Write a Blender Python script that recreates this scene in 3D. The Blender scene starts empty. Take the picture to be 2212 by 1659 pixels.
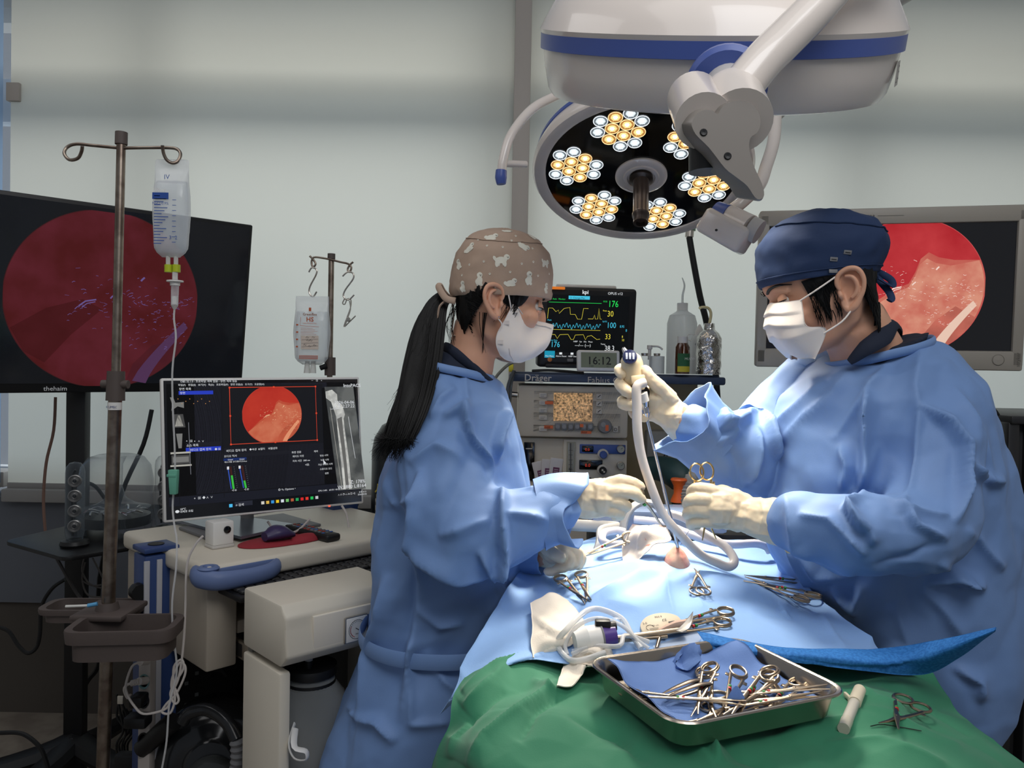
import bpy, bmesh, math, random
from math import pi, sin, cos, tan, radians as R, sqrt, atan2
from mathutils import Vector as V, Matrix, Euler, noise
from mathutils.bvhtree import BVHTree
import numpy as np
random.seed(7)
S = bpy.context.scene
C = S.collection
# ---------- camera ----------
F, CX, CY, H = 1661.0, 1106.0, 829.5, 1.38
RC = Matrix.Rotation(R(89.0), 3, 'X') @ Matrix.Rotation(R(1.1), 3, 'Z')
cd = bpy.data.cameras.new('camera'); cam = bpy.data.objects.new('camera', cd); C.objects.link(cam)
cam.location = (0, 0, H); cam.rotation_euler = RC.to_euler()
cd.sensor_width = 36; cd.lens = F / 2212 * 36; cd.clip_start = .02
S.camera = cam
S.view_settings.view_transform = 'Standard'; S.view_settings.look = 'None'
S.view_settings.exposure = 0.0; S.view_settings.gamma = 1
S.cycles.use_denoising = True
S.cycles.max_bounces = 8; S.cycles.transparent_max_bounces = 16
S.cycles.sample_clamp_indirect = 4
S.cycles.caustics_reflective = False; S.cycles.caustics_refractive = False
# ---------- world and lights ----------
W = bpy.data.worlds.new('world'); S.world = W; W.use_nodes = True
W.node_tree.nodes['Background'].inputs[0].default_value = (.80, .88, 1, 1)
W.node_tree.nodes['Background'].inputs[1].default_value = .22
def area(name, loc, aim, w, h, e, col):
    l = bpy.data.lights.new(name, 'AREA'); l.shape = 'RECTANGLE'; l.size = w; l.size_y = h; l.energy = e; l.color = col
    o = bpy.data.objects.new(name, l); C.objects.link(o); o.location = loc
    o.rotation_euler = (V(aim) - V(loc)).to_track_quat('-Z', 'Y').to_euler(); return o
def spot(name, loc, aim, e, col, ang, blend, rad):
    l = bpy.data.lights.new(name, 'SPOT'); l.energy = e; l.color = col; l.spot_size = R(ang); l.spot_blend = blend; l.shadow_soft_size = rad
    o = bpy.data.objects.new(name, l); C.objects.link(o); o.location = loc
    o.rotation_euler = (V(aim) - V(loc)).to_track_quat('-Z', 'Y').to_euler(); return o
area('daylight_upper', (0, 4.1, 2.9), (0, 3, 1.9), 5.2, 1.4, 70, (1, .985, .92))
area('daylight_lower', (0, 4.1, 1.2), (0, 3, 1.2), 5.2, 1.2, 26, (.66, .84, 1))
area('ceiling_light', (.3, .1, 2.75), (.3, 1.4, .9), 1.8, 1.2, 10, (1, .97, .93))
area('ceiling_light_rear', (-1.2, 1.2, 2.75), (-1.2, 1.6, .5), 1.0, 1.0, 5, (1, .97, .95))
area('right_fill_light', (.55, -.2, 2.75), (.7, 1.4, 1.1), 1.0, .8, 11, (.95, .97, 1))  # added fill with no lamp of its own, brightens the man's gown

# ---------- helpers ----------
def ray(px, py): return RC @ V(((px - CX) / F, -(py - CY) / F, -1))
O3 = V((0, 0, H))
def P(px, py, y):
    d = ray(px, py); return O3 + d * (y / d.y)
def PZ(px, py, z):
    d = ray(px, py); return O3 + d * ((z - H) / d.z)
RCI = RC.transposed()
def proj(p):
    q = RCI @ (V(p) - O3); return (CX + F * q.x / -q.z, CY - F * q.y / -q.z)
RCn = np.array(RC)
def nproj(A):
    q = (A - np.array(O3)) @ RCn
    return CX - F * q[:, 0] / q[:, 2], CY + F * q[:, 1] / q[:, 2]
def s2l(c):
    return tuple((x / 12.92 if x <= .04045 else ((x + .055) / 1.055) ** 2.4) for x in (c[0] / 255, c[1] / 255, c[2] / 255)) + (1,)
MATS = {}
def mat(name, col=(200, 200, 200), rough=.5, metal=0, emit=None, es=1, alpha=1, trans=0, ior=1.45, bump=None, var=None, sheen=0, coat=0, sub=0, transl=0, spec=.5, bdist=.002):
    if name in MATS: return MATS[name]
    m = bpy.data.materials.new(name); m.use_nodes = True; nt = m.node_tree; b = nt.nodes['Principled BSDF']
    b.inputs['Base Color'].default_value = s2l(col); b.inputs['Roughness'].default_value = rough; b.inputs['Metallic'].default_value = metal
    b.inputs['Alpha'].default_value = alpha; b.inputs['Transmission Weight'].default_value = trans; b.inputs['IOR'].default_value = ior
    b.inputs['Sheen Weight'].default_value = sheen; b.inputs['Coat Weight'].default_value = coat
    b.inputs['Specular IOR Level'].default_value = spec
    if sub: b.inputs['Subsurface Weight'].default_value = sub; b.inputs['Subsurface Radius'].default_value = (.01, .004, .002); b.inputs['Subsurface Scale'].default_value = 1
    if emit: b.inputs['Emission Color'].default_value = s2l(emit); b.inputs['Emission Strength'].default_value = es
    tc = None
    def noi(sc, det=3):
        nonlocal tc
        if tc is None: tc = nt.nodes.new('ShaderNodeTexCoord')
        n = nt.nodes.new('ShaderNodeTexNoise'); n.inputs['Scale'].default_value = sc; n.inputs['Detail'].default_value = det
        nt.links.new(tc.outputs['Object'], n.inputs['Vector']); return n
    if bump:
        n = noi(bump[0]); bp = nt.nodes.new('ShaderNodeBump'); bp.inputs['Strength'].default_value = bump[1]; bp.inputs['Distance'].default_value = bdist
        nt.links.new(n.outputs['Fac'], bp.inputs['Height']); nt.links.new(bp.outputs['Normal'], b.inputs['Normal'])
    if var:   # (scale, colour2[, lo, hi])
        n = noi(var[0], 5); r = nt.nodes.new('ShaderNodeValToRGB')
        lo, hi = (var[2], var[3]) if len(var) > 2 else (.4, .6)
        r.color_ramp.elements[0].position = lo; r.color_ramp.elements[1].position = hi
        r.color_ramp.elements[0].color = s2l(col); r.color_ramp.elements[1].color = s2l(var[1])
        nt.links.new(n.outputs['Fac'], r.inputs['Fac']); nt.links.new(r.outputs['Color'], b.inputs['Base Color'])
        if emit: nt.links.new(r.outputs['Color'], b.inputs['Emission Color'])
    if transl:
        t = nt.nodes.new('ShaderNodeBsdfTranslucent'); t.inputs['Color'].default_value = s2l(col)
        mx = nt.nodes.new('ShaderNodeMixShader'); mx.inputs[0].default_value = transl
        nt.links.new(b.outputs[0], mx.inputs[1]); nt.links.new(t.outputs[0], mx.inputs[2])
        nt.links.new(mx.outputs[0], nt.nodes['Material Output'].inputs['Surface'])
    MATS[name] = m; return m
def glow(name, col, es=1.0):
    return mat(name, (0, 0, 0), .6, emit=col, es=es, spec=.2)
def clear(name, col=(230, 235, 238), alpha=.25, rough=.08):
    """thin clear plastic: mostly see-through with real highlights"""
    if name in MATS: return MATS[name]
    m = bpy.data.materials.new(name); m.use_nodes = True; nt = m.node_tree; b = nt.nodes['Principled BSDF']
    b.inputs['Base Color'].default_value = s2l(col); b.inputs['Roughness'].default_value = rough
    lw = nt.nodes.new('ShaderNodeLayerWeight'); lw.inputs['Blend'].default_value = .35
    mr = nt.nodes.new('ShaderNodeMapRange'); mr.inputs['To Min'].default_value = alpha; mr.inputs['To Max'].default_value = min(1, alpha + .55)
    nt.links.new(lw.outputs['Facing'], mr.inputs['Value']); nt.links.new(mr.outputs[0], b.inputs['Alpha'])
    MATS[name] = m; return m

def catmull(pts, n):
    pts = [V(p) for p in pts]; out = []; L = len(pts)
    for i in range(L - 1):
        p0 = pts[max(i - 1, 0)]; p1 = pts[i]; p2 = pts[i + 1]; p3 = pts[min(i + 2, L - 1)]
        for k in range(n):
            t = k / n
            out.append(.5 * ((2 * p1) + (-p0 + p2) * t + (2 * p0 - 5 * p1 + 4 * p2 - p3) * t * t + (-p0 + 3 * p1 - 3 * p2 + p3) * t ** 3))
    out.append(pts[-1].copy()); return out
def frame(o, z, x=None):
    """matrix with origin o, local z along z and local x near x"""
    z = V(z).normalized(); x = V(x) if x is not None else (V((1, 0, 0)) if abs(z.x) < .9 else V((0, 1, 0)))
    y = z.cross(x).normalized(); x = y.cross(z).normalized()
    m = Matrix.Identity(4)
    for i in range(3): m[i][0] = x[i]; m[i][1] = y[i]; m[i][2] = z[i]; m[i][3] = o[i]
    return m
FONTC = {}
class MB:
    def __init__(s, M=None): s.v = []; s.f = []; s.m = []; s.s = []; s.mats = []; s.M = M or Matrix.Identity(4)
    def mi(s, m):
        if m not in s.mats: s.mats.append(m)
        return s.mats.index(m)
    def add(s, vs, fs, m, smooth=True, M=None):
        T = s.M @ M if M is not None else s.M
        o = len(s.v); s.v += [T @ V(p) for p in vs]; k = s.mi(m)
        for f in fs: s.f.append(tuple(o + i for i in f)); s.m.append(k); s.s.append(smooth)
        return s
    def bm(s, bm, m, smooth=True, M=None):
        bm.verts.index_update(); s.add([v.co for v in bm.verts], [[v.index for v in f.verts] for f in bm.faces], m, smooth, M); bm.free(); return s
    def box(s, c, sz, m, bev=0, M=None, seg=2):
        bm = bmesh.new(); bmesh.ops.create_cube(bm, size=1)
        for v in bm.verts: v.co = V((v.co.x * sz[0], v.co.y * sz[1], v.co.z * sz[2])) + V(c)
        if bev: bmesh.ops.bevel(bm, geom=bm.edges[:], offset=bev, segments=seg, affect='EDGES', profile=.5, clamp_overlap=True)
        return s.bm(bm, m, bool(bev), M)
    def tube(s, pts, r, m, n=8, sm=4, closed=False, cap=True, flat=None, up=None):
        """tube through points; r a number or a list; flat = (a,b) section scale"""
        pts = [V(p) for p in pts]
        if closed: q = [pts[-1]] + pts + [pts[0], pts[1]]
        rr = list(r) if hasattr(r, '__len__') else [r] * len(pts)
        if sm > 1:
            if closed:
                full = catmull(q, sm)[sm:-sm]; rad = [rr[0]] * len(full); path = full[:-1]; rad = rad[:-1]
            else:
                path = catmull(pts, sm); rad = []
                for i in range(len(pts) - 1): rad += [rr[i] + (rr[i + 1] - rr[i]) * k / sm for k in range(sm)]
                rad.append(rr[-1])
        else: path = pts; rad = rr
        L = len(path); vs = []; prev = None
        for i, p in enumerate(path):
            if closed: t = path[(i + 1) % L] - path[i - 1]
            else: t = path[min(i + 1, L - 1)] - path[max(i - 1, 0)]
            if t.length < 1e-9: t = V((0, 0, 1))
            t.normalize()
            if prev is None:
                a = V(up) if up is not None else (V((0, 0, 1)) if abs(t.z) < .9 else V((1, 0, 0)))
                u = (a - t * a.dot(t)).normalized()
            else:
                u = prev - t * prev.dot(t); u = u.normalized() if u.length > 1e-6 else prev
            prev = u; w = t.cross(u)
            fa, fb = flat or (1, 1)
            for k in range(n):
                an = 2 * pi * k / n
                vs.append(p + (u * cos(an) * fa + w * sin(an) * fb) * rad[i])
        fs = []
        for i in range(L if closed else L - 1):
            j = (i + 1) % L
            for k in range(n): fs.append((i * n + k, i * n + (k + 1) % n, j * n + (k + 1) % n, j * n + k))
        if cap and not closed: fs += [tuple(range(n))[::-1], tuple((L - 1) * n + k for k in range(n))]
        return s.add(vs, fs, m)
    def lathe(s, prof, m, M=None, n=24, closed=False, sx=1, sy=1, smooth=True):
        vs = []; L = len(prof)
        for (r, z) in prof:
            for k in range(n): vs.append((r * cos(2 * pi * k / n) * sx, r * sin(2 * pi * k / n) * sy, z))
        fs = []
        for i in range(L - 1):
            for k in range(n): fs.append((i * n + k, i * n + (k + 1) % n, (i + 1) * n + (k + 1) % n, (i + 1) * n + k))
        if not closed:
            if prof[0][0] > 1e-5: fs.append(tuple(range(n))[::-1])
            if prof[-1][0] > 1e-5: fs.append(tuple((L - 1) * n + k for k in range(n)))
        return s.add(vs, fs, m, smooth, M)
    def cyl(s, a, b, r, m, n=16, r2=None):
        a = V(a); b = V(b); M = frame(a, b - a); L = (b - a).length; r2 = r if r2 is None else r2
        return s.lathe([(r, 0), (r2, L)], m, M, n)
    def loft(s, rings, m, caps=True, smooth=True):
        n = len(rings[0]); vs = [p for r in rings for p in r]; fs = []
        for i in range(len(rings) - 1):
            for k in range(n): fs.append((i * n + k, i * n + (k + 1) % n, (i + 1) * n + (k + 1) % n, (i + 1) * n + k))
        if caps: fs += [tuple(range(n))[::-1], tuple((len(rings) - 1) * n + k for k in range(n))]
        return s.add(vs, fs, m, smooth)
    def prism(s, poly, h, m, M=None, bev=0, smooth=False):
        """2D outline extruded by h along local z"""
        bm = bmesh.new(); vs = [bm.verts.new((x, y, 0)) for x, y in poly]; f = bm.faces.new(vs)
        if f.calc_area() and f.normal.z < 0: pass
        r = bmesh.ops.extrude_face_region(bm, geom=[f]); ev = [e for e in r['geom'] if isinstance(e, bmesh.types.BMVert)]
        bmesh.ops.translate(bm, verts=ev, vec=(0, 0, h)); bmesh.ops.recalc_face_normals(bm, faces=bm.faces)
        if bev: bmesh.ops.bevel(bm, geom=bm.edges[:], offset=bev, segments=2, affect='EDGES', profile=.5, clamp_overlap=True)
        return s.bm(bm, m, bool(bev) or smooth, M)
    def quad(s, a, b, c, d, m): return s.add([a, b, c, d], [(0, 1, 2, 3)], m, False)
    def disc(s, c, rx, ry, m, M=None, n=20, rot=0):
        vs = []
        for k in range(n):
            x = rx * cos(2 * pi * k / n); y = ry * sin(2 * pi * k / n)
            vs.append((c[0] + x * cos(rot) - y * sin(rot), c[1] + x * sin(rot) + y * cos(rot), c[2] if len(c) > 2 else 0))
        return s.add(vs, [tuple(range(n))], m, False, M)
    def rect(s, x, y, w, h, m, z=0, M=None): return s.add([(x, y, z), (x + w, y, z), (x + w, y + h, z), (x, y + h, z)], [(0, 1, 2, 3)], m, False, M)
    def line(s, pts, w, m, z=0, M=None):
        vs = []; fs = []; L = len(pts)
        for i, (x, y) in enumerate(pts):
            a = pts[max(i - 1, 0)]; b = pts[min(i + 1, L - 1)]; dx, dy = b[0] - a[0], b[1] - a[1]; l = sqrt(dx * dx + dy * dy) or 1
            nx, ny = -dy / l * w / 2, dx / l * w / 2; vs += [(x + nx, y + ny, z), (x - nx, y - ny, z)]
        for i in range(L - 1): fs.append((2 * i, 2 * i + 1, 2 * i + 3, 2 * i + 2))
        return s.add(vs, fs, m, False, M)
    def text(s, t, x, y, size, m, z=0, M=None, align='LEFT', ext=0, bold=0, sx=1, rot=0):
        key = (t, ext, bold)
        if key not in FONTC:
            cu = bpy.data.curves.new('t', 'FONT'); cu.body = t; cu.size = 1; cu.extrude = ext; cu.offset = bold; cu.resolution_u = 2
            ob = bpy.data.objects.new('t', cu); C.objects.link(ob)
            bpy.context.view_layer.update()
            me = bpy.data.meshes.new_from_object(ob)
            FONTC[key] = ([v.co.copy() for v in me.vertices], [tuple(p.vertices) for p in me.polygons])
            bpy.data.objects.remove(ob); bpy.data.curves.remove(cu); bpy.data.meshes.remove(me)
        vs, fs = FONTC[key]
        if not vs: return s
        w = max(v.x for v in vs); o = {'LEFT': 0, 'CENTER': -w / 2, 'RIGHT': -w}[align]
        c_, s_ = cos(rot), sin(rot); out = []
        for v in vs:
            a = (v.x + o) * size * sx; b = v.y * size
            out.append((x + a * c_ - b * s_, y + a * s_ + b * c_, z + v.z * size))
        return s.add(out, fs, m, False, M)
    def build(s, name, parent=None, angle=40):
        me = bpy.data.meshes.new(name); off = V((0, 0, 0)); p = parent
        while p is not None: off += V(p.location); p = p.parent
        me.from_pydata([v - off for v in s.v], [], s.f)
        for m in s.mats: me.materials.append(m)
        me.polygons.foreach_set('material_index', s.m); me.polygons.foreach_set('use_smooth', s.s)
        me.update()
        if any(s.s): me.set_sharp_from_angle(angle=R(angle))
        o = bpy.data.objects.new(name, me); C.objects.link(o)
        if parent is not None: o.parent = parent
        return o
def tag(o, label, cat, group=None):
    o['label'] = label; o['category'] = cat
    if group: o['group'] = group
    return o
def thing(name, label, cat, loc=(0, 0, 0), group=None):
    o = bpy.data.objects.new(name, None); C.objects.link(o); o.location = loc; o.empty_display_size = .05
    return tag(o, label, cat, group)
def struct(mb, name):
    o = mb.build(name); o['kind'] = 'structure'; return o
def copy_tree(o, M, label=None, group=None, parent=None):
    c = o.copy(); C.objects.link(c)
    if parent is None:
        c.matrix_world = M
        if label: c['label'] = label
        if group: c['group'] = group
    else: c.parent = parent
    for ch in list(o.children): copy_tree(ch, None, parent=c)
    return c
def remesh(mb, voxel, smooth=6, name='tmp'):
    """one continuous surface from overlapping closed shapes: returns vertex array and quads"""
    o = mb.build(name); md = o.modifiers.new('r', 'REMESH'); md.mode = 'VOXEL'; md.voxel_size = voxel
    if smooth: sm = o.modifiers.new('s', 'SMOOTH'); sm.iterations = smooth; sm.factor = .5
    dg = bpy.context.evaluated_depsgraph_get(); dg.update(); e = o.evaluated_get(dg); me = e.to_mesh()
    A = np.empty(len(me.vertices) * 3, 'f'); me.vertices.foreach_get('co', A); A = A.reshape(-1, 3).astype(float)
    N = np.empty(len(me.vertices) * 3, 'f'); me.vertices.foreach_get('normal', N); N = N.reshape(-1, 3).astype(float)
    fs = [tuple(p.vertices) for p in me.polygons]
    e.to_mesh_clear(); me0 = o.data; bpy.data.objects.remove(o); bpy.data.meshes.remove(me0)
    return A, N, fs
def soften(o, n=2, f=.5):
    sm = o.modifiers.new('smooth', 'SMOOTH'); sm.iterations = n; sm.factor = f; return o
def mesh_obj(name, A, fs, mats, parent=None, mi=None, smooth=True):
    me = bpy.data.meshes.new(name); off = np.zeros(3); p = parent
    while p is not None: off += np.array(p.location); p = p.parent
    me.from_pydata([tuple(r) for r in (np.asarray(A) - off)], [], fs)
    for m in mats: me.materials.append(m)
    if mi is not None: me.polygons.foreach_set('material_index', mi)
    me.polygons.foreach_set('use_smooth', [smooth] * len(fs)); me.update()
    o = bpy.data.objects.new(name, me); C.objects.link(o)
    if parent is not None: o.parent = parent
    return o
def nnoise(A, sc, seed=0, oct=1):
    out = np.empty(len(A)); o = V((seed * 7.3, seed * 3.1, -seed * 5.7))
    for i, p in enumerate(A):
        q = V(p) * sc + o
        out[i] = noise.noise(q) if oct == 1 else noise.fractal(q, 1, 2, oct)
    return out
def facet(A, cell, seed, wx=0.0, wy=0.0):
    """piecewise-flat random heights (-1..1) over a sheared lattice: crisp facets with straight creases"""
    r = Matrix.Rotation(.7 + seed, 3, 'X') @ Matrix.Rotation(.5 + seed * 1.7, 3, 'Y') @ Matrix.Rotation(seed * .9, 3, 'Z')
    q = np.stack([A[:, 0] + wx, A[:, 1] + wy, A[:, 2] + wx * .7], 1)
    q = (q / np.array(cell)) @ (np.eye(3) * .75 + np.array(r) * .25); i = np.floor(q); f = q - i
    def h(p):
        v = np.sin(p[:, 0] * 127.1 + p[:, 1] * 311.7 + p[:, 2] * 74.7 + seed * 13.7) * 43758.5453; return (v - np.floor(v)) * 2 - 1
    o = np.argsort(-f, axis=1); s = np.take_along_axis(f, o, 1); out = h(i) * (1 - s[:, 0]); c = i.copy(); n = np.arange(len(A))
    for k in range(3):
        c[n, o[:, k]] += 1; out += h(c) * (s[:, k] - (s[:, k + 1] if k < 2 else 0))
    return out
def crease(X, Y, pts, w, prof='v'):
    """profile of a fold line (pixels) evaluated at X,Y; pts [(x,y)...], w width in px"""
    best = np.full(len(X), 1e9); sgn = np.zeros(len(X)); tt = np.zeros(len(X)); L = len(pts) - 1
    for i in range(L):
        ax, ay = pts[i][:2]; bx, by = pts[i + 1][:2]; dx, dy = bx - ax, by - ay; l2 = dx * dx + dy * dy + 1e-9
        t = np.clip(((X - ax) * dx + (Y - ay) * dy) / l2, 0, 1)
        ex = X - ax - t * dx; ey = Y - ay - t * dy; d = np.hypot(ex, ey); k = d < best
        best[k] = d[k]; sgn[k] = np.sign(dx * ey - dy * ex)[k]; tt[k] = ((i + t) / L)[k]
    e = np.sin(np.clip(tt, 0, 1) * pi) ** .5 if prof != 'full' else 1
    u = best / w
    if prof == 's':   # ridge with a sharp fall on one side
        sd = u * sgn; k_ = 1 / (1 + np.exp(-sd * 5)); return (k_ * np.exp(-(u * 1.5) ** 2) + (1 - k_) * np.exp(-u * 1.0)) * np.clip(e * 1.15, 0, 1) ** 1.5
    return np.exp(-u * 1.3) * e
def bvh_of(A, fs): return BVHTree.FromPolygons([V(a) for a in A], fs)
def hit(bvh, px, py):
    d = ray(px, py).normalized(); r = bvh.ray_cast(O3, d); return r[0], r[1]
def rectpose(cor, D):
    """world corners of a rectangle whose picture corners TL,TR,BR,BL are known; D = depth y of TL"""
    r = [np.array(ray(*c)) for c in cor]
    r = [x / x[1] for x in r]
    A = np.array([-r[1], r[2], -r[3]]).T     # P0 - P1 + P2 - P3 = 0
    k = np.linalg.solve(A, -r[0]); ks = [1, k[0], k[1], k[2]]
    P_ = [V(np.array(O3) + D * ks[i] * r[i]) for i in range(4)]
    x = (P_[1] - P_[0] + P_[2] - P_[3]); w = x.length / 2; x.normalize()
    y = (P_[0] - P_[3] + P_[1] - P_[2]); h = y.length / 2; skew = x.dot(y.normalized())
    y = (y - x * x.dot(y)).normalized(); z = x.cross(y); c = (P_[0] + P_[1] + P_[2] + P_[3]) / 4
    M = Matrix.Identity(4)
    for i in range(3): M[i][0] = x[i]; M[i][1] = y[i]; M[i][2] = z[i]; M[i][3] = c[i]
    return M, w, h, skew
def posem(c, yaw, pitch=0, roll=0):
    """upright panel frame: local x right, y up, z toward the viewer side; yaw>0 turns the face to the picture's right"""
    return Matrix.Translation(c) @ Matrix.Rotation(yaw, 4, 'Z') @ Matrix.Rotation(pi / 2 - pitch, 4, 'X') @ Matrix.Rotation(roll, 4, 'Z')
# ---------- room ----------
YW = 3.0
m_floor = mat('floor_vinyl', (150, 140, 128), .45, var=(9, (128, 118, 108)), bump=(40, .05))
m_wall_low = mat('wall_panel', (104, 108, 116), .7, bump=(60, .1)); m_wall_dark = mat('wall_dark', (86, 80, 74), .8, bump=(60, .1))
m_trimg = mat('sill_grey', (158, 156, 154), .5); m_white = mat('white_paint', (214, 212, 208), .6, bump=(90, .05))
m_blind = mat('blind_cloth', (214, 215, 207), .9, transl=.5, bump=(700, .15), bdist=.0006)
m_post = mat('post_grey', (176, 168, 160), .6, bump=(50, .05)); m_winfr = mat('window_frame_white', (225, 228, 232), .5)
m_bluecurt = mat('blue_blind', (150, 176, 205), .9, transl=.45, bump=(300, .2), bdist=.001)
b = MB(); b.box((.0, 1.2, -.05), (5.4, 5.4, .1), m_floor); struct(b, 'floor')
b = MB(); b.box((0, YW + .1, .22), (4.9, .2, .44), m_wall_dark); b.box((0, YW + .09, .645), (4.9, .22, .41), m_wall_low)
b.box((0, YW + .25, 2.95), (4.9, .1, .35), m_white); struct(b, 'wall_back')
b = MB(); b.box((-2.45, 1.3, 1.55), (.1, 3.7, 3.1), m_white); struct(b, 'wall_left')
b = MB(); b.box((2.45, 1.3, 1.55), (.1, 3.7, 3.1), m_white); struct(b, 'wall_right')
xl = P(22, 600, YW - .03).x
b = MB(); b.box(((xl + 2.35) / 2 - .0, YW - .025, .865), (2.35 - xl + .01, .09, .05), m_trimg, .006); struct(b, 'trim_1')
b = MB(); b.box(((-2.4 + xl) / 2 - .02, YW + .03, .92), (2.4 + xl, .12, .06), m_trimg, .005); struct(b, 'trim_2')
# window frame and mullions behind the blinds
b = MB()
for x0 in (-2.36, -1.43, -.1, .04, 1.32, 2.3):
    b.box((x0, YW + .12, 1.85), (.07, .06, 1.95), m_winfr)
for z0 in (.92, 2.42, 2.98): b.box((0, YW + .12, z0), (4.7, .06, .07 if z0 != 2.42 else .17), m_winfr)
struct(b, 'window_1')
b = MB(); g = mat('pane_glass', (235, 242, 246), .05, alpha=.12); b.box((0, YW + .12, 1.85), (4.66, .008, 1.9), g); struct(b, 'window_2')
# post between the blinds
q0 = P(1122, 500, YW - .05); q1 = P(1131, 0, YW - .05)
b = MB(); b.box((q0.x, YW - .035, 1.95), (.062, .13, 2.15), m_post, .004); struct(b, 'trim_3')
def blind(name, x0, x1, label, m=m_blind):
    t = thing(name, label, 'blind', ((x0 + x1) / 2, YW - .03, .89), 'roller blinds over the window')
    A = []; n = 30
    b = MB(); vs = []; fs = []
    for i in range(n + 1):
        for j in range(9):
            x = x0 + (x1 - x0) * i / n; z = .905 + 2.1 * j / 8
            vs.append((x, YW - .035 + .004 * sin(x * 5) * (1 - j / 12), z))
    for i in range(n):
        for j in range(8): fs.append((i * 9 + j, (i + 1) * 9 + j, (i + 1) * 9 + j + 1, i * 9 + j + 1))
    b.add(vs, fs, m); b.build('blind_cloth', t)
    b = MB(); b.box(((x0 + x1) / 2, YW - .035, .9), (x1 - x0, .012, .022), m_trimg, .003); b.build('bottom_bar', t)
blind('roller_blind', xl, q0.x - .026, 'wide off-white roller blind behind the television and the drip stands')
blind('roller_blind', q0.x + .026, 2.36, 'off-white roller blind behind the two surgeons and the surgical lamps')
blind('roller_blind', -2.38, xl - .03, 'narrow blue-grey strip of roller blind at the far left edge', m_bluecurt)
b = MB(); p = P(14, 195, YW - .06); b.box((p.x + .015, YW - .02, p.z), (.05, .06, .07), m_post, .003)
tag(b.build('wall_bracket'), 'small beige bracket high on the wall left of the wide blind', 'bracket')
# ---------- common materials ----------
m_black = mat('black_plastic', (22, 22, 24), .45); m_blackgl = mat('black_gloss', (10, 10, 12), .12)
m_steel = mat('steel', (190, 184, 176), .28, metal=1, bump=(60, .05)); m_dsteel = mat('worn_steel', (150, 138, 126), .35, metal=1, var=(30, (120, 106, 96)), bump=(80, .1))
m_brownpl = mat('brown_plastic', (84, 74, 70), .6, bump=(120, .15)); m_cream = mat('cream_plastic', (214, 206, 190), .45, bump=(30, .04))
m_creamd = mat('beige_metal', (168, 158, 144), .5, bump=(40, .05)); m_whitepl = mat('white_plastic', (226, 224, 220), .4)
m_greypl = mat('grey_plastic', (120, 120, 122), .5); m_bluegrey = mat('handle_blue', (98, 116, 158), .5, bump=(60, .1)); m_cableb = mat('black_cable', (18, 18, 19), .5)
m_cablew = mat('white_cable', (214, 206, 200), .5); m_cablebr = mat('brown_cable', (130, 100, 88), .6)
m_clear = clear('clear_plastic'); m_clearg = clear('clear_acrylic', (225, 230, 236), .10, .04); m_tubing = clear('clear_tubing', (226, 226, 226), .5, .12)
m_txtw = glow('screen_white', (225, 228, 232), .9)
def G(name, c, es=1): return glow('px_' + name, c, es)

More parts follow.
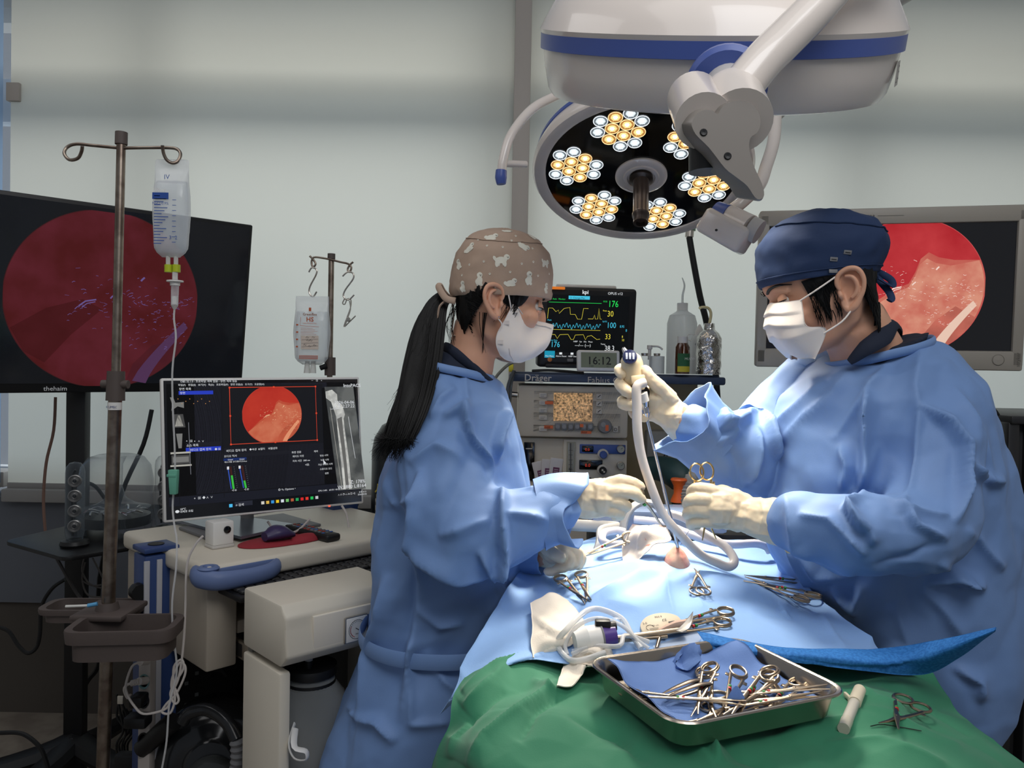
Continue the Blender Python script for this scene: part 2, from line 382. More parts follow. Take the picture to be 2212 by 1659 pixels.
def emat(name, c1, c2, sc, es, lo=.35, hi=.65):
    """screen picture material: lit pixels whose colour wanders softly between two tones"""
    if name in MATS: return MATS[name]
    m = mat(name, c1, .6, emit=c1, es=es, var=(sc, c2, lo, hi), spec=.1); bs = m.node_tree.nodes['Principled BSDF']
    for l in list(bs.inputs['Base Color'].links): m.node_tree.links.remove(l)
    bs.inputs['Base Color'].default_value = (0, 0, 0, 1); return m
def scope_view(b, cx, cy, rx, ry, M, warm=0, z=.0008, es=.9, seed=0):
    """round endoscope picture of wet red tissue on a screen, drawn as flat patches; the circle may be cut at the panel's top and bottom"""
    pal = [((92, 32, 34), (108, 42, 52)), ((176, 44, 36), (196, 62, 46)), ((178, 38, 46), (200, 62, 66))][warm]
    rc_ = max(rx, ry); N = 96
    def cut(l): return [(cx + max(-rx, min(rx, x)), cy + max(-ry, min(ry, y))) for x, y in l]
    circ = [(rc_ * cos(2 * pi * k / N), rc_ * sin(2 * pi * k / N)) for k in range(N)]
    def blob(l, m, zz): b.add([(x, y, zz) for x, y in cut(l)], [tuple(range(len(l)))], m, False, M)
    blob([(x * 1.008, y * 1.008) for x, y in circ], G('rim%d' % warm, [(70, 32, 34), (196, 70, 56), (206, 84, 84)][warm], es), z * .9)
    blob(circ, emat('tissue%d' % warm, pal[0], pal[1], 9, es), z)
    if warm:
        pale = [((196, 92, 66), (214, 128, 96)), ((206, 112, 96), (224, 152, 128))][warm - 1]
        arc = [(rc_ * cos(-2.55 + 2.95 * k / 39), rc_ * sin(-2.55 + 2.95 * k / 39)) for k in range(40)]
        top = [(.55, .34), (.35, .38), (.22, .45), (.12, .36), (.06, .18), (-.02, .02), (-.2, -.06), (-.4, -.2)]
        for k, (m_, g_) in enumerate(((emat('pale%da' % warm, tuple((a + c) // 2 for a, c in zip(pal[0], pale[0])), pale[0], 12, es), 1.06), (emat('pale%db' % warm, pale[0], pale[1], 22, es), .97))):
            blob([(x * (1 if k == 0 else .985), y * (1 if k == 0 else .985)) for x, y in arc] + [(x * rc_ * g_, y * rc_ * g_ + (.03 if k == 0 else -.02) * rc_) for x, y in top], m_, z * (1.3 + .3 * k))
        low = [(rc_ * cos(a), rc_ * sin(a)) for a in [-1.45 + .09 * k for k in range(12)]]
        blob(low + [(x * rc_, y * rc_) for x, y in [(.62, -.28), (.35, -.5), (.2, -.7)]], emat('lobe%d' % warm, pale[0], tuple(int(c * .82) for c in pale[0]), 15, es), z * 2)
    else:
        blob([(x * rc_, y * rc_) for x, y in [(-.93, -.35), (-.6, -.12), (-.25, .0), (-.05, -.1), (-.35, -.4), (-.6, -.72), (-.8, -.6)]], emat('tissue_dark', (80, 28, 30), (90, 33, 38), 9, es), z * 1.3)
        blob([(rc_ * cos(a), rc_ * sin(a)) for a in [-1.3 + .1 * k for k in range(9)]] + [(x * rc_, y * rc_) for x, y in [(.75, -.42), (.5, -.5), (.3, -.72), (.24, -.9)]], emat('tissue_low', (84, 34, 44), (96, 38, 46), 9, es), z * 1.5)
    rib = G('ribbon%d' % warm, [(96, 62, 100), (230, 150, 112), (240, 204, 184)][warm], es); n = 10
    up_ = [(.30 + .55 * k / n, -.92 + .72 * (k / n) ** .8) for k in range(n + 1)]; dn = [(x + .05 + .1 * (1 - i / n), y - .03 - .04 * i / n) for i, (x, y) in enumerate(up_)]
    blob([(x * rc_, y * rc_) for x, y in up_ + dn[::-1]], rib, z * 2.4)
    rnd = random.Random(seed + 5); gl = G('glint%d' % warm, [(124, 104, 170), (250, 206, 160), (255, 226, 214)][warm], es)
    for i in range(150):
        side = rnd.random(); x = rnd.uniform(-.45, .92); y = (rnd.gauss(0, .16) - .02 - .1 * x) if side < .55 else rnd.uniform(-.55, .1); x = x if side < .55 else rnd.uniform(.2, .95)
        if x * x + y * y > .88: continue
        l = rnd.uniform(.006, .03); an = rnd.uniform(-.6, .9); w_ = rc_ * rnd.uniform(.002, .006)
        b.line([(cx + rc_ * x, cy + rc_ * y), (cx + rc_ * (x + l * cos(an)), cy + rc_ * (y + l * sin(an))), (cx + rc_ * (x + l * (cos(an) + .7)), cy + rc_ * (y + l * (sin(an) + rnd.uniform(-.6, .6))))], w_, gl, z * 3, M)
    for (fx, fy, l, w_) in ((-.20, -.03, .09, .016), (-.19, -.055, .07, .01), (.36, .26, .02, .02), (.05, .04, .025, .016), (-.30, -.1, .03, .008)):
        b.line([(cx + rc_ * (fx - l), cy + rc_ * (fy - l * .5)), (cx + rc_ * (fx - l * .3), cy + rc_ * (fy + .01)), (cx + rc_ * (fx + l * .9), cy + rc_ * (fy + .035))], rc_ * w_, gl, z * 3.2, M)

# ---------- television ----------
M, w, h, sk = rectpose([(0, 410), (543, 486), (526, 845), (0, 850)], 2.2)
X = V(M.col[0][:3]); Mt = M.copy()
TW = 1.0; TH = h
Mt.translation = V(M.translation) + X * (w / 2 - TW / 2)
tv = thing('television', 'large black flat television at the left edge showing a dim red endoscope view', 'television', Mt.translation)
b = MB(Mt); b.box((0, 0, -.025), (TW, TH, .05), m_black, .006); b.box((0, -.02, -.06), (TW * .6, TH * .55, .05), m_black, .015); b.build('housing', tv)
b = MB(Mt); z1 = .002
b.rect(-TW / 2 + .012, -TH / 2 + .03, TW - .024, TH - .042, mat('tv_screen', (8, 8, 10), .12, emit=(16, 18, 22), es=.8), z1)
cxs = TW / 2 - w + .325; cys = .0
# round picture, clipped top and bottom by the panel like the broadcast frame
scope_view(b, TW / 2 - .455, .0, .278, TH / 2 - .022, None, warm=0, z=.003, es=.6, seed=3)
b.text('thehaim', -.09, -TH / 2 + .008, .02, G('brand_grey', (170, 172, 175), .6), .0035, align='CENTER')
b.build('screen', tv)
# tv stand: pole, speaker shelf, feet
Zs = .84
sc = [PZ(8, 1168, Zs), PZ(140, 1205, Zs), PZ(340, 1172, Zs), PZ(175, 1128, Zs)]
pole = P(166, 1240, 2.5); pole.z = 0
st = thing('television_stand', 'black metal television stand with a shelf holding the clear speakers', 'stand', pole)
b = MB(); b.box((pole.x, 2.5, .85), (.062, .035, 1.62), m_black, .003); b.build('pole', st)
b = MB()
def round_poly(c, r=.02, n=5):
    out = []; L = len(c)
    for i in range(L):
        p0, p1, p2 = V(c[i - 1]), V(c[i]), V(c[(i + 1) % L]); a = (p0 - p1).normalized() * r; d = (p2 - p1).normalized() * r
        for k in range(n + 1):
            t = k / n; out.append(p1 + a * (1 - t) ** 2 + d * t ** 2)
    return out
rp = round_poly([V((p.x, p.y)) for p in sc], .03)
b.prism([(p.x, p.y) for p in rp], .012, m_black, Matrix.Translation((0, 0, Zs - .012)), .002)
b.box((pole.x + .01, 2.42, Zs - .03), (.12, .12, .03), m_black, .004); b.build('shelf', st)
b = MB(); q = Mt @ V((0, -.02, -.10)); b.box((0, -.02, -.097), (.3, .3, .012), m_black, .003, Mt); b.tube([q, V((pole.x, 2.49, q.z))], .025, m_black, 8, 1); b.build('mount_bracket', st)
for e, nm in (((pole.x - .62, 2.15), 'leg'), ((pole.x + .55, 2.28), 'leg'), ((pole.x - .12, 1.93), 'leg'), ((pole.x + .02, 2.85), 'leg')):
    b = MB(); b.tube([(pole.x, 2.5, .14), (pole.x + (e[0] - pole.x) * .25, 2.5 + (e[1] - 2.5) * .25, .10), (e[0], e[1], .065)], [.045, .04, .028], m_black, 8, 4, flat=(.8, 1)); b.build(nm, st)
    b = MB(); b.lathe([(.008, -.018), (.03, -.018), (.033, 0), (.03, .018), (.008, .018)], m_black, Matrix.Translation((e[0], e[1], .033)) @ Matrix.Rotation(pi / 2, 4, 'X'), 16); b.build('caster', st)
b = MB(); b.tube([P(60, 1233, 2.3), P(170, 1300, 2.32), P(190, 1290, 2.45)], .006, mat('brace_grey', (70, 66, 66), .5), 6); 
# ---------- transparent speaker set ----------
m_glass = clear('speaker_glass', (128, 140, 150), .07, .03); m_cone = mat('speaker_cone', (150, 148, 146), .3, metal=.8); m_chrome = mat('chrome', (214, 214, 216), .12, metal=1)
def on_z(px, py, z): return PZ(px, py, z)
sp = on_z(250, 1152, Zs); 
sw = thing('subwoofer', 'clear dome-shaped subwoofer with a funnel core on the black shelf', 'speaker', sp)
b = MB(Matrix.Translation(sp)); R0 = .112
b.lathe([(R0 * .96, .028), (R0, .05), (R0, .07), (R0 * .98, .10), (R0 * .97, .17), (R0 * .90, .215), (R0 * .72, .242), (R0 * .5, .25), (R0 * .26, .243), (R0 * .17, .22), (R0 * .16, .15), (R0 * .25, .115), (R0 * .5, .095), (R0 * .9, .083)], m_glass, None, 48, True); b.build('dome', sw)
b = MB(Matrix.Translation(sp)); b.lathe([(0, .03), (R0 * .9, .03), (R0 * .9, .06), (R0 * .6, .066), (0, .066)], mat('subwoofer_driver', (58, 60, 62), .3, metal=.4), None, 40)
for k in range(10):
    a = k * .63; b.tube([(cos(a) * .05, sin(a) * .05, .068), (cos(a + .3) * .075, sin(a + .3) * .075, .078), (cos(a + .5) * .09, sin(a + .5) * .09, .07)], .003, m_chrome, 6)
b.build('driver', sw)
for k in range(4):
    a = k * pi / 2 - .9; b = MB(Matrix.Translation(sp)); b.lathe([(.012, 0), (.013, .02), (.009, .04), (.009, .06)], m_glass, Matrix.Translation((cos(a) * .095, sin(a) * .095, 0)), 14); b.build('foot', sw)
def stick(px, py, lab):
    s0 = on_z(px, py, Zs); t = thing('stick_speaker', lab, 'speaker', s0, 'clear column satellite speakers'); T = Matrix.Translation(s0)
    b = MB(T); b.lathe([(.0, 0), (.036, .0), (.04, .008), (.036, .018), (.02, .022), (0, .022)], m_black, None, 28); b.build('base', t)
    b = MB(T); b.lathe([(.022, .022), (.026, .04), (.026, .215), (.024, .232), (.015, .245), (0, .249)], m_glass, None, 24); b.build('tube_body', t)
    b = MB(T); b.tube([(-.008, 0.005, .03), (-.01, 0, .1), (-.008, .0, .2), (0, 0, .225)], .0035, m_black, 6); b.build('wiring', t)
    for k in range(4):
        b = MB(T @ Matrix.Translation((.006, -.012, .062 + .044 * k)) @ Matrix.Rotation(R(90), 4, 'X') @ Matrix.Rotation(R(20), 4, 'Y'))
        b.lathe([(.0, .004), (.006, .006), (.012, .0), (.016, .004), (.018, .003), (.018, -.006), (.01, -.014), (0, -.014)], m_cone, None, 22)
        b.lathe([(0, .009), (.004, .008), (.006, .005)], m_black, None, 12); b.build('driver', t)
stick(161, 1180, 'clear column speaker in front of the dome subwoofer, nearer the left edge')
stick(352, 1150, 'clear column speaker half hidden by the white-framed computer monitor')

# ---------- front drip stand ----------
D1 = 1.65; base = P(226, 1655, D1 * .985)
top = P(262, 300, D1); bot = P(222, 1659, D1 - .02); bot2 = top + (bot - top) * (top.z / (top.z - bot.z)); mid = P(250, 830, D1 - .005)
iv = thing('drip_stand', 'tall steel drip stand with hooked crossbar and brown basin tray', 'drip stand', (bot2.x, bot2.y, 0))
b = MB(); b.cyl(mid, top, .0092, m_dsteel, 20); b.build('upper_pole', iv)
b = MB(); b.cyl(bot2 + V((0, 0, .06)), mid, .0135, m_dsteel, 24); b.build('lower_pole', iv)
u = (top - mid).normalized()
b = MB(); b.cyl(top - u * .012, top + u * .014, .0125, m_brownpl, 16); b.build('cap', iv)
b = MB(); b.cyl(mid - u * .035, mid + u * .028, .019, m_brownpl, 24, .0175); b.cyl(mid + V((-.028, -.002, -.0)), mid + V((.028, -.002, .0)), .009, m_brownpl, 12); b.build('clamp', iv)
b = MB(Matrix.Translation(P(248, 877, D1 - .01))); b.lathe([(.0142, -.008), (.0142, .008)], m_whitepl, None, 24); b.text('KUMEC', -.011, -.004, .007, mat('label_blue', (30, 60, 120), .6), 0, Matrix.Translation((0, -.0148, 0)) @ Matrix.Rotation(pi / 2, 4, 'X')); b.build('label_band', iv)
for pl in ([(262, 320), (200, 314), (165, 311), (145, 318), (139, 332), (150, 345), (168, 342), (176, 328), (178, 316)], [(262, 320), (310, 319), (362, 319), (382, 322), (390, 333), (384, 348), (372, 352), (360, 345), (353, 330), (351, 314)]):
    b = MB(); pts = [P(x, y, D1 - .002 - (.006 * max(0, i - 3))) for i, (x, y) in enumerate(pl)]; b.tube(pts, .0035, m_dsteel, 10, 4); b.build('hook', iv)
# basin trays on the pole
def basin(cx_, cy_, dy, wpx, hpx, dep, name, rotz=0.0):
    c = P(cx_, cy_, D1 + dy); wv = wpx / F * (D1 + dy); T = Matrix.Translation(c) @ Matrix.Rotation(rotz, 4, 'Z')
    b = MB(T); a, d = wv / 2, hpx
    out = round_poly([V((-a, -d)), V((a, -d)), V((a, d)), V((-a, d))], .035); n = len(out)
    def ring(s, z): return [V((p.x * s, p.y * (s if s > .9 else s), z)) for p in out]
    b.loft([ring(.86, -dep), ring(.87, -dep * .45), ring(.98, -dep * .42), ring(1, -.004), ring(.99, .0), ring(.86, .0), ring(.85, -.008), ring(.80, -dep * .9)], m_brownpl)
    return b.build(name, iv)
basin(272, 1345, -.085, 225, .058, .062, 'basin', R(7)); basin(205, 1305, .085, 215, .048, .03, 'ring_holder', R(3))
pc_ = P(232, 1318, D1 - .01)
b = MB(); b.cyl(pc_ - V((0, 0, .02)), pc_ + V((0, 0, .018)), .03, m_brownpl, 24, .02); b.box(pc_ + V((.0, .01, -.004)), (.11, .12, .012), m_brownpl, .004); b.build('collar', iv)
for k in range(5):
    a = k * 2 * pi / 5 + .3; e = V((bot2.x + .26 * cos(a), bot2.y + .26 * sin(a), .06)); b = MB(); b.tube([(bot2.x, bot2.y, .11), (bot2.x + .12 * cos(a), bot2.y + .12 * sin(a), .085), e], [.02, .016, .012], m_dsteel, 8, 3)
    b.lathe([(.006, -.012), (.022, -.012), (.024, 0), (.022, .012), (.006, .012)], m_black, Matrix.Translation((e.x, e.y, .026)) @ Matrix.Rotation(pi / 2, 4, 'X'), 14); b.build('leg', iv)
s0 = pc_ + V((-.035, -.035, .02)); sy = thing('capped_needle', 'small capped needle with blue hub lying on the brown tray collar', 'needle', s0)
b = MB(); b.cyl(s0 + V((-.03, -.008, 0)), s0 + V((.012, .0, .0)), .0028, mat('needle_cap', (216, 214, 208), .3), 10); b.build('cap', sy)
b = MB(); b.cyl(s0 + V((.012, 0, 0)), s0 + V((.03, .004, .003)), .0042, mat('hub_blue', (90, 160, 205), .4), 10); b.build('hub', sy)

# ---------- drip bags ----------
def bag(name, label, cx_, ty, by, wpx, D, fluid, M0=None, th=.022, ports=True, tilt=0):
    c = P(cx_, ty, D); c2 = P(cx_, by, D); hh = (c - c2).length; ww = wpx / F * D
    t = thing(name, label, 'drip bag', c, None); b = MB(Matrix.Translation(c) @ Matrix.Rotation(tilt, 4, 'Y'))
    m = clear('bag_film', (232, 235, 238), .30, .08); vs = []; rows = 22; n = 28; rings = []
    for i in range(rows + 1):
        f = i / rows; z = -f * hh
        wf = 1 - .16 * max(0, (f - .88) / .12) ** 2 * 3 - (.06 * max(0, (.1 - f) / .1)); tf = .12 + .88 * min(1, max(0, (f - .1) / .25)) ** .7 * min(1, max(.0, (1 - f) / .12)) ** .6
        wf *= 1 - .05 * sin(f * 9)
        rg = []
        for k in range(n):
            a = 2 * pi * k / n; x = cos(a); y = sin(a); rg.append(V((math.copysign(abs(x) ** .8, x) * ww / 2 * wf, math.copysign(abs(y) ** .9, y) * th * tf + .0012 * noise.noise(V((x * 3, y * 3, z * 60))), z)))
        rings.append(rg)
    b.loft(rings, m); o = b.build('film', t)
    b = MB(Matrix.Translation(c)); fl = clear('saline', (214, 224, 232), .22, .05)
    k0 = int(rows * fluid); b.loft([[V((p.x * .9, p.y * .85, p.z)) for p in r] for r in rings[k0:-1]], fl); b.build('fluid', t)
    return t, c, ww, hh
t, c, ww, hh = bag('saline_bag', 'clear drip bag with blue print hanging from the front stand', 372, 345, 556, 76, D1 - .012, .27)
bl = mat('print_blue', (38, 74, 150), .5)
b = MB(Matrix.Translation(c + V((0, -.0245, 0))) @ Matrix.Rotation(pi / 2, 4, 'X'))
b.text('IV', -.006, -.047, .014, bl); b.rect(-.03, -.075, .034, -.014, bl); b.text('500 mL', -.028, -.073, .009, m_whitepl, .0006)
for k in range(17):
    zz = -.082 - k * .0062; b.line([(-.026, zz), (-.026 + .012 + .02 * ((k * 37) % 10) / 10, zz)], .0016, bl)
for k in range(9): b.line([(.012, -.09 - k * .011), (.02, -.09 - k * .011)], .0012, bl)
b.text('NaCl 0.9%', -.03, -.1, .008, bl); b.text('3', .006, -.172, .011, bl); b.text('2', .018, -.172, .011, bl); b.build('print', t)
yg = mat('lime_cap', (176, 190, 34), .45); m_port = clear('port_plastic', (226, 226, 222), .6, .2)
for x in (363, 380):
    b = MB(); b.cyl(P(x, 548, D1 - .012), P(x, 572, D1 - .012), .0045, m_port, 12); b.build('port', t)
    b = MB(); b.cyl(P(x + 1, 572, D1 - .012), P(x + 1, 588, D1 - .012), .0082, yg, 16); b.build('port_cap', t)
ds = thing('infusion_set', 'thin clear infusion line with drip chamber and green roller clamp', 'infusion line', P(377, 600, D1 - .014)); Dd = D1 - .014
b = MB(); b.cyl(P(378, 588, Dd), P(378, 604, Dd), .0055, m_port, 14); b.cyl(P(378, 606, Dd), P(378, 609, Dd), .017, m_whitepl, 20); b.cyl(P(378, 609, Dd), P(378, 617, Dd), .010, m_whitepl, 16); b.build('spike', ds)
b = MB(); b.cyl(P(378, 617, Dd), P(377, 660, Dd), .0078, clear('chamber', (230, 232, 234), .3, .05), 18, .0072); b.cyl(P(377, 660, Dd), P(377, 668, Dd), .0072, m_port, 16, .003); b.cyl(P(377, 640, Dd), P(377, 658, Dd), .0066, m_whitepl, 16); b.build('drip_chamber', ds)
pts = [(377, 668), (376, 690), (380, 730), (374, 780), (372, 820), (374, 900), (377, 960), (378, 1030), (373, 1090), (376, 1130), (382, 1170), (380, 1230), (372, 1300), (374, 1370), (382, 1450), (366, 1520), (360, 1600), (350, 1659)]
b = MB(); b.tube([P(x, y, Dd - (.03 if y > 1050 else 0) * min(1, (y - 1050) / 200)) for x, y in pts], .0021, m_tubing, 8, 5); b.build('line', ds)
b = MB(); q = P(376, 1040, Dd - .006); T = Matrix.Translation(q); b.prism([(-.008, .026), (.012, .026), (.010, -.026), (-.004, -.026)], .014, mat('clamp_green', (104, 172, 148), .5), T @ Matrix.Rotation(pi / 2, 4, 'X'), .002); b.box((-.0, -.012, .014), (.02, .006, .006), MATS['clamp_green'], .001, T); b.build('roller_clamp', ds)

# ---------- rear drip stand ----------
D2 = 2.6; tp = P(716, 552, D2); md = P(713, 785, D2)
ir = thing('drip_stand', 'steel drip stand behind the computer monitor with S-hooks', 'drip stand', (md.x, D2, 0))
b = MB(); b.cyl((md.x, D2, .7), tp, .0095, m_dsteel, 18); b.cyl((md.x, D2, .03), (md.x, D2, 1.2), .013, m_dsteel, 18); b.build('pole', ir)
b = MB(); b.cyl(tp - V((0, 0, .012)), tp + V((0, 0, .006)), .013, m_brownpl, 16); b.build('cap', ir)
b = MB(); b.cyl(P(713, 772, D2), P(713, 811, D2), .0185, m_brownpl, 18); b.cyl(P(706, 790, D2 - .02), P(692, 795, D2 - .02), .009, m_black, 12); b.build('clamp', ir)
for pl in ([(716, 561), (695, 557), (678, 556), (673, 566), (676, 577), (682, 570), (676, 560), (669, 553)], [(716, 561), (735, 566), (752, 570), (759, 578), (755, 588), (751, 582), (756, 572), (763, 566)]):
    b = MB(); b.tube([P(x, y, D2 - .01) for x, y in pl], .0035, m_dsteel, 8, 3); b.build('hook', ir)
for k in range(5):
    a = k * 2 * pi / 5; e = V((md.x + .25 * cos(a), D2 + .2 * sin(a), .05)); b = MB(); b.tube([(md.x, D2, .07), e], [.016, .012], m_dsteel, 8, 1); b.build('leg', ir)
for pl, lab, nm in (([(667, 588), (674, 578), (684, 583), (682, 595), (670, 618), (668, 632), (676, 641), (684, 630)], 'long steel S-hook holding the clear bag on the rear stand', 's_hook'),
                    ([(740, 597), (750, 588), (762, 590), (763, 602), (746, 626), (742, 640), (752, 648), (765, 637)], 'steel S-hook at the right arm of the rear stand', 's_hook')):
    b = MB(); b.tube([P(x, y, D2 - .02) for x, y in pl], .0028, m_steel, 8, 4); tag(b.build(nm), lab, 'hook')
cl = thing('wire_clip', 'wire clothes-peg clip dangling below the right S-hook', 'clip', P(752, 645, D2 - .02))
b = MB(); b.tube([P(x, y, D2 - .02) for x, y in [(744, 646), (740, 655), (745, 657), (750, 646), (758, 648), (757, 665), (748, 690), (743, 706), (752, 698), (768, 682)]], .0022, m_steel, 6, 3); b.build('wire_arm', cl)
b = MB(); b.tube([P(x, y, D2 - .024) for x, y in [(745, 706), (749, 692), (757, 668), (755, 650)]], .0022, m_steel, 6, 3); b.lathe([(.006, -.004), (.008, 0), (.006, .004)], m_steel, Matrix.Translation(P(752, 690, D2 - .024)) @ Matrix.Rotation(pi / 2, 4, 'X'), 14); b.build('spring', cl)
t, c, ww, hh = bag('hartmann_bag', 'clear drip bag with orange HS print and handwritten sticker', 675, 640, 788, 76, D2 - .03, .24, th=.026)
org = mat('print_orange', (190, 92, 52), .5); blk = mat('ink_black', (30, 30, 34), .6)
b = MB(Matrix.Translation(c + V((0, -.0285, 0))) @ Matrix.Rotation(pi / 2, 4, 'X'))
b.text('Greenflex', 0, -.066, .0115, mat('print_brown', (140, 84, 56), .5), align='CENTER', bold=.02); b.text('HS', 0, -.086, .021, org, align='CENTER', bold=.02); b.text('HARTMANN SOL.', 0, -.094, .006, org, align='CENTER')
b.line([(-.03, -.072), (-.032, -.1), (.03, -.103)], .0012, org); b.rect(-.004, -.052, .008, .012, org)
for k in range(9): b.line([(-.03, -.108 - k * .005), (.01 + (k * 7 % 5) * .004, -.108 - k * .005)], .0009, org)
for k in range(4): b.rect(-.045, -.1 - k * .024, .007, .005, org)
b.rect(-.034, -.21, .062, .012, org); b.rect(-.033, -.209, .06, .010, MATS['bag_film'], .0002)
b.rect(-.028, -.178, .058, .046, mat('sticker', (214, 200, 188), .7), .001)
for i, (x, y) in enumerate([(-.012, -.14), (.008, -.139), (-.01, -.15), (.0, -.15), (-.02, -.165), (-.004, -.169), (.012, -.166)]): b.line([(x, y), (x + .004, y + .005), (x + .006, y - .001), (x + .01, y + .003)], .0011, blk, .0016)
for y in (-.145, -.157, -.168): b.line([(-.026, y - .002), (.028, y + .002)], .0006, blk, .0016)
b.build('print', t)
for x in (664, 677):
    b = MB(); b.cyl(P(x, 780, D2 - .03), P(x - 1, 806, D2 - .03), .0075, m_port, 12, .011); b.build('port', t)
# ---------- computer cart ----------
Zc = .95
FL = PZ(452, 1222, Zc); FR = PZ(880, 1148, Zc); BL = PZ(316, 1143, Zc)
FR = FL + (FR - FL).normalized() * .62
ex = (FR - FL).normalized(); ey = V((0, 0, 1)).cross(ex); CDEP = .50
if ey.y < 0: ey = -ey
def CT(u, v, z): return FL + ex * u + ey * v + V((0, 0, z - Zc))
MC = frame(FL - V((0, 0, Zc)), (0, 0, 1), ex)      # local u, v, z with the cart's front left corner at 0,0
cart = thing('computer_cart', 'beige wheeled cart with blue handles under the white-framed computer monitor', 'cart', CT(.31, .25, 0))
b = MB(MC); b.box((.31, .235, Zc - .022), (.64, .49, .044), m_cream, .012, seg=3); b.build('worktop', cart)
b = MB(MC); b.box((.035, .24, Zc - .14), (.07, .46, .19), m_creamd, .006); b.box((.585, .24, Zc - .14), (.07, .46, .19), m_creamd, .006); b.box((.31, .46, Zc - .14), (.5, .02, .19), m_creamd, .003); b.build('side_panel', cart)
b = MB(MC); b.box((.31, .20, Zc - .155), (.47, .36, .03), m_creamd, .004); b.box((.31, -.06, Zc - .085), (.47, .012, .03), m_creamd, .003); b.box((.31, .0, Zc - .075), (.47, .13, .01), m_creamd, .002)
b.box((.077, .1, Zc - .2), (.01, .34, .04), m_steel, .002); b.box((.077, .02, Zc - .2), (.012, .06, .03), m_black, .002); b.build('keyboard_drawer', cart)
m_navy = mat('navy_rail', (48, 70, 120), .4); m_rail = mat('rail_white', (176, 176, 182), .4)
b = MB(MC)
b.box((-.018, .24, .47), (.075, .07, .94), m_navy, .004)
for k in (-.022, .006): b.box((-.018 + k * 1.0 - .012, .24 - .036, .47), (.012, .006, .92), m_rail, .001)
b.box((-.018, .24, .952), (.08, .075, .012), m_navy, .003); b.cyl((-.018, .24, .957), (-.018, .24, .960), .018, m_black, 20); b.build('column', cart)
b = MB(MC); b.box((.60, .42, .5), (.06, .05, .93), m_navy, .004); b.box((.60, .42, .965), (.09, .075, .05), m_navy, .004); b.cyl((.6, .42, .99), (.6, .42, .993), .018, m_black, 20); b.build('column', cart)
b = MB(MC); b.lathe([(.004, -.01), (.018, -.012), (.02, 0), (.018, .012), (.004, .012)], m_black, Matrix.Translation((-.065, .22, .86)) @ Matrix.Rotation(pi / 2, 4, 'X'), 9); b.build('knob', cart)
# perforated back panel
b = MB(MC); m_perf = mat('perforated_dark', (52, 50, 46), .7); b.box((.3, .44, .42), (.52, .004, .7), m_perf)
hl = mat('hole_light', (150, 150, 142), .6)
for i in range(7):
    for j in range(11):
        for (dx, dz) in ((0, 0), (.028, .02)):
            if (i * 5 + j * 3) % 4 == 0: continue
            x = .07 + i * .072 + dx; z = .12 + j * .058 + dz; b.box((x, .437, z), (.009, .003, .009), hl if (i + j) % 3 else m_black)
b.build('perforated_panel', cart)
b = MB(MC); b.box((.31, .25, .30), (.6, .46, .02), m_black, .005); b.build('bottom_shelf', cart)
b = MB(MC); b.box((.38, .25, .4), (.1, .24, .52), m_black, .008); b.build('computer_case', cart)
for (u, v) in ((.04, .05), (.58, .05), (.04, .45), (.58, .45)):
    b = MB(MC); b.lathe([(.006, -.012), (.045, -.014), (.05, 0), (.045, .014), (.006, .014)], m_black, Matrix.Translation((u, v, .051)) @ Matrix.Rotation(pi / 2, 4, 'X'), 20); b.box((u, v, .1), (.03, .04, .04), m_black, .005); b.build('caster', cart)
def handle(u0, sgn):
    b = MB(MC); zc = Zc - .020
    # bow-shaped grip with an opening
    s = sgn
    out = [(u0 - s * .014, .035, zc), (u0 - s * .024, -.004, zc - .002), (u0 + s * .002, -.036, zc - .006), (u0 + s * .06, -.042, zc - .008), (u0 + s * .115, -.034, zc - .008), (u0 + s * .148, -.012, zc - .006), (u0 + s * .155, .012, zc - .004)]
    b.tube(out, [.015, .018, .0185, .017, .017, .017, .015], m_bluegrey, 12, 5, flat=(1.15, .8))
    b.box((u0 + s * .07, -.004, zc - .004), (.165, .016, .036), m_bluegrey, .006)
    b.lathe([(.010, 0), (.021, 0), (.023, .004), (.019, .008), (.012, .008), (.010, .003)], m_bluegrey, Matrix.Translation((u0 - s * .006, -.010, zc + .014)), 20)
    b.build('handle', cart)
handle(.0, 1); handle(.62, -1)
# keyboard on the drawer
kb = thing('keyboard', 'black keyboard on the pulled-out drawer under the cart top', 'keyboard', CT(.31, -.02, Zc - .1))
mk = mat('key_dark', (44, 44, 46), .5); K0 = MC @ Matrix.Translation((.255, -.012, Zc - .060))
b = MB(K0); b.box((0, 0, 0), (.46, .16, .014), m_black, .004); b.build('body', kb)
b = MB(K0)
for r in range(6):
    for c in range(19):
        if r == 0 and 4 < c < 10:
            if c == 5: b.box((-.21 + 7 * .0232, -.058 + r * .0225, .011), (.0232 * 5 - .003, .0185, .008), mk, .002)
            continue
        b.box((-.21 + c * .0232, -.058 + r * .0225, .011), (.0195, .0185, .008), mk, .002, seg=1)
b.build('keys', kb)

# ---------- computer monitor ----------
Mm, pw, ph, sk = rectpose([(328, 818), (762, 815), (800, 1085), (372, 1127)], 1.78)
MMc = V(Mm.translation)
pc = thing('computer_monitor', 'white-framed computer monitor on the cart showing recording software and an X-ray', 'monitor', MMc)
b = MB(Mm); b.box((0, 0, -.010), (pw, ph, .020), m_whitepl, .004); b.box((0, -.02, -.03), (pw * .5, ph * .5, .03), m_whitepl, .01); b.build('housing', pc)
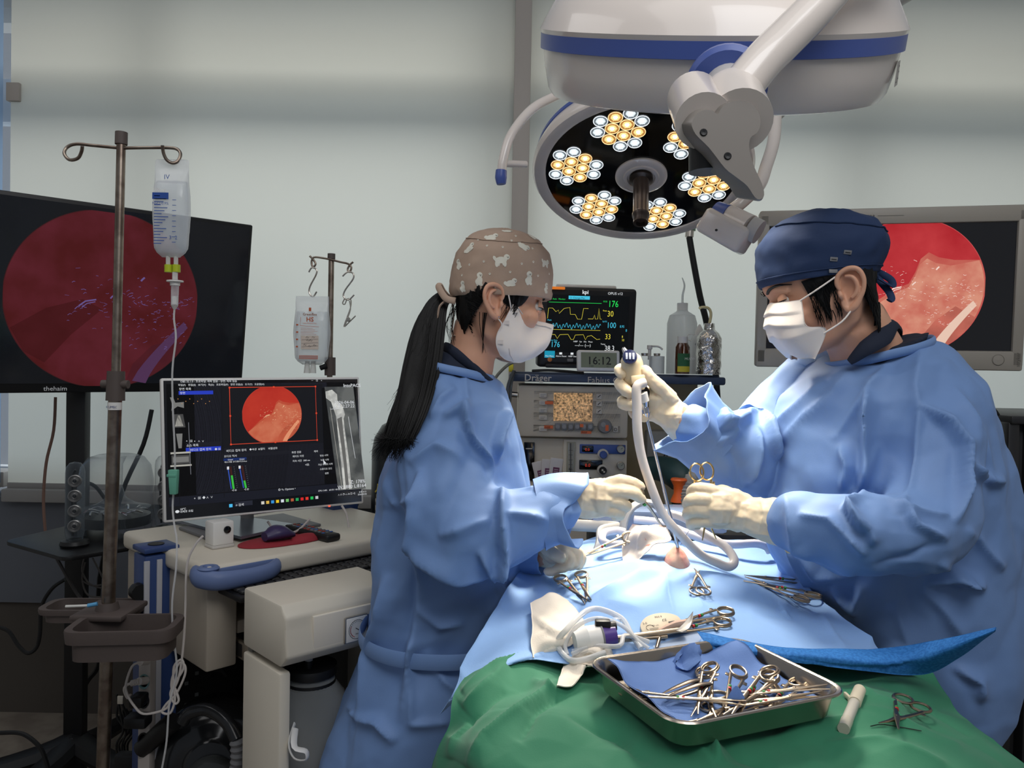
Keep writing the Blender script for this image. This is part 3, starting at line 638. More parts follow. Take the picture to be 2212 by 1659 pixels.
# the picture: corners measured in the photograph converted to the panel's own plane
def panel_xy(M, px, py):
    d = ray(px, py); n = V(M.col[2][:3]); c = V(M.translation); t = (c - O3).dot(n) / d.dot(n); q = O3 + d * t - c
    return q.dot(V(M.col[0][:3])), q.dot(V(M.col[1][:3]))
b = MB(Mm); e1 = .9; z0 = .0008
bgd = G('editor', (36, 37, 46), e1); bk = G('bezel', (12, 12, 14), .8); pn = G('panel', (28, 29, 36), e1); blu = G('select', (40, 62, 190), e1); wt = m_txtw; dim = G('dim_text', (120, 122, 130), e1); red = G('red_frame', (226, 74, 48), e1)
b.rect(-pw / 2 + .006, -ph / 2 + .006, pw - .012, ph - .012, mat('pc_glass', (10, 10, 12), .15, emit=(16, 16, 19), es=.8), z0)
x0, x1, y0, y1 = -pw / 2 + .012, pw / 2 - .012, -ph / 2 + .036, ph / 2 - .014; sw_, sh_ = x1 - x0, y1 - y0
def U(u, v): return x0 + u * sw_, y1 - v * sh_
def rc(u, v, uw, vh, m, z=z0 * 2): b.rect(x0 + u * sw_, y1 - (v + vh) * sh_, uw * sw_, vh * sh_, m, z)
def tx(t, u, v, s, m=wt, z=z0 * 4, al='LEFT'): b.text(t, *U(u, v), s, m, z, align=al)
rc(0, 0, 1, 1, bk); rc(.13, .0, .70, .92, bgd); rc(0, 0, .13, .92, G('film_black', (17, 18, 20), e1)); rc(.0, .925, 1, .075, G('taskbar', (26, 28, 38), e1), z0 * 2.4)
def q2(px, py): return panel_xy(Mm, px, py)
def tq(t, px, py, s, m=wt, al='LEFT'): x, y = q2(px, py); b.text(t, x, y, s, m, z0 * 5, align=al)
def rq(x0_, y0_, x1_, y1_, m, zz=z0 * 3):
    c = [q2(x0_, y0_), q2(x1_, y0_), q2(x1_, y1_), q2(x0_, y1_)]; xa_, xb_ = min(c[0][0], c[3][0]), max(c[1][0], c[2][0]); b.add([(c[0][0], c[0][1], zz), (c[0][0], c[3][1], zz), (c[1][0], c[3][1], zz), (c[1][0], c[0][1], zz)], [(0, 1, 2, 3)], m, False)
tq('OBS 32.1.0 - 프로파일: 제목 없음 - 장면: 제목 없음', 389, 826.5, .0062); tq('파일(F)   편집(E)   보기(V)   독(D)   프로파일(P)   장면 모음(S)   도구(T)   도움말(H)', 384, 834, .0058)
for k, s_ in enumerate('－□×'): tq(s_, 671 + k * 10.5, 824, .006)
# left X-ray thumbnails
gy = G('xray_grey', (120, 120, 118), e1); gy2 = G('xray_light', (176, 174, 166), e1); gy3 = G('xray_mid', (70, 70, 70), e1)
def P2(l, m, z=z0 * 4): b.add([(*U(u, v), z) for u, v in l], [tuple(range(len(l)))], m, False)
P2([(.015, .11), (.03, .11), (.04, .155), (.08, .15), (.08, .2), (.05, .185), (.02, .22), (.025, .17)], gy); P2([(.03, .25), (.075, .25), (.085, .36), (.03, .36)], gy3); P2([(.05, .26), (.06, .26), (.075, .35), (.035, .35)], gy2)
P2([(.04, .41), (.07, .41), (.065, .53), (.05, .53)], gy); rc(.012, .56, .095, .015, gy2, z0 * 4); rc(.016, .585, .09, .075, gy3, z0 * 4); rc(.022, .6, .075, .045, gy, z0 * 5); rc(.01, .665, .1, .014, gy2, z0 * 4)
b.line([U(.1, .32), U(.105, .75)], .0012, dim, z0 * 4)
tq('장면 목록', 386, 843, .0068); rq(385.5, 845, 460, 853, blu); tq('장면', 388, 851.5, .0065)
for k in range(5): tq('+▣▪∧∨'[k], 401 + k * 8.6, 955, .0068)
rq(401, 957, 476, 966, pn); tq('소스 목록', 402, 965, .0068); rq(401, 967.5, 477, 976.5, blu); tq('비디오 캡쳐 장치', 410, 974.5, .0068); tq('◉ ▣', 463, 972.5, .0068)
for k in range(5): tq('+▣◆∧∨'[k], 418 + k * 9, 1079 - k * .8, .0075)
for k in range(9): x, y = q2(384 + 8.5 * k, 862 + 5 * ((k * 5) % 3)); b.disc((x, y, z0 * 4), .0011, .0011, G('warm_dot', (210, 150, 90), .8), None, 6)
rq(382, 840, 383, 1090, G('divider', (20, 21, 26), e1)); rq(477, 838, 478.5, 1075, MATS['px_divider'])
# preview
pc1 = panel_xy(Mm, 487, 838); pc2 = panel_xy(Mm, 673, 835); pc3 = panel_xy(Mm, 690, 950); pc4 = panel_xy(Mm, 505, 960)
xa, xb, ya, yb = (pc1[0] + pc4[0]) / 2, (pc2[0] + pc3[0]) / 2, (pc1[1] + pc2[1]) / 2, (pc3[1] + pc4[1]) / 2
b.rect(xa - .02, yb - .008, xb - xa + .04, ya - yb + .014, G('preview_dark', (22, 23, 28), e1), z0 * 3)
cc = panel_xy(Mm, 588, 896); rr_ = (ya - yb) / 2
scope_view(b, cc[0], (ya + yb) / 2, rr_ * 1.06, rr_ * .985, None, warm=1, z=z0 * 4, es=e1, seed=1)
b.line([(xa, ya), (xb, ya), (xb, yb), (xa, yb), (xa, ya)], .0016, red, z0 * 8)
for (x, y) in ((xa, ya), (xb, ya), (xb, yb), (xa, yb), ((xa + xb) / 2, ya), ((xa + xb) / 2, yb), (xa, (ya + yb) / 2), (xb, (ya + yb) / 2)): b.rect(x - .002, y - .002, .004, .004, red, z0 * 9)
# mixer
tq('비디오 캡쳐 장치', 488, 976.5, .0068)
for (x, y, t_) in ((536, 973, '◆속성'), (556, 972, '◧필터'), (577, 971, '비활성화')): rq(x, y - 7, x + 17, y + 3, pn); tq(t_, x + 1.5, y, .0062)
rq(481, 981, 625, 989, pn); tq('오디오 믹서', 483, 988, .0062); rq(482, 990.5, 532, 996, G('navy_bar', (24, 44, 100), e1)); tq('Global', 491, 994.6, .0046); tq('Global', 516, 993.4, .0046); tq('데스크톱 오디오', 484, 1000, .0048); tq('마이크/Aux', 512, 998.5, .0048)
for k in (0, 1):
    xa_, ya_ = (491.5, 1009) if k == 0 else (516.5, 1007); xb_, yb_ = (499, 1056) if k == 0 else (525.5, 1054)
    b.line([q2(xa_, ya_), q2(xb_, yb_)], .0022, G('fader', (56, 90, 190), e1), z0 * 4); x, y = q2(xa_ + .3, ya_ + 2); b.rect(x - .0024, y - .0035, .0048, .007, wt, z0 * 5)
    b.line([q2(xa_ + 5.5, ya_ - 1), q2(xb_ + 5, yb_)], .0046, G('meter_dark', (64, 32, 30), e1), z0 * 4); t_ = .38 + .28 * k; b.line([q2(xa_ + 5.5 + 7.5 * t_, ya_ + 47 * t_), q2(xb_ + 5, yb_)], .0046, G('meter_green', (60, 190, 70), e1), z0 * 5)
    for j_ in range(11): x, y = q2(xa_ + 12 + .7 * j_, ya_ + 4.4 * j_); b.rect(x, y, .0026, .0006, dim, z0 * 4)
    tq('◁ ▣', xb_ + 1, yb_ + 5, .0055)
tq('◎ ✎ Options ▾', 600, 1060, .0068); tq('화면 전환', 629, 979.5, .0062); tq('페이드 아웃', 631, 988, .006); tq('지속 시간  300 ms', 631, 998, .006); tq('+▣:', 658, 1006, .0068)
rq(629, 981.5, 674, 990, pn); rq(676, 972, 718, 979, pn); tq('제어', 677, 977, .006)
for k, t_ in enumerate(('방송 시작', '녹화 시작', '가상 카메라 시작', '스튜디오 모드', '설정')): rq(679 + k * 1.2, 979.5 + k * 9.6, 720 + k * 1.2, 987.5 + k * 9.4, pn); tq(t_, 699 + k * 1.4, 985.5 + k * 9.6, .0056, wt, 'CENTER')
c_ = [q2(696, 993), q2(697.5, 1004), q2(700, 1001), q2(703.5, 1001)]; b.add([(x, y, z0 * 9) for x, y in c_], [(0, 1, 2, 3)], wt, False)
tq('CPU: 3.8%   60.00 / 60.00 FPS', 686, 1062, .0056)
# X-ray column at the right
rc(.80, .05, .2, .87, bk, z0 * 3)
b.text('IntoPACS', *U(.925, .045), .012, wt, z0 * 5, align='LEFT', bold=.01)
q = [panel_xy(Mm, *c) for c in ((700, 836), (762, 835), (789, 1055), (730, 1060))]
b.add([(x, y, z0 * 4) for x, y in q], [(0, 3, 2, 1)], mat('xray_back', (60, 62, 62), .6, emit=(60, 62, 62), es=e1, var=(20, (88, 90, 88)), spec=.1), False)
MATS['xray_back'].node_tree.nodes['Principled BSDF'].inputs['Base Color'].default_value = (0, 0, 0, 1)
def PX(l, m, z): b.add([(*panel_xy(Mm, *c), z) for c in l], [tuple(range(len(l)))[::-1]], m, False)
bone = mat('xray_bone', (150, 150, 146), .6, emit=(150, 150, 146), es=e1, var=(50, (184, 184, 178)), spec=.1)
PX([(702, 846), (716, 842), (727, 852), (728, 866), (738, 875), (744, 895), (741, 905), (744, 930), (752, 990), (759, 1056), (741, 1057), (736, 1000), (730, 950), (725, 900), (714, 868), (703, 860)], bone, z0 * 5)
PX([(727, 905), (737, 900), (740, 930), (746, 985), (753, 1056), (746, 1057), (741, 1000), (734, 950)], G('marrow', (104, 104, 102), e1), z0 * 6)
b.line([panel_xy(Mm, 751, 900), panel_xy(Mm, 766, 990)], .0009, wt, z0 * 6); b.line([panel_xy(Mm, 712, 884), panel_xy(Mm, 736, 882)], .0008, wt, z0 * 7)
b.line([panel_xy(Mm, 712, 880), panel_xy(Mm, 738, 1058)], .001, gy2, z0 * 6)
def tpx(t, px, py, s, m=wt, al='RIGHT'): x, y = panel_xy(Mm, px, py); b.text(t, x, y, s, m, z0 * 8, align=al)
tpx('2026-04-06', 763, 872, .0115); tpx('오후 2:27:22', 764, 880, .0115); tpx('Z: 178%', 787, 1042, .0125); tpx('W:1880 L:8164', 789, 1051, .0125)
# taskbar
tk = [(214, 210, 200), (220, 180, 80), (60, 150, 220), (240, 200, 40), (220, 226, 236), (120, 190, 110), (180, 90, 60), (40, 160, 90), (214, 40, 40), (226, 60, 50), (40, 190, 90), (200, 200, 205)]
x, y = q2(494.5, 1096); b.rect(x, y, .0078, .0078, G('start', (80, 190, 240), e1), z0 * 4); rq(506, 1084, 545, 1094, G('search', (38, 40, 52), e1), z0 * 3.2); tq('⌕ 검색', 508, 1093.5, .0072)
for k, c_ in enumerate(tk): x, y = q2(567 + k * 10.6, 1086 - k * 1.05); b.box((x, y, z0 * 4), (.0072, .0072, .0004), G('icon%d' % k, c_, e1), .0001 if k % 3 else 0)
tq('18℃', 388, 1102, .0062); tq('대체로 흐림', 388, 1107.5, .006); x, y = q2(382.5, 1105); b.disc((x, y, z0 * 4), .0045, .0035, wt, None, 10)
tq('∧ ◰ ◔ ▭ A □ ◁', 729, 1070.5, .0062); tq('오후 4:12', 790, 1063, .0054, wt, 'RIGHT'); tq('2026-04-06', 791, 1068, .0054, wt, 'RIGHT')
b.rect(pw / 2 - .1, -ph / 2 + .0005, .006, .004, G('power_led', (240, 90, 60), 1.5), .011)
b.build('screen', pc)
fo = CT(.24, .27, Zc); back = MMc - V(Mm.col[2][:3]) * .045
b = MB(); b.box((.25, .30, Zc + .004), (.3, .2, .008), m_greypl, .003, MC); b.build('stand_foot', pc)
b = MB(); b.tube([CT(.27, .36, Zc + .005), CT(.27, .36, Zc + .1), back - V((0, 0, .03))], .018, m_greypl, 10, 3, flat=(1, .6)); b.build('stand_neck', pc)
b = MB(); qq = [PZ(372, 1128, Zc + .006), PZ(520, 1168, Zc + .006), PZ(640, 1140, Zc + .006), PZ(455, 1112, Zc + .006)]
tp_ = thing('tablet', 'flat silver-grey tablet lying on the cart under the monitor', 'tablet', (qq[0] + qq[2]) / 2)
b.loft([[V((q.x, q.y, Zc + .009)) for q in qq], [V((q.x, q.y, Zc + .016)) for q in qq]], mat('tablet_grey', (130, 138, 150), .2, metal=.6)); b.build('slate', tp_, 10)
# web camera block
wcp = PZ(482, 1183, Zc + .001); wd = 1661 * 0 + 55 / F * wcp.y
wc = thing('desk_camera', 'small white cube camera with a round black lens on the cart edge', 'camera', wcp); T = frame(wcp, (0, 0, 1), ex)
b = MB(T); b.box((0, .02, .034), (.052, .045, .056), m_whitepl, .005); b.box((0, .02, .003), (.054, .047, .008), mat('white_seam', (200, 196, 190), .5), .003); b.build('body', wc)
b = MB(T @ Matrix.Translation((.008, -.0035, .042)) @ Matrix.Rotation(pi / 2, 4, 'X')); b.lathe([(0, .0035), (.006, .003), (.0085, .002), (.0085, -.002)], m_blackgl, None, 24); b.build('lens', wc)
# mouse pad, mouse, remote
mp = PZ(604, 1170, Zc); T = frame(mp, (0, 0, 1), ex); b = MB(T); out = []
for k in range(48):
    a = 2 * pi * k / 48; r = 1 + .0 * cos(a); x = .105 * cos(a); y = .055 * sin(a)
    if sin(a) < 0: y *= 1 + .35 * cos(a) * (cos(a) > 0)
    out.append((x, y))
b.prism(out, .004, mat('pad_red', (150, 42, 52), .8, bump=(400, .2), bdist=.0005), Matrix.Translation((0, .0, .0005)), .0015)
b.lathe([(0, .016), (.02, .014), (.036, .008), (.042, .0)], MATS['pad_red'], Matrix.Translation((.055, -.03, .002)), 24, sx=1, sy=.6); tag(b.build('mouse_pad'), 'dark red mouse pad with a wrist bump on the cart', 'mouse pad')
b = MB(frame(PZ(602, 1166, Zc + .005), (0, 0, 1), ex)); rings = []
for i in range(9):
    t_ = i / 8; r_ = sin(max(.08, min(.94, t_)) * pi) ** .45; rings.append([V((-.038 + .076 * t_, .03 * r_ * cos(a), .002 + max(0, .04 * (r_ * (1 - .25 * t_)) * (sin(a) * .5 + .5)))) for a in [2 * pi * k / 20 for k in range(20)]])
b.loft(rings, mat('mouse_purple', (58, 48, 88), .4)); tag(b.build('computer_mouse'), 'dark purple computer mouse resting on the red pad', 'mouse')
rm0 = PZ(628, 1138, Zc + .01); rm1 = PZ(722, 1162, Zc + .01); T = frame((rm0 + rm1) / 2, (0, 0, 1), rm1 - rm0); L_ = (rm1 - rm0).length
rmt = thing('remote_control', 'long black remote control with coloured keys behind the mouse pad', 'remote', (rm0 + rm1) / 2)
b = MB(T); b.box((0, 0, 0), (L_, .042, .018), m_black, .006, seg=3); b.build('body', rmt)
b = MB(T); 
for i in range(10):
    for j in range(3): b.box((-L_ / 2 + .018 + i * L_ / 12, -.012 + j * .012, .0095), (.006, .007, .003), [m_greypl, mat('key_red', (170, 60, 50), .5), mat('key_blue', (70, 100, 160), .5), m_greypl][(i * 3 + j * 5) % 7 % 4], .001)
b.build('keys', rmt)
# small black tray behind the monitor, right
tk0 = P(700, 1088, 2.47)
bt = thing('black_tray_table', 'black tray on a thin post behind the right corner of the computer monitor', 'tray', (tk0.x, tk0.y, 0))
b = MB(); b.box(tk0 + V((0, 0, 0)), (.2, .16, .04), m_black, .01); b.build('tray', bt); b = MB(); b.cyl((tk0.x + .01, tk0.y, .03), (tk0.x + .01, tk0.y, tk0.z - .02), .01, m_dsteel, 14); b.build('post', bt)
b = MB(); b.box((tk0.x, tk0.y, .02), (.3, .3, .03), m_black, .006); b.build('base', bt)

# ---------- suction unit ----------
Zs2 = .93; A0 = PZ(617, 1314, Zs2); B0 = PZ(541, 1276, Zs2); sx_ = (B0 - A0).cross(V((0, 0, 1))).normalized()
su_w = .27; MS = frame(A0 - V((0, 0, Zs2)), (0, 0, 1), sx_)
su = thing('suction_unit', 'cream suction machine with round pressure gauge and glass jar, beside the blue-gowned woman', 'suction machine', MS @ V((.17, .12, 0)))
sdep = .18
prof = [(0, .10), (.0, .10)]
b = MB(MS)   # side profile (v, z) extruded along u : hood with slanted front
pr = [(.0, .64), (.055, .60), (.055, .03), (sdep, .03), (sdep, Zs2 + .0), (.03, Zs2), (.008, Zs2 - .012), (.0, Zs2 - .03)]
T = Matrix(((0, 0, 1, 0), (1, 0, 0, 0), (0, 1, 0, 0), (0, 0, 0, 1)))
pr_h = [(-.008, .836), (.02, .812), (sdep, .812), (sdep, Zs2), (.02, Zs2), (.0, Zs2 - .02), (-.0, Zs2 - .04)]
b.prism(pr_h, su_w, m_cream, T, .006)
b.box((su_w / 2 + .02, -.002, .872), (su_w - .07, .010, .064), mat('cream_panel', (222, 214, 200), .4), .002); b.build('hood', su)
b = MB(MS); b.box((.012, sdep / 2 + .01, .40), (.024, sdep - .02, .80), m_cream, .006); b.box((su_w - .018, sdep / 2 + .01, .40), (.036, sdep - .02, .80), m_cream, .006); b.box((su_w / 2, sdep - .01, .44), (su_w - .02, .02, .76), mat('recess_grey', (120, 116, 108), .5), .003); b.box((su_w / 2, sdep / 2, .05), (su_w, sdep, .06), m_cream, .006)
b.box((su_w / 2, sdep / 2, .36), (su_w - .03, sdep - .02, .02), m_cream, .004); b.build('cabinet', su)
GQ = MS.inverted() @ P(757, 1352, 1.53)
b = MB(MS @ Matrix.Translation((GQ.x, -.008, GQ.z)) @ Matrix.Rotation(pi / 2, 4, 'X') @ Matrix.Scale(.62, 4))
b.box((0, 0, .003), (.085, .085, .012), m_steel, .006); b.box((0, 0, .0085), (.076, .076, .004), m_whitepl, .002)
b.disc((0, 0, .0112), .031, .031, m_blackgl); b.disc((0, 0, .0114), .0295, .0295, mat('gauge_face', (214, 214, 212), .4), None, 30)
gred = mat('gauge_red', (180, 40, 36), .5)
for k in range(22): a = R(225 - k * 12.8); b.line([(cos(a) * .023, sin(a) * .023), (cos(a) * .028, sin(a) * .028)], .0011, m_black if k < 15 else gred, .0118)
b.line([(cos(R(a)) * .0245, sin(R(a)) * .0245) for a in range(150, 260, 10)], .0018, gred, .0117)
b.line([(-.006, .005), (.02, -.013)], .0022, m_black, .012); b.text('MPa', -.006, -.017, .007, m_black, .0118); b.build('gauge', su)
Jq = MS.inverted() @ P(712, 1505, 1.50); J = MS @ V((Jq.x, .085, .26))
b = MB(Matrix.Translation(J)); mj = clear('jar_glass', (214, 218, 218), .2, .04); b.lathe([(.0, .15), (.062, .15), (.070, .17), (.072, .42), (.068, .455), (.050, .48), (.047, .495)], mj, None, 40); b.build('jar', su)
b = MB(Matrix.Translation(J)); b.lathe([(0, .515), (.052, .515), (.054, .508), (.052, .498), (.046, .494), (.0, .494)], m_black, None, 36); b.lathe([(.043, .488), (.05, .486), (.05, .476), (.042, .474)], m_black, None, 36); b.lathe([(.008, .515), (.008, .53)], m_black, Matrix.Translation((-.025, 0, 0)), 12); b.lathe([(.009, .515), (.009, .53)], m_black, Matrix.Translation((.0, -.018, 0)), 12); b.build('jar_lid', su)
b = MB(); b.tube([J + V((-.025, 0, .53)), J + V((-.025, 0.01, .55)), J + V((-.018, .03, .575))], .0075, m_tubing, 10, 5); b.build('hose', su)
b = MB(); b.tube([J + V((0, -.018, .525)), J + V((.002, -.02, .55)), J + V((.02, -.03, .585)), J + V((.05, -.04, .60)), J + V((.09, -.03, .605))], .008, m_tubing, 10, 5); b.build('hose', su)
hq = P(640, 1618, 1.45)
b = MB(); b.tube([hq + V((-.012, .03, .035)), hq + V((-.014, 0, .01)), hq + V((.0, -.012, -.012)), hq + V((.022, -.012, -.014)), hq + V((.022, -.012, .002)), hq + V((0, -.012, .01)), hq + V((-.008, .02, .03))], .004, m_whitepl, 8, 4, flat=(1.6, .5)); b.build('strap_hook', su)
for (u, v) in ((.05, .05), (.31, .05), (.05, .2), (.31, .2)):
    b = MB(MS); b.lathe([(.005, -.012), (.024, -.012), (.024, .012), (.005, .012)], m_black, Matrix.Translation((u, v, .0245)) @ Matrix.Rotation(pi / 2, 4, 'X'), 14); b.build('caster', su)

# ---------- power strip and cables ----------
ps = thing('power_strip', 'upright pale power strip with round sockets strapped to the blue cart column', 'power strip', CT(-.08, .27, .3))
c0 = CT(-.075, .30, .55); 
def psP(px, py, d=0): 
    return P(px, py, 1.73 + d)
zt = psP(312, 1420).z; zb = .08; xx = psP(312, 1420).x; 
b = MB(); b.box((xx, 1.745, (zt + zb) / 2), (.028, .03, zt - zb), mat('strip_white', (180, 172, 166), .5), .004); b.build('body', ps)
for k, c_ in ((0, 0), (1, 1), (2, 2), (3, 3)):
    zz = psP(312, 1472 + k * 42).z; T = Matrix.Translation((xx, 1.728, zz)) @ Matrix.Rotation(pi / 2, 4, 'X')
    b = MB(T); b.lathe([(0, -.004), (.009, -.004), (.010, .0), (.0125, .001), (.0125, -.002)], [mat('socket_teal', (120, 160, 160), .5), m_black][k in (1, 3)], None, 24, sy=1.35); b.build('socket', ps)
def cable(pl, D, r, m, lab, name='cable', dl=None):
    t = [P(x, y, D + (dl[i] if dl else 0)) for i, (x, y) in enumerate(pl)]
    bb = MB(); bb.tube(t, r, m, 7, 5); return tag(bb.build(name), lab, 'cable')
Dc = 1.66
cable([(438, 1158), (420, 1180), (404, 1220), (401, 1300), (398, 1370), (392, 1430), (384, 1470), (372, 1490), (372, 1465), (388, 1432), (400, 1440), (398, 1462), (380, 1500), (360, 1520), (350, 1538), (368, 1540), (378, 1510), (374, 1480), (386, 1510), (378, 1520), (368, 1500), (376, 1478), (396, 1445), (392, 1425), (376, 1440), (374, 1480), (366, 1520), (350, 1535), (310, 1542), (290, 1525), (275, 1500), (272, 1478), (285, 1440), (304, 1430), (316, 1428)], Dc, .0026, m_cablew, 'white bundled cable looping from the cube camera to the power strip', dl=[.0, .0, 0] + [0] * 26 + [.0, .01, .02, .03, .04, .05])
b = MB(); b.cyl(P(303, 1430, 1.70), P(318, 1429, 1.722), .008, m_cablew, 12); tag(b.build('charger_plug'), 'small white plug in the top of the power strip', 'plug')
pl = thing('power_plug', 'white two-pin plug with ribbed neck in the teal socket', 'plug', P(300, 1472, 1.7)); b = MB(); b.cyl(P(300, 1472, 1.7), P(316, 1470, 1.722), .0085, m_cablew, 14); b.build('body', pl)
b = MB(); 
for k in range(6): b.cyl(P(284 + k * 3, 1476 - k * .7, 1.7), P(286 + k * 3, 1475.6 - k * .7, 1.7), .007, m_cablew, 10)
b.tube([P(284, 1476, 1.7), P(274, 1480, 1.7), P(268, 1490, 1.7), P(276, 1508, 1.7), P(282, 1500, 1.7)], .003, m_cablew, 7, 4); b.build('cord', pl)
cable([(0, 1355), (20, 1365), (40, 1395), (60, 1411), (78, 1400), (86, 1370), (90, 1310), (112, 1272), (140, 1252)], 2.3, .0055, m_cableb, 'thick black cable looping from the left edge up behind the stand')
cable([(0, 1583), (40, 1583), (66, 1595), (90, 1620), (104, 1659)], 2.0, .0055, m_cableb, 'black cable lying near the stand feet at bottom left')
cable([(120, 858), (116, 930), (100, 1000), (94, 1080), (98, 1150)], 2.62, .005, m_cablebr, 'brownish cable hanging against the blind left of the stand pole')
cable([(328, 885), (310, 960), (262, 1070), (215, 1250), (216, 1420), (190, 1470), (165, 1510)], 2.6, .0075, m_cableb, 'long black cable slanting down behind the clear dome speaker')
cable([(180, 1040), (205, 1050), (225, 1075), (240, 1100)], 2.55, .006, m_cableb, 'short black cable curving behind the clear dome')
cable([(122, 1205), (165, 1280), (182, 1300)], 2.38, .005, mat('brace_grey', (80, 76, 76), .5), 'grey brace cable under the speaker shelf')
for k, pl in enumerate(([(182, 1205), (178, 1235), (195, 1262), (228, 1272)], [(200, 1205), (218, 1240), (226, 1262), (218, 1290)], [(178, 1255), (200, 1265), (225, 1262)], [(184, 1215), (178, 1250), (190, 1285), (228, 1290)])):
    cable(pl, 2.45, .0028, mat('cable_dim', (96, 92, 90), .5), ['thin grey wire hanging furthest left under the black speaker shelf', 'thin grey wire drooping from the middle of the black speaker shelf', 'thin grey wire running nearly level to the drip pole under the speaker shelf', 'lowest thin grey wire sagging under the black speaker shelf'][k])['group'] = 'speaker wires under the shelf'
cable([(420, 1355), (402, 1390), (408, 1420), (440, 1440), (480, 1448)], 2.02, .006, m_cableb, 'black cable looping in front of the perforated panel')
cable([(486, 1355), (466, 1400), (470, 1430), (490, 1460)], 2.02, .0055, m_cableb, 'black cable hanging below the keyboard drawer rail')
cable([(578, 1126), (600, 1150), (640, 1148), (670, 1120)], 1.95, .003, m_cablew, 'white cable sagging below the monitor frame')
cable([(738, 1092), (748, 1110), (754, 1140)], 1.97, .003, m_cablew, 'thin white cable under the right corner of the computer monitor')
for k in range(7):
    rnd = random.Random(k); x = 252 + k * 6
    cable([(x, 1500 + 10 * k), (x + rnd.uniform(-8, 12), 1540 + rnd.uniform(-10, 10)), (x + 14, 1580), (x + rnd.uniform(-8, 10), 1610), (x + 6, 1659)], 1.98 + .01 * k, .003, m_cableb, 'thin black cables tangled beside the power strip foot')['group'] = 'tangled thin cables'
for pp in ((300, 1512), (298, 1556)):
    b = MB(); b.box(P(pp[0], pp[1], 1.70), (.03 if pp[1] < 1540 else .05, .04, .026), m_black, .006); tag(b.build('black_adapter'), ['black plug in the third socket of the power strip', 'bulky black adapter low on the power strip'][pp[1] > 1540], 'adapter')
b = MB(); b.box(P(274, 1648, 1.85), (.05, .03, .05), m_black, .006); tag(b.build('power_brick'), 'black power brick at the bottom edge between drip pole and power strip', 'adapter')
b = MB(); b.box(P(260, 1512, 1.9), (.014, .004, .02), m_cream, .001, None); tag(b.build('cable_tag'), 'small cream paper tag among the black cables', 'tag')

# ---------- vacuum cleaner ----------
vz = P(440, 1650, 1.72); vc = thing('vacuum_cleaner', 'black canister vacuum cleaner with hose, under the cart', 'vacuum cleaner', (vz.x, 1.83, .31))
m_vac = mat('vacuum_black', (34, 35, 37), .15)
b = MB(Matrix.Translation((vz.x - .02, 1.83, .45)) @ Matrix.Rotation(R(80), 4, 'X') @ Matrix.Rotation(R(15), 4, 'Y')); b.lathe([(0, .10), (.05, .1), (.06, .09), (.085, .085), (.11, .07), (.13, .03), (.135, 0), (.12, -.08), (.0, -.1)], m_vac, None, 40); b.build('canister', vc)
b = MB(Matrix.Translation((vz.x + .01, 1.735, .43)) @ Matrix.Rotation(R(80), 4, 'X') @ Matrix.Rotation(R(15), 4, 'Y')); b.lathe([(0, .03), (.05, .03), (.058, .02), (.06, 0), (.075, -.005), (.075, -.02)], mat('vacuum_grey', (60, 62, 62), .25), None, 36); b.build('motor_cover', vc)
b = MB(); b.tube([(vz.x - .15, 1.74, .50), (vz.x - .07, 1.72, .575)], [.02, .022], m_black, 14, 1); b.build('grip', vc)
b = MB(); b.tube([P(395, 1560, 1.68), P(410, 1540, 1.68), P(450, 1533, 1.68), P(490, 1560, 1.66), P(512, 1600, 1.64)], .014, m_vac, 14, 5); b.build('curved_pipe', vc)
b = MB(); pth = [P(512 + 3 * sin(k / 3), 1596 + k * 7, 1.64) for k in range(14)]; b.tube(pth, [.014 + (.003 if k % 2 else 0) for k in range(14)], m_greypl, 14, 1); b.build('hose', vc)

# ---------- oxygen cylinder ----------
gc_ = P(880, 1000, 2.35); gx = P(905, 900, 2.42); m_cyl = mat('cylinder_black', (30, 32, 34), .3, bump=(20, .1))
T = Matrix.Translation((gx.x - .03, 2.42, 0)); oc = thing('oxygen_cylinder', 'black gas cylinder with yellow lettering standing behind the woman', 'gas cylinder', (gx.x - .03, 2.42, 0))
zt = P(870, 905, 2.42).z
b = MB(T); b.lathe([(0, .0), (.11, .0), (.115, .02), (.115, zt - .1), (.108, zt - .06), (.085, zt - .02), (.05, zt), (.03, zt + .01), (.028, zt + .04)], m_cyl, None, 48); b.build('body', oc)
b = MB(T); b.lathe([(.03, zt + .04), (.035, zt + .045), (.035, zt + .09), (.02, zt + .1), (.0, zt + .1)], m_brownpl, None, 16); b.build('valve', oc)
b = MB(T); yl = mat('letter_yellow', (196, 176, 60), .6)
def curved(t_, z, size, a0, m):
    vs, fs = None, None; bb = MB(); bb.text(t_, 0, 0, size, m)
    out = []
    for v in bb.v: a = a0 + v.x / .1155; out.append((.1162 * sin(a), -.1162 * cos(a), z + v.y))
    b.add(out, bb.f, m, False)
curved('산소', zt - .24, .06, -.95, yl); curved('의료용', zt - .45, .05, -.8, yl)
b.build('lettering', oc); b = MB(T)
lb = []
for k in range(10):
    a = -.9 + k * .12; lb += [(.1158 * sin(a), -.1158 * cos(a), zt - .32), (.1158 * sin(a), -.1158 * cos(a), zt - .24)]
b.add(lb, [(2 * k, 2 * k + 2, 2 * k + 3, 2 * k + 1) for k in range(9)], mat('paper_label', (196, 194, 186), .8, var=(60, (120, 118, 112), .55, .6)), False); b.build('paper_label', oc)
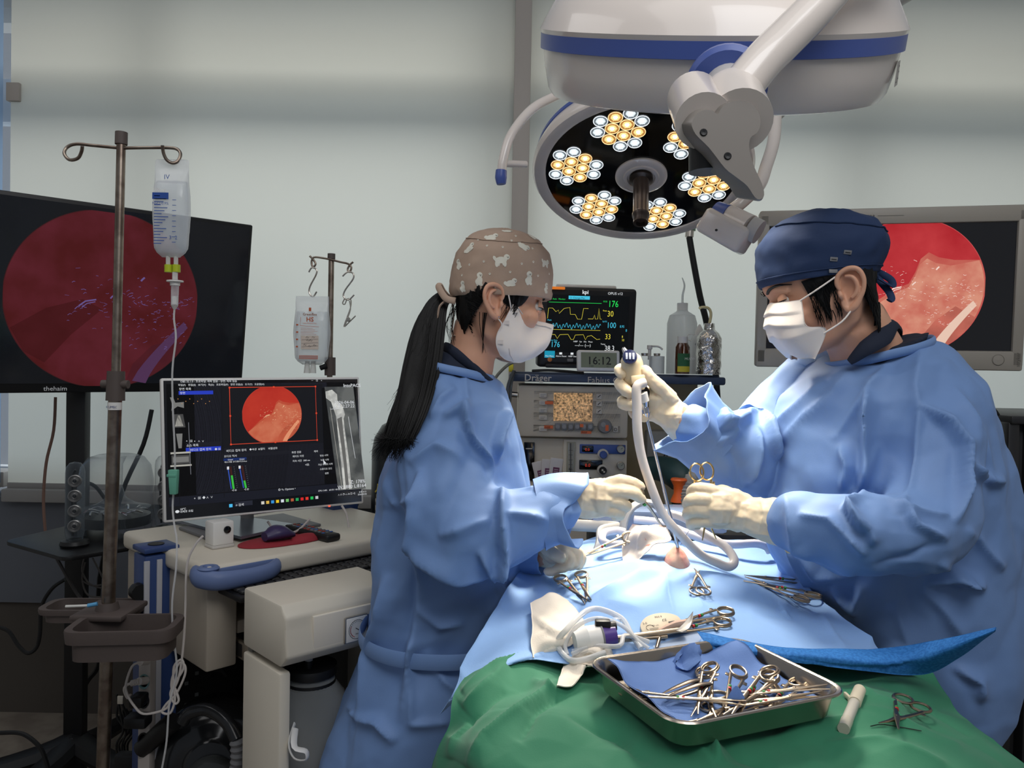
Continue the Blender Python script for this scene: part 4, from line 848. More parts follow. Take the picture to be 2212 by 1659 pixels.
# ---------- anaesthesia machine ----------
YA = 2.22
def A(px, py, d=0): return P(px, py, YA + d)
m_ash = mat('machine_navy', (52, 66, 92), .45, bump=(60, .04)); m_ab = mat('machine_beige', (208, 198, 180), .5, bump=(40, .03)); m_abl = mat('machine_light', (218, 210, 194), .5); m_ag = mat('machine_grey', (146, 146, 146), .5); m_btn = mat('button_light', (206, 200, 190), .45)
q0, q1 = A(1108, 803), A(1562, 833); am = thing('anaesthesia_machine', 'beige anaesthesia machine with navy top shelf and orange-tinted display', 'anaesthesia machine', ((q0.x + q1.x) / 2, YA + .2, 0))
PA = Matrix.Translation((0, YA, 0)) @ Matrix.Rotation(pi / 2, 4, 'X')   # local x,y = world x,z ; z toward the camera
def xz(px, py): q = A(px, py); return q.x, q.z
def R_(b, a0, a1, m, th=.006, z=0, bev=.002, M=None):
    x0, y1 = xz(*a0); x1, y0 = xz(*a1); b.box(((x0 + x1) / 2, (y0 + y1) / 2, z + th / 2), (abs(x1 - x0), abs(y1 - y0), th), m, bev, PA)
b = MB(); xs0, zs1 = xz(1100, 806); xs1, zs0 = xz(1562, 832)
b.box(((xs0 + xs1) / 2, YA + .15, (zs0 + zs1) / 2), (xs1 - xs0, .36, zs1 - zs0), m_ash, .006); b.box(((xs0 + xs1) / 2, YA + .15, zs1 + .002), (xs1 - xs0 - .03, .33, .006), mat('machine_top', (66, 76, 96), .4), .002)
b.text('Dräger', *xz(1132, 822), .027, m_btn, .0315, PA, bold=.012); b.text('Fabius GS', *xz(1266, 827), .026, m_btn, .0315, PA); b.build('top_shelf', am)
ZT = zs1 + .006
b = MB(); xh0, _ = xz(1118, 900); xh1, _ = xz(1356, 900); zt_, zb_ = xz(1240, 833)[1], xz(1240, 945)[1]
b.box(((xh0 + xh1) / 2, YA + .14, (zt_ + zb_) / 2), (xh1 - xh0, .30, zt_ - zb_), m_ab, .008); b.build('control_head', am)
b = MB(); R_(b, (1152, 842), (1340, 938), m_ag, .004, .006); b.build('control_panel', am)
b = MB(); R_(b, (1196, 848), (1278, 910), mat('panel_display', (30, 24, 16), .3, emit=(196, 140, 88), es=.62, var=(170, (214, 170, 120), .3, .7)), .003, .011)
MATS['panel_display'].node_tree.nodes['Principled BSDF'].inputs['Base Color'].default_value = (0, 0, 0, 1); b.build('display', am)
m_orl = mat('sticker_orange', (224, 110, 62), .6)
for k in range(5):
    y = 848 + k * 16 + (8 if k == 4 else 0); b = MB(); R_(b, (1164, y), (1181, y + 11), m_btn, .005, .010)
    b.line([xz(1167, y + 4), xz(1178, y + 4)], .0014, m_ag, .0156, PA); b.line([xz(1167, y + 7), xz(1175, y + 7)], .0014, m_ag, .0156, PA); b.build('button', am)
for k in range(3): b = MB(); R_(b, (1287, 850 + k * 16), (1299, 862 + k * 16), m_btn, .005, .010); b.line([xz(1290, 858 + k * 16), xz(1296, 853 + k * 16)], .002, m_black, .0156, PA); b.build('button', am)
for k in range(6): b = MB(); R_(b, (1198 + k * 14, 913), (1210 + k * 14, 929), m_greypl, .005, .010); x, y = xz(1204 + k * 14, 921); b.lathe([(.004, 0), (.006, .001)], m_ag, PA @ Matrix.Translation((x, y, .0155)), 12); b.build('button', am)
b = MB(); R_(b, (1323, 920), (1334, 933), m_btn, .005, .010); x, y = xz(1328, 927); b.tube([PA @ V((x + .004 * cos(a), y + .004 * sin(a), .016)) for a in [k * .6 for k in range(11)]], .0007, m_black, 5, 1); b.build('button', am)
b = MB(); R_(b, (1140, 915), (1152, 927), m_btn, .004, .006); b.build('button', am)
b = MB(); x, y = xz(1305, 920); b.lathe([(.021, 0), (.02, .012), (.017, .02), (0, .021)], m_greypl, PA @ Matrix.Translation((x, y, .010)), 28); b.lathe([(.006, .0), (.007, .001), (0, .0015)], m_ag, PA @ Matrix.Translation((x - .006, y + .006, .031)), 14); b.rect(x + .0, y - .012, .009, .017, m_orl, .0325, PA); b.build('rotary_knob', am)
for (x, y, w_, h_) in ((1177, 866, 17, 7), (1175, 918, 19, 7), (1252, 915, 7, 7), (1254, 930, 22, 6)): b = MB(); R_(b, (x, y), (x + w_, y + h_), m_orl, .001, .0165, 0); b.text('INSP', *xz(x + 1, y + h_ - 1), .008, m_black, .0178, PA) if w_ > 18 else None; b.build('sticker', am)
for k in range(3): b = MB(); R_(b, (1326, 848 + k * 6), (1336, 850 + k * 6), m_ag, .002, .003); b.build('vent_slot', am)
# lower block
b = MB(); zt2, zb2 = xz(1240, 948)[1], xz(1240, 1100)[1]; x0, x1 = xz(1120, 1000)[0], xz(1356, 1000)[0]; b.box(((x0 + x1) / 2, YA + .17, (zt2 + .50) / 2), (x1 - x0, .3, zt2 - .50), m_ab, .006); b.build('body', am)
b = MB(); R_(b, (1218, 950), (1354, 1062), m_abl, .008, -.02 + .0); 
x0, y0 = xz(1218, 1062); b.box((0, 0, 0), (0.001, .001, .001), m_abl, 0, PA @ Matrix.Translation((x0 + .02, y0 + .02, -.012))); b.build('gas_panel', am)
b = MB(); R_(b, (1132, 956), (1154, 1040), m_blackgl, .005, -.018); b.line([xz(1136, 970), xz(1150, 970)], .003, m_btn, -.012, PA); b.build('side_window', am)
b = MB(); x, y = xz(1233, 957); x2, y2 = xz(1233, 1050); R_(b, (1225, 955), (1242, 1050), mat('tube_back', (168, 164, 146), .4), .003, -.011)
b.cyl(PA @ V((x, y, -.002)), PA @ V((x2, y2, -.002)), .0075, m_clearg, 16); b.cyl(PA @ V((x, y, -.004)), PA @ V((x2, y2, -.004)), .0016, m_black, 8); 
for k in range(7): b.line([(x - .006, y - .02 - k * .014), (x + .006, y - .02 - k * .014)], .001, m_black, .0058, PA)
b.lathe([(0, -.003), (.004, 0), (0, .003)], m_black, PA @ Matrix.Translation((x, y - .075, .0)), 12); b.build('flow_tube', am)
m_bl = mat('gas_blue', (66, 92, 160), .4)
b = MB(); R_(b, (1253, 960), (1352, 982), m_bl, .004, -.012, .006); R_(b, (1258, 963), (1282, 977), m_blackgl, .003, -.007); b.text('0.0', *xz(1264, 974), .011, G('seg_red', (220, 70, 50), .6), .0 - .0035, PA); b.build('gas_row', am)
b = MB(); R_(b, (1252, 994), (1302, 1016), m_blackgl, .004, -.012); b.text('0.0', *xz(1264, 1009), .013, G('seg_red', (220, 70, 50), .6), -.0075, PA); R_(b, (1253, 1032), (1278, 1044), m_blackgl, .004, -.012); b.build('gas_display', am)
for px_, py_, m in ((1341, 970, m_btn), (1341, 1006, m_ag)):
    b = MB(); x, y = xz(px_, py_); b.lathe([(.011, -.009), (.0115, .002), (.0095, .004), (.0, .003)], m_steel, PA @ Matrix.Translation((x, y, 0)), 24); b.disc((x, y, .0045), .0085, .0085, mat('dial_face', (160, 164, 150), .4), PA); b.line([(x, y), (x + .005, y + .004)], .0012, m_black, .005, PA); b.build('pressure_dial', am)
for px_, py_, m in ((1303, 982, m_bl), (1302, 1016, m_black)):
    b = MB(); x, y = xz(px_, py_); b.lathe([(.016, -.012), (.016, -.002), (.013, .0)], m_btn, PA @ Matrix.Translation((x, y, 0)), 24); b.lathe([(.0115, 0), (.011, .014), (.009, .017), (0, .017)], m, PA @ Matrix.Translation((x, y, -.002)), 10)
    if m is m_black: b.rect(x - .005, y, .005, .005, m_btn, .0155, PA); b.rect(x, y - .005, .005, .005, m_btn, .0155, PA)
    b.build('gas_knob', am)
# right block of the machine and back plate
b = MB(); xa, za = xz(1362, 836); xb, zb = xz(1535, 836); b.box(((xa + xb) / 2, YA + .24, (zs0 + .5) / 2), (xb - xa, .16, zs0 - .5), mat('machine_tan', (172, 158, 128), .6, bump=(30, .05)), .006); b.build('side_block', am)
b = MB(); xb1, _ = xz(1548, 836); b.box((xb1, YA + .27, (zs0 + .3) / 2), (.016, .02, zs0 - .3), m_black, .002); b.build('back_post', am)
b = MB(); x0, z0_ = xz(1120, 1100); b.box((.27, YA + .16, .30), (.58, .36, .40), m_ab, .008); b.box((.27, YA + .16, .07), (.66, .5, .06), m_ag, .01); b.build('lower_cabinet', am)
b = MB(); R_(b, (1128, 1052), (1215, 1100), m_abl, .012, -.03 + .01); b.build('drawer', am)
b = MB(); R_(b, (1398, 930), (1444, 1010), mat('absorber_grey', (132, 130, 122), .5), .05, -.05, .008); b.text('A', *xz(1429, 994), .035, m_black, .0012, PA, bold=.01); R_(b, (1422, 985), (1446, 1014), m_ag, .02, .0, .005); b.build('absorber', am)
# green-black breathing parts
m_teal = mat('bag_teal', (30, 60, 62), .5, bump=(20, .3)); 
b = MB(); b.tube([P(1400, 1010, 2.1), P(1440, 1015, 2.06), P(1470, 1030, 2.0), P(1482, 1050, 1.98)], [.03, .036, .04, .025], m_teal, 14, 4); tag(b.build('breathing_bag'), 'dark teal rubber breathing bag in front of the machine', 'breathing bag')
bc = thing('breathing_circuit', 'grey corrugated breathing hose joined to an orange waisted valve', 'breathing hose', P(1490, 1060, 1.95))
b = MB(); q = P(1466, 1052, 1.95); b.lathe([(.019, .032), (.021, .028), (.013, .012), (.012, -.006), (.019, -.022), (.02, -.028)], mat('valve_orange', (222, 98, 38), .4), Matrix.Translation(q + V((0, 0, -.01))) , 20); b.build('orange_valve', bc)
b = MB(); b.lathe([(.017, -.028), (.018, -.08)], m_black, Matrix.Translation(q + V((0, 0, -.01))), 18); b.tube([q + V((0, 0, -.08)), q + V((.01, .02, -.13)), q + V((.0, .1, -.3)), q + V((-.02, .2, -.45))], .017, m_black, 12, 4); b.build('valve_body', bc)
b = MB(); pth = catmull([P(1512, 1020, 2.0), P(1490, 1040, 1.96), P(1484, 1080, 1.94), P(1500, 1120, 1.9), P(1500, 1180, 1.95), P(1490, 1260, 2.1)], 12); b.tube(pth, [.02 if k % 2 else .0165 for k in range(len(pth))], mat('corrugated_grey', (150, 150, 148), .4), 16, 1); b.build('corrugated_hose', bc)
# syringes packs left of flow tube
for k, (x, y, r) in enumerate(((1168, 1000, .25), (1183, 996, -.02), (1200, 994, -.1))):
    c = A(x, y + 24, -.04 - .008 * k); t = thing('needle_pack', ['sealed syringe pack leaning leftmost in front of the beige machine', 'sealed syringe pack in the middle of three by the flow tube', 'sealed syringe pack rightmost of three by the flow tube'][k], 'packet', c, 'sealed packs by the flow tube')
    T = Matrix.Translation(c) @ Matrix.Rotation(-r, 4, 'Y') @ Matrix.Rotation(pi / 2 + .08, 4, 'X'); b = MB(T); b.box((0, 0, 0), (.036, .075, .006), mat('pack_white', (212, 206, 202), .5), .002); b.build('pouch', t)
    b = MB(T); b.rect(-.008, -.03, .018, .042, mat('pack_purple', (110, 60, 90), .6), .0035); 
    for j in range(7): b.line([(-.005, -.027 + j * .0055), (.007, -.027 + j * .0055)], .0012, m_whitepl, .0038)
    b.build('print', t)
b = MB(); R_(b, (1140, 1042), (1215, 1060), m_ab, .1, -.02); b.build('tray_ledge', am)
# left side bracket and cables
b = MB(); b.cyl(A(1094, 851), A(1118, 853), .008, m_steel, 14); b.build('side_arm', am)
cable([(1118, 780), (1098, 788), (1075, 810), (1064, 830)], 2.15, .0045, mat('cable_olive', (110, 110, 100), .5), 'grey cable arching from the patient monitor toward the woman')
cable([(1110, 800), (1098, 830), (1094, 860)], 2.18, .0045, mat('cable_dgrey', (80, 84, 84), .5), 'dark grey cable hanging at the left end of the navy shelf')
cable([(1111, 800), (1104, 830), (1101, 868), (1096, 900)], 2.19, .0045, MATS['cable_dgrey'], 'dark grey connector cable beside the first shelf cable')
b = MB(); b.box(A(1104, 795, -.03), (.014, .012, .022), mat('connector_yellow', (210, 196, 50), .5), .003); tag(b.build('cable_connector'), 'yellow-green connector at the left end of the navy shelf', 'connector')

# ---------- patient monitor ----------
tl = P(1170, 617, 2.16); Mv = posem(P(1270, 709, 2.22), 0.12, R(-6)); vw, vh = .285, .232
vm = thing('patient_monitor', 'black patient monitor showing heart rate 176 on the navy shelf', 'monitor', Mv.translation)
b = MB(Mv); b.box((0, 0, -.03), (vw, vh, .05), m_black, .01, seg=3); b.box((0, -.0, -.07), (vw * .8, vh * .8, .05), m_whitepl, .01); b.box((0, vh / 2 + .002, -.05), (vw * .6, .012, .05), m_whitepl, .004); b.box((0, -vh / 2 + .006, -.06), (vw * .85, .012, .14), m_black, .004); b.build('housing', vm)
b = MB(Mv); b.box((-vw / 2 + .04, vh / 2 - .004, -.02), (.062, .008, .045), mat('alarm_orange', (224, 128, 40), .4, emit=(230, 120, 30), es=.5), .002); b.build('alarm_light', vm)
b = MB(Mv); e1 = 1.0; z = -.0045
b.rect(-vw / 2 + .022, -vh / 2 + .044, vw - .044, vh - .066, G('vital_black', (12, 14, 16), .8), z)
wx0, wy0, ww, wh = -vw / 2 + .024, vh / 2 - .022, vw - .048, vh - .068
def W_(u, v): return wx0 + u * ww, wy0 - v * wh
gr = G('green', (40, 220, 90), e1); ye = G('yellow', (220, 206, 70), e1); cy = G('cyan', (70, 190, 220), e1); wh_ = G('white', (220, 224, 226), e1)
b.rect(*W_(.25, .075), .062, .010, cy, z + .0005); b.text('2. Change Pat.', *W_(.27, .065), .0075, m_black, z + .001)
b.text('kpi', -.02, vh / 2 - .018, .0155, wh_, -.0043, Mv @ Matrix.Identity(4) if False else None, bold=.02); b.text('OPUS v12', .055, vh / 2 - .018, .0105, wh_, -.0043)
b.line([W_(.01, .135), W_(.66, .135)], .0011, gr, z + .0005)
def wave(fn, u0, u1, n, m, w=.0011): b.line([W_(u0 + (u1 - u0) * i / n, fn(i / n)) for i in range(n + 1)], w, m, z + .0006)
import itertools
b.line([W_(*p) for p in [(.0, .42), (.01, .24), (.06, .24), (.10, .30), (.13, .27), (.14, .33), (.2, .24), (.27, .22), (.28, .34), (.34, .34), (.37, .42), (.42, .42), (.44, .23), (.5, .23)]], .0011, ye, z + .0006)
b.line([W_(*p) for p in [(.5, .41), (.56, .41), (.58, .34), (.59, .41), (.62, .41), (.63, .22), (.65, .41), (.67, .41)]], .0011, ye, z + .0006)
wave(lambda t: .545 + .035 * sin(t * 100) + .02 * sin(t * 31), .0, .66, 160, cy); b.line([W_(0, .61), W_(.66, .61)], .0009, ye, z + .0006)
b.line([W_(*p) for p in [(.04, .70), (.1, .70), (.13, .77), (.16, .70), (.26, .69), (.30, .78), (.33, .78), (.35, .70), (.45, .69), (.48, .78), (.5, .72), (.55, .70), (.62, .77), (.66, .76)]], .0011, ye, z + .0006)
for (t_, u, v, s, m) in (('176', .74, .19, .026, gr), ('30', .735, .36, .024, ye), ('100', .735, .56, .0235, cy), ('33', .72, .76, .022, ye), ('38.3', .72, .965, .022, wh_), ('176', .05, .92, .023, cy), ('8.95', .90, .55, .010, cy), ('8', .93, .73, .010, ye), ('10', .93, .79, .010, ye), ('8', .975, .62, .011, cy)):
    b.text(t_, *W_(u, v), s, m, z + .0008, sx=.8)
b.text('---/--- (---)', *W_(.35, .90), .0115, wh_, z + .0008); b.text('NIBP   Sys   Dia   Mean', *W_(.33, .825), .006, wh_, z + .0008); b.text('Alarm Reset   NIBP Start', *W_(.12, 1.09), .0062, wh_, z + .0008); b.text('ECG', *W_(.68, .11), .006, gr, z + .0008); b.text('Resp', *W_(.68, .27), .006, ye, z + .0008); b.text('SpO2', *W_(.68, .46), .006, cy, z + .0008); b.text('Pleth', *W_(.0, .46), .006, cy, z + .0008); b.text('Temp', *W_(.67, .86), .006, wh_, z + .0008); b.text('Resp Rate', *W_(.03, .81), .006, cy, z + .0008); b.text('II   Auto   Monitor', *W_(.02, .09), .006, gr, z + .0008)
b.rect(*W_(-.02, 1.11), .03, .020, G('menu_cyan', (30, 150, 180), .9), z + .0005); b.text('Main Menu', *W_(-.01, 1.09), .0055, wh_, z + .001)
for k in range(5): b.box((*W_(.18 + k * .14 + (.04 if k > 2 else 0), 1.03), z), (.008, .006, .001), wh_, 0)
b.build('screen', vm)
b = MB(Mv); b.lathe([(.0065, -.006), (.0065, .002), (.0, .0025)], mat('knob_amber', (196, 120, 60), .4), Matrix.Translation((-vw / 2 + .035, -vh / 2 + .023, -.003)), 20); b.build('power_button', vm)
b = MB(Mv); b.box((-vw / 2 + .095, -vh / 2 + .022, -.004), (.018, .009, .004), m_greypl, .0018); b.build('menu_button', vm)
b = MB(); b.tube([A(1150, 801, -.06), A(1185, 800, -.08), A(1230, 803, -.08), A(1260, 806, -.06)], .004, m_black, 7, 4); tag(b.build('sensor_cable'), 'black sensor lead lying on the shelf front of the patient monitor', 'cable')
# clock
ck = P(1292, 780, 2.12); Mk = posem(ck, .10, R(8)); clk = thing('digital_clock', 'white digital clock reading 16:12 in front of the patient monitor', 'clock', ck)
b = MB(Mk); b.box((0, 0, 0), (.118, .058, .022), m_whitepl, .005, seg=3); b.box((0, -.016, -.02), (.1, .02, .03), m_whitepl, .004); b.build('case', clk)
b = MB(Mk); b.rect(-.050, -.020, .1, .042, mat('lcd_green', (128, 134, 112), .3), .0115); b.text('16:12', 0, -.011, .0305, m_black, .0118, align='CENTER', bold=.01); b.text('7:00', -.028, -.0185, .0075, m_black, .0118); b.text('SET', .02, -.0185, .006, mat('lcd_seg', (70, 76, 50), .5), .0118); b.build('lcd_screen', clk)
# shelf bottles
def on_shelf(px, d): q = P(px, 800, YA + d); return V((q.x, YA + d, ZT + .001))
def bottle_h(px, ytop, d): return P(px, ytop, YA + d).z - ZT
m_milk = clear('milky_plastic', (222, 226, 226), .55, .25)
q = on_shelf(1471, .22); hb = bottle_h(1471, 672, .22); t = thing('wash_bottle', 'tall clear wash bottle with a long upright spout on the navy shelf', 'bottle', q)
r_ = 32 / F * 2.44; b = MB(Matrix.Translation(q)); b.lathe([(0, 0), (r_, 0), (r_ * 1.0, .006), (r_, hb - .04), (r_ * .85, hb - .015), (r_ * .4, hb - .002), (r_ * .33, hb + .004)], m_milk, None, 30); b.build('body', t)
b = MB(Matrix.Translation(q)); b.lathe([(r_ * .36, hb), (r_ * .36, hb + .024), (0, hb + .026)], m_whitepl, None, 20); b.build('cap', t)
b = MB(Matrix.Translation(q)); b.tube([(0, 0, hb + .02), (0, 0, hb + .05), (.005, 0, hb + .08), (-.003, 0, hb + .105)], [.004, .0035, .003, .0015], m_milk, 8, 4); b.build('spout', t)
q = on_shelf(1473, -.02); hb = bottle_h(1473, 742, -.02); t = thing('amber_bottle', 'small amber glass bottle with white cap and green-yellow label', 'bottle', q); r_ = 16 / F * 2.2
b = MB(Matrix.Translation(q)); b.lathe([(0, 0), (r_, 0), (r_, hb - .012), (r_ * .7, hb), (r_ * .65, hb + .004)], mat('amber_glass', (74, 36, 14), .08, coat=1), None, 30); b.build('body', t)
b = MB(Matrix.Translation(q)); b.lathe([(r_ * .72, hb), (r_ * .72, hb + .018), (0, hb + .0185)], m_whitepl, None, 26); b.build('cap', t)
b = MB(Matrix.Translation(q)); gl = mat('label_green', (40, 96, 60), .6)
for (z0q, z1q, m) in ((.022, hb * .66, gl), (.006, .022, mat('label_yellow', (206, 190, 60), .6))):
    vs = [];
    for k in range(11): a = -1.35 + k * .21; vs += [(r_ * 1.015 * sin(a + .5), -r_ * 1.015 * cos(a + .5), z0q), (r_ * 1.015 * sin(a + .5), -r_ * 1.015 * cos(a + .5), z1q)]
    b.add(vs, [(2 * k, 2 * k + 2, 2 * k + 3, 2 * k + 1) for k in range(10)], m)
b.text('MUCO', -.002, .04, .010, m_whitepl, r_ * 1.03, Matrix.Rotation(.2, 4, 'Z') @ Matrix.Rotation(pi / 2, 4, 'X')); b.build('label', t)
q = on_shelf(1530, .0); hb = bottle_h(1530, 716, 0); t = thing('foil_bottle', 'wash bottle wrapped in crumpled aluminium foil with a bent cream spout', 'bottle', q); r_ = 26 / F * 2.22
b = MB(Matrix.Translation(q)); vs = []; n = 40; prof = [(0, 0), (r_ * 1.02, 0), (r_, .01)] + [(r_ * 1.02, .01 + (hb - .03) * i / 14) for i in range(1, 15)] + [(r_ * .8, hb - .006), (r_ * .45, hb + .004), (r_ * .42, hb + .022), (0, hb + .023)]
b.lathe(prof, mat('foil', (206, 204, 200), .22, metal=1, bump=(55, 1.0), bdist=.006), None, n)
b.v = [V(v) + V((noise.noise(V(v) * 70), noise.noise(V(v) * 70 + V((5, 5, 5))), 0)) * .0022 for v in b.v]; b.build('body', t, 25)
b = MB(Matrix.Translation(q)); b.tube([(0, 0, hb + .02), (0.004, 0, hb + .05), (-.004, 0, hb + .066), (-.022, 0, hb + .068), (-.03, 0, hb + .064)], .0042, mat('cream_spout', (206, 194, 150), .4), 9, 4); b.build('spout', t)
q = on_shelf(1509, .10); t = thing('squeeze_bottle', 'small clear squeeze bottle with blue printed scale behind the foil bottle', 'bottle', q); b = MB(Matrix.Translation(q)); b.lathe([(0, 0), (.026, 0), (.026, .1), (.02, .115), (.012, .12)], m_milk, None, 24); b.lathe([(.013, .118), (.013, .13), (.003, .15), (0, .151)], m_whitepl, None, 16); b.build('body', t)
b = MB(Matrix.Translation(q)); 
for k in range(7): b.box((-.006, -.0265, .03 + .01 * k), (.008, .0006, .005), m_bl, 0)
b.text('4', -.02, .085, .014, m_greypl, .0268, Matrix.Rotation(pi / 2, 4, 'X')); b.tube([(0, 0, .118), (-.03, 0, .12), (-.036, 0, .11), (-.03, 0, .102), (-.014, -.01, .1)], .0014, m_whitepl, 6, 4); b.build('scale', t)
q = on_shelf(1405, .02); hb = bottle_h(1405, 770, .02); t = thing('acrylic_canister', 'clear acrylic double canister with white pump nozzle beside the clock', 'canister', q)
for dx in (-.018, .018):
    b = MB(Matrix.Translation(q + V((dx, 0, 0)))); b.lathe([(0, 0), (.022, 0), (.022, hb), (0, hb)], m_clearg if dx < 0 else m_milk, None, 24); b.build('cup', t)
    b = MB(Matrix.Translation(q + V((dx * 1.0, -.0, 0)))); b.lathe([(0, hb), (.009, hb), (.010, hb + .008), (.0, hb + .009)], m_steel, None, 18); b.build('knob', t)
b = MB(Matrix.Translation(q + V((0, .02, 0)))); b.lathe([(.005, hb - .01), (.005, hb + .02), (.008, hb + .021), (.008, hb + .032), (0, hb + .033)], m_whitepl, None, 14); b.tube([(0, 0, hb + .029), (.025, 0, hb + .029), (.038, 0, hb + .02)], .0028, m_whitepl, 8, 4); b.build('pump_nozzle', t)
# hanging hose with green fitting
b = MB(); b.tube([P(1489, 512, 2.5), P(1497, 560, 2.5), P(1512, 640, 2.5), P(1527, 700, 2.5), P(1545, 800, 2.5), P(1552, 900, 2.5)], .0105, m_cableb, 10, 4); hz = thing('gas_hose', 'black gas hose slanting down behind the lower surgical lamp with a green fitting', 'hose', P(1489, 500, 2.5)); b.build('hose', hz)
b = MB(); b.cyl(P(1489, 512, 2.5), P(1490, 498, 2.5), .014, m_steel, 12); b.cyl(P(1490, 498, 2.5), P(1491, 486, 2.5), .019, mat('fitting_green', (90, 130, 96), .5), 8); b.build('fitting', hz)
b = MB(); b.tube([P(1491, 488, 2.5), P(1492, 300, 2.5), P(1493, 10, 2.5), P(1493, -60, 2.5)], .012, m_cableb, 8, 1); b.build('upper_hose', hz)
# ---------- surgical lamps ----------
m_lw = mat('lamp_white', (222, 212, 204), .22, bump=(120, .03), coat=.4); m_lb = mat('lamp_blue', (72, 92, 160), .35); m_lg = mat('lamp_joint', (190, 186, 182), .3)
m_lface = mat('lamp_black_glass', (14, 13, 14), .08)
# lower lamp head
LC = P(1385, 378, 1.98); LN = V((-.06, -.43, -.90)).normalized(); ML = frame(LC, LN, (1, 0, 0)); RL = .278
lo = thing('surgical_lamp', 'lower round surgical lamp with lit clusters of warm and white bulbs', 'surgical lamp', LC)
b = MB(ML); b.lathe([(0, -.14), (.09, -.138), (.17, -.12), (.235, -.085), (.268, -.045), (RL, -.02), (RL + .002, -.006), (RL - .004, .004), (RL - .018, .008), (RL - .032, .004), (RL - .034, -.002)], m_lw, None, 80); b.build('housing', lo)
b = MB(ML); b.lathe([(.267, -.052), (.272, -.05), (.2725, -.040), (.270, -.038)], m_lb, None, 80, closed=True); b.build('blue_band', lo)
b = MB(ML); b.lathe([(.0, .0008), (RL - .033, .0008)], m_lface, None, 80, closed=True); b.build('face_glass', lo)
def lens(kind):
    b = MB(); s = .0178; wm = kind == 'warm'
    c1 = (255, 216, 160) if wm else (236, 244, 250)
    rim = mat('lens_rim_' + kind, c1, .2, emit=c1, es=1.3); cone = mat('lens_cone_' + kind, (150, 104, 52) if wm else (120, 128, 132), .15, metal=.6, emit=(196, 142, 74) if wm else (120, 130, 136), es=.8 if wm else .7)
    cor = glow('lens_core_' + kind, (255, 236, 196) if wm else (255, 255, 255), 9)
    b.lathe([(s, .002), (s * .95, .0035), (s * .91, .002)], rim, None, 20, closed=True); b.lathe([(s * .92, .0022), (s * .62, .0018)], cone, None, 20, closed=True); b.lathe([(s * .62, .0018), (s * .3, .0014)], glow('lens_inner_' + kind, (255, 214, 138) if wm else (214, 224, 230), 1.25), None, 16, closed=True); b.lathe([(s * .3, .0018), (s * .18, .005), (0, .006)], cor, None, 10, closed=True)
    for k in range(6):
        a = k * pi / 3 + .2; b.line([(s * .34 * cos(a), s * .34 * sin(a)), (s * .7 * cos(a), s * .7 * sin(a))], .0007, rim, .003)
    return b
lpro = {}
cnt = 0
for c in range(6):
    a0 = R(-5 + c * 60)
    ca = V((cos(a0), sin(a0))); cb = V((-sin(a0), cos(a0)))
    lay = []
    for row, (r0, nn) in enumerate(((.120, 2), (.152, 3), (.184, 4), (.216, 3))):
        for k in range(nn):
            off = (k - (nn - 1) / 2) * .0365; lay.append((r0, off, row, k, nn))
    for (r0, off, row, k, nn) in lay:
        p = ca * r0 + cb * off; edge = k == 0 or k == nn - 1
        kind = 'cool' if (edge and row != 1) or row == 0 else 'warm'
        if kind not in lpro:
            o = lens(kind).build('led_lens', lo); lpro[kind] = o.data; o.matrix_basis = Matrix.Translation(-V(lo.location)) @ ML @ Matrix.Translation((p.x, p.y, 0))
        else:
            o = bpy.data.objects.new('led_lens', lpro[kind]); C.objects.link(o); o.parent = lo; o.matrix_basis = Matrix.Translation(-V(lo.location)) @ ML @ Matrix.Translation((p.x, p.y, 0))
        cnt += 1
# fix: lens meshes were built at world origin minus lamp location
for k_, me in lpro.items():
    me.transform(Matrix.Translation(V(lo.location)))
b = MB(ML); b.lathe([(.066, .001), (.066, .006), (.058, .010), (.046, .009), (.044, .012), (.036, .012), (.034, .006)], m_lw, None, 48); b.build('hub_ring', lo)
b = MB(ML); hm = mat('handle_bronze', (66, 56, 52), .3, metal=.5); b.lathe([(0, .006), (.03, .008), (.03, .016), (.02, .02), (.0195, .12), (.0215, .122), (.0215, .13), (.0185, .134), (.0185, .15), (.013, .15), (.012, .14), (0, .14)], hm, None, 32); b.tube([(.0, -.021, .02), (.003, -.0225, .06), (0, -.021, .08)], .0015, m_black, 6, 3); b.build('handle', lo)
def LL(px, py, y): return P(px, py, y)
b = MB(); b.tube([LL(1205, 205, 1.93), LL(1150, 235, 1.9), LL(1105, 290, 1.87), LL(1088, 340, 1.86), LL(1083, 375, 1.86)], .0115, m_lw, 12, 5); b.cyl(LL(1084, 353, 1.86), LL(1136, 355, 1.9), .0085, m_lw, 12); b.build('grip_bar', lo)
b = MB(); b.tube([LL(1083, 368, 1.86), LL(1082, 384, 1.86), LL(1083, 398, 1.86)], [.0135, .0145, .011], m_lb, 14, 4); b.build('grip_tip', lo)
b = MB(); b.tube([LL(1675, 230, 1.95), LL(1672, 300, 1.93), LL(1655, 360, 1.9), LL(1640, 400, 1.88), LL(1605, 435, 1.86), LL(1580, 455, 1.86)], .0155, m_lw, 14, 5); b.build('yoke_arm', lo)
b = MB(); a_ = LL(1590, 455, 1.86); 
b.cyl(LL(1547, 462, 1.86), LL(1572, 470, 1.84), .030, m_lb, 28, .03); b.cyl(LL(1565, 466, 1.85), LL(1620, 492, 1.80), .030, m_lw, 28); b.cyl(LL(1620, 492, 1.80), LL(1640, 502, 1.79), .0285, m_lg, 28)
b.build('yoke_joint', lo)
b = MB(); Mq = frame(LL(1568, 500, 1.83), LL(1625, 530, 1.79) - LL(1540, 482, 1.84), (0, 0, 1)); b.box((0, .0, 0), (.062, .075, .12), m_lw, .012, Mq, 3); b.cyl(LL(1548, 497, 1.795), LL(1547, 497, 1.785), .003, m_black, 8); b.build('joint_cover', lo)
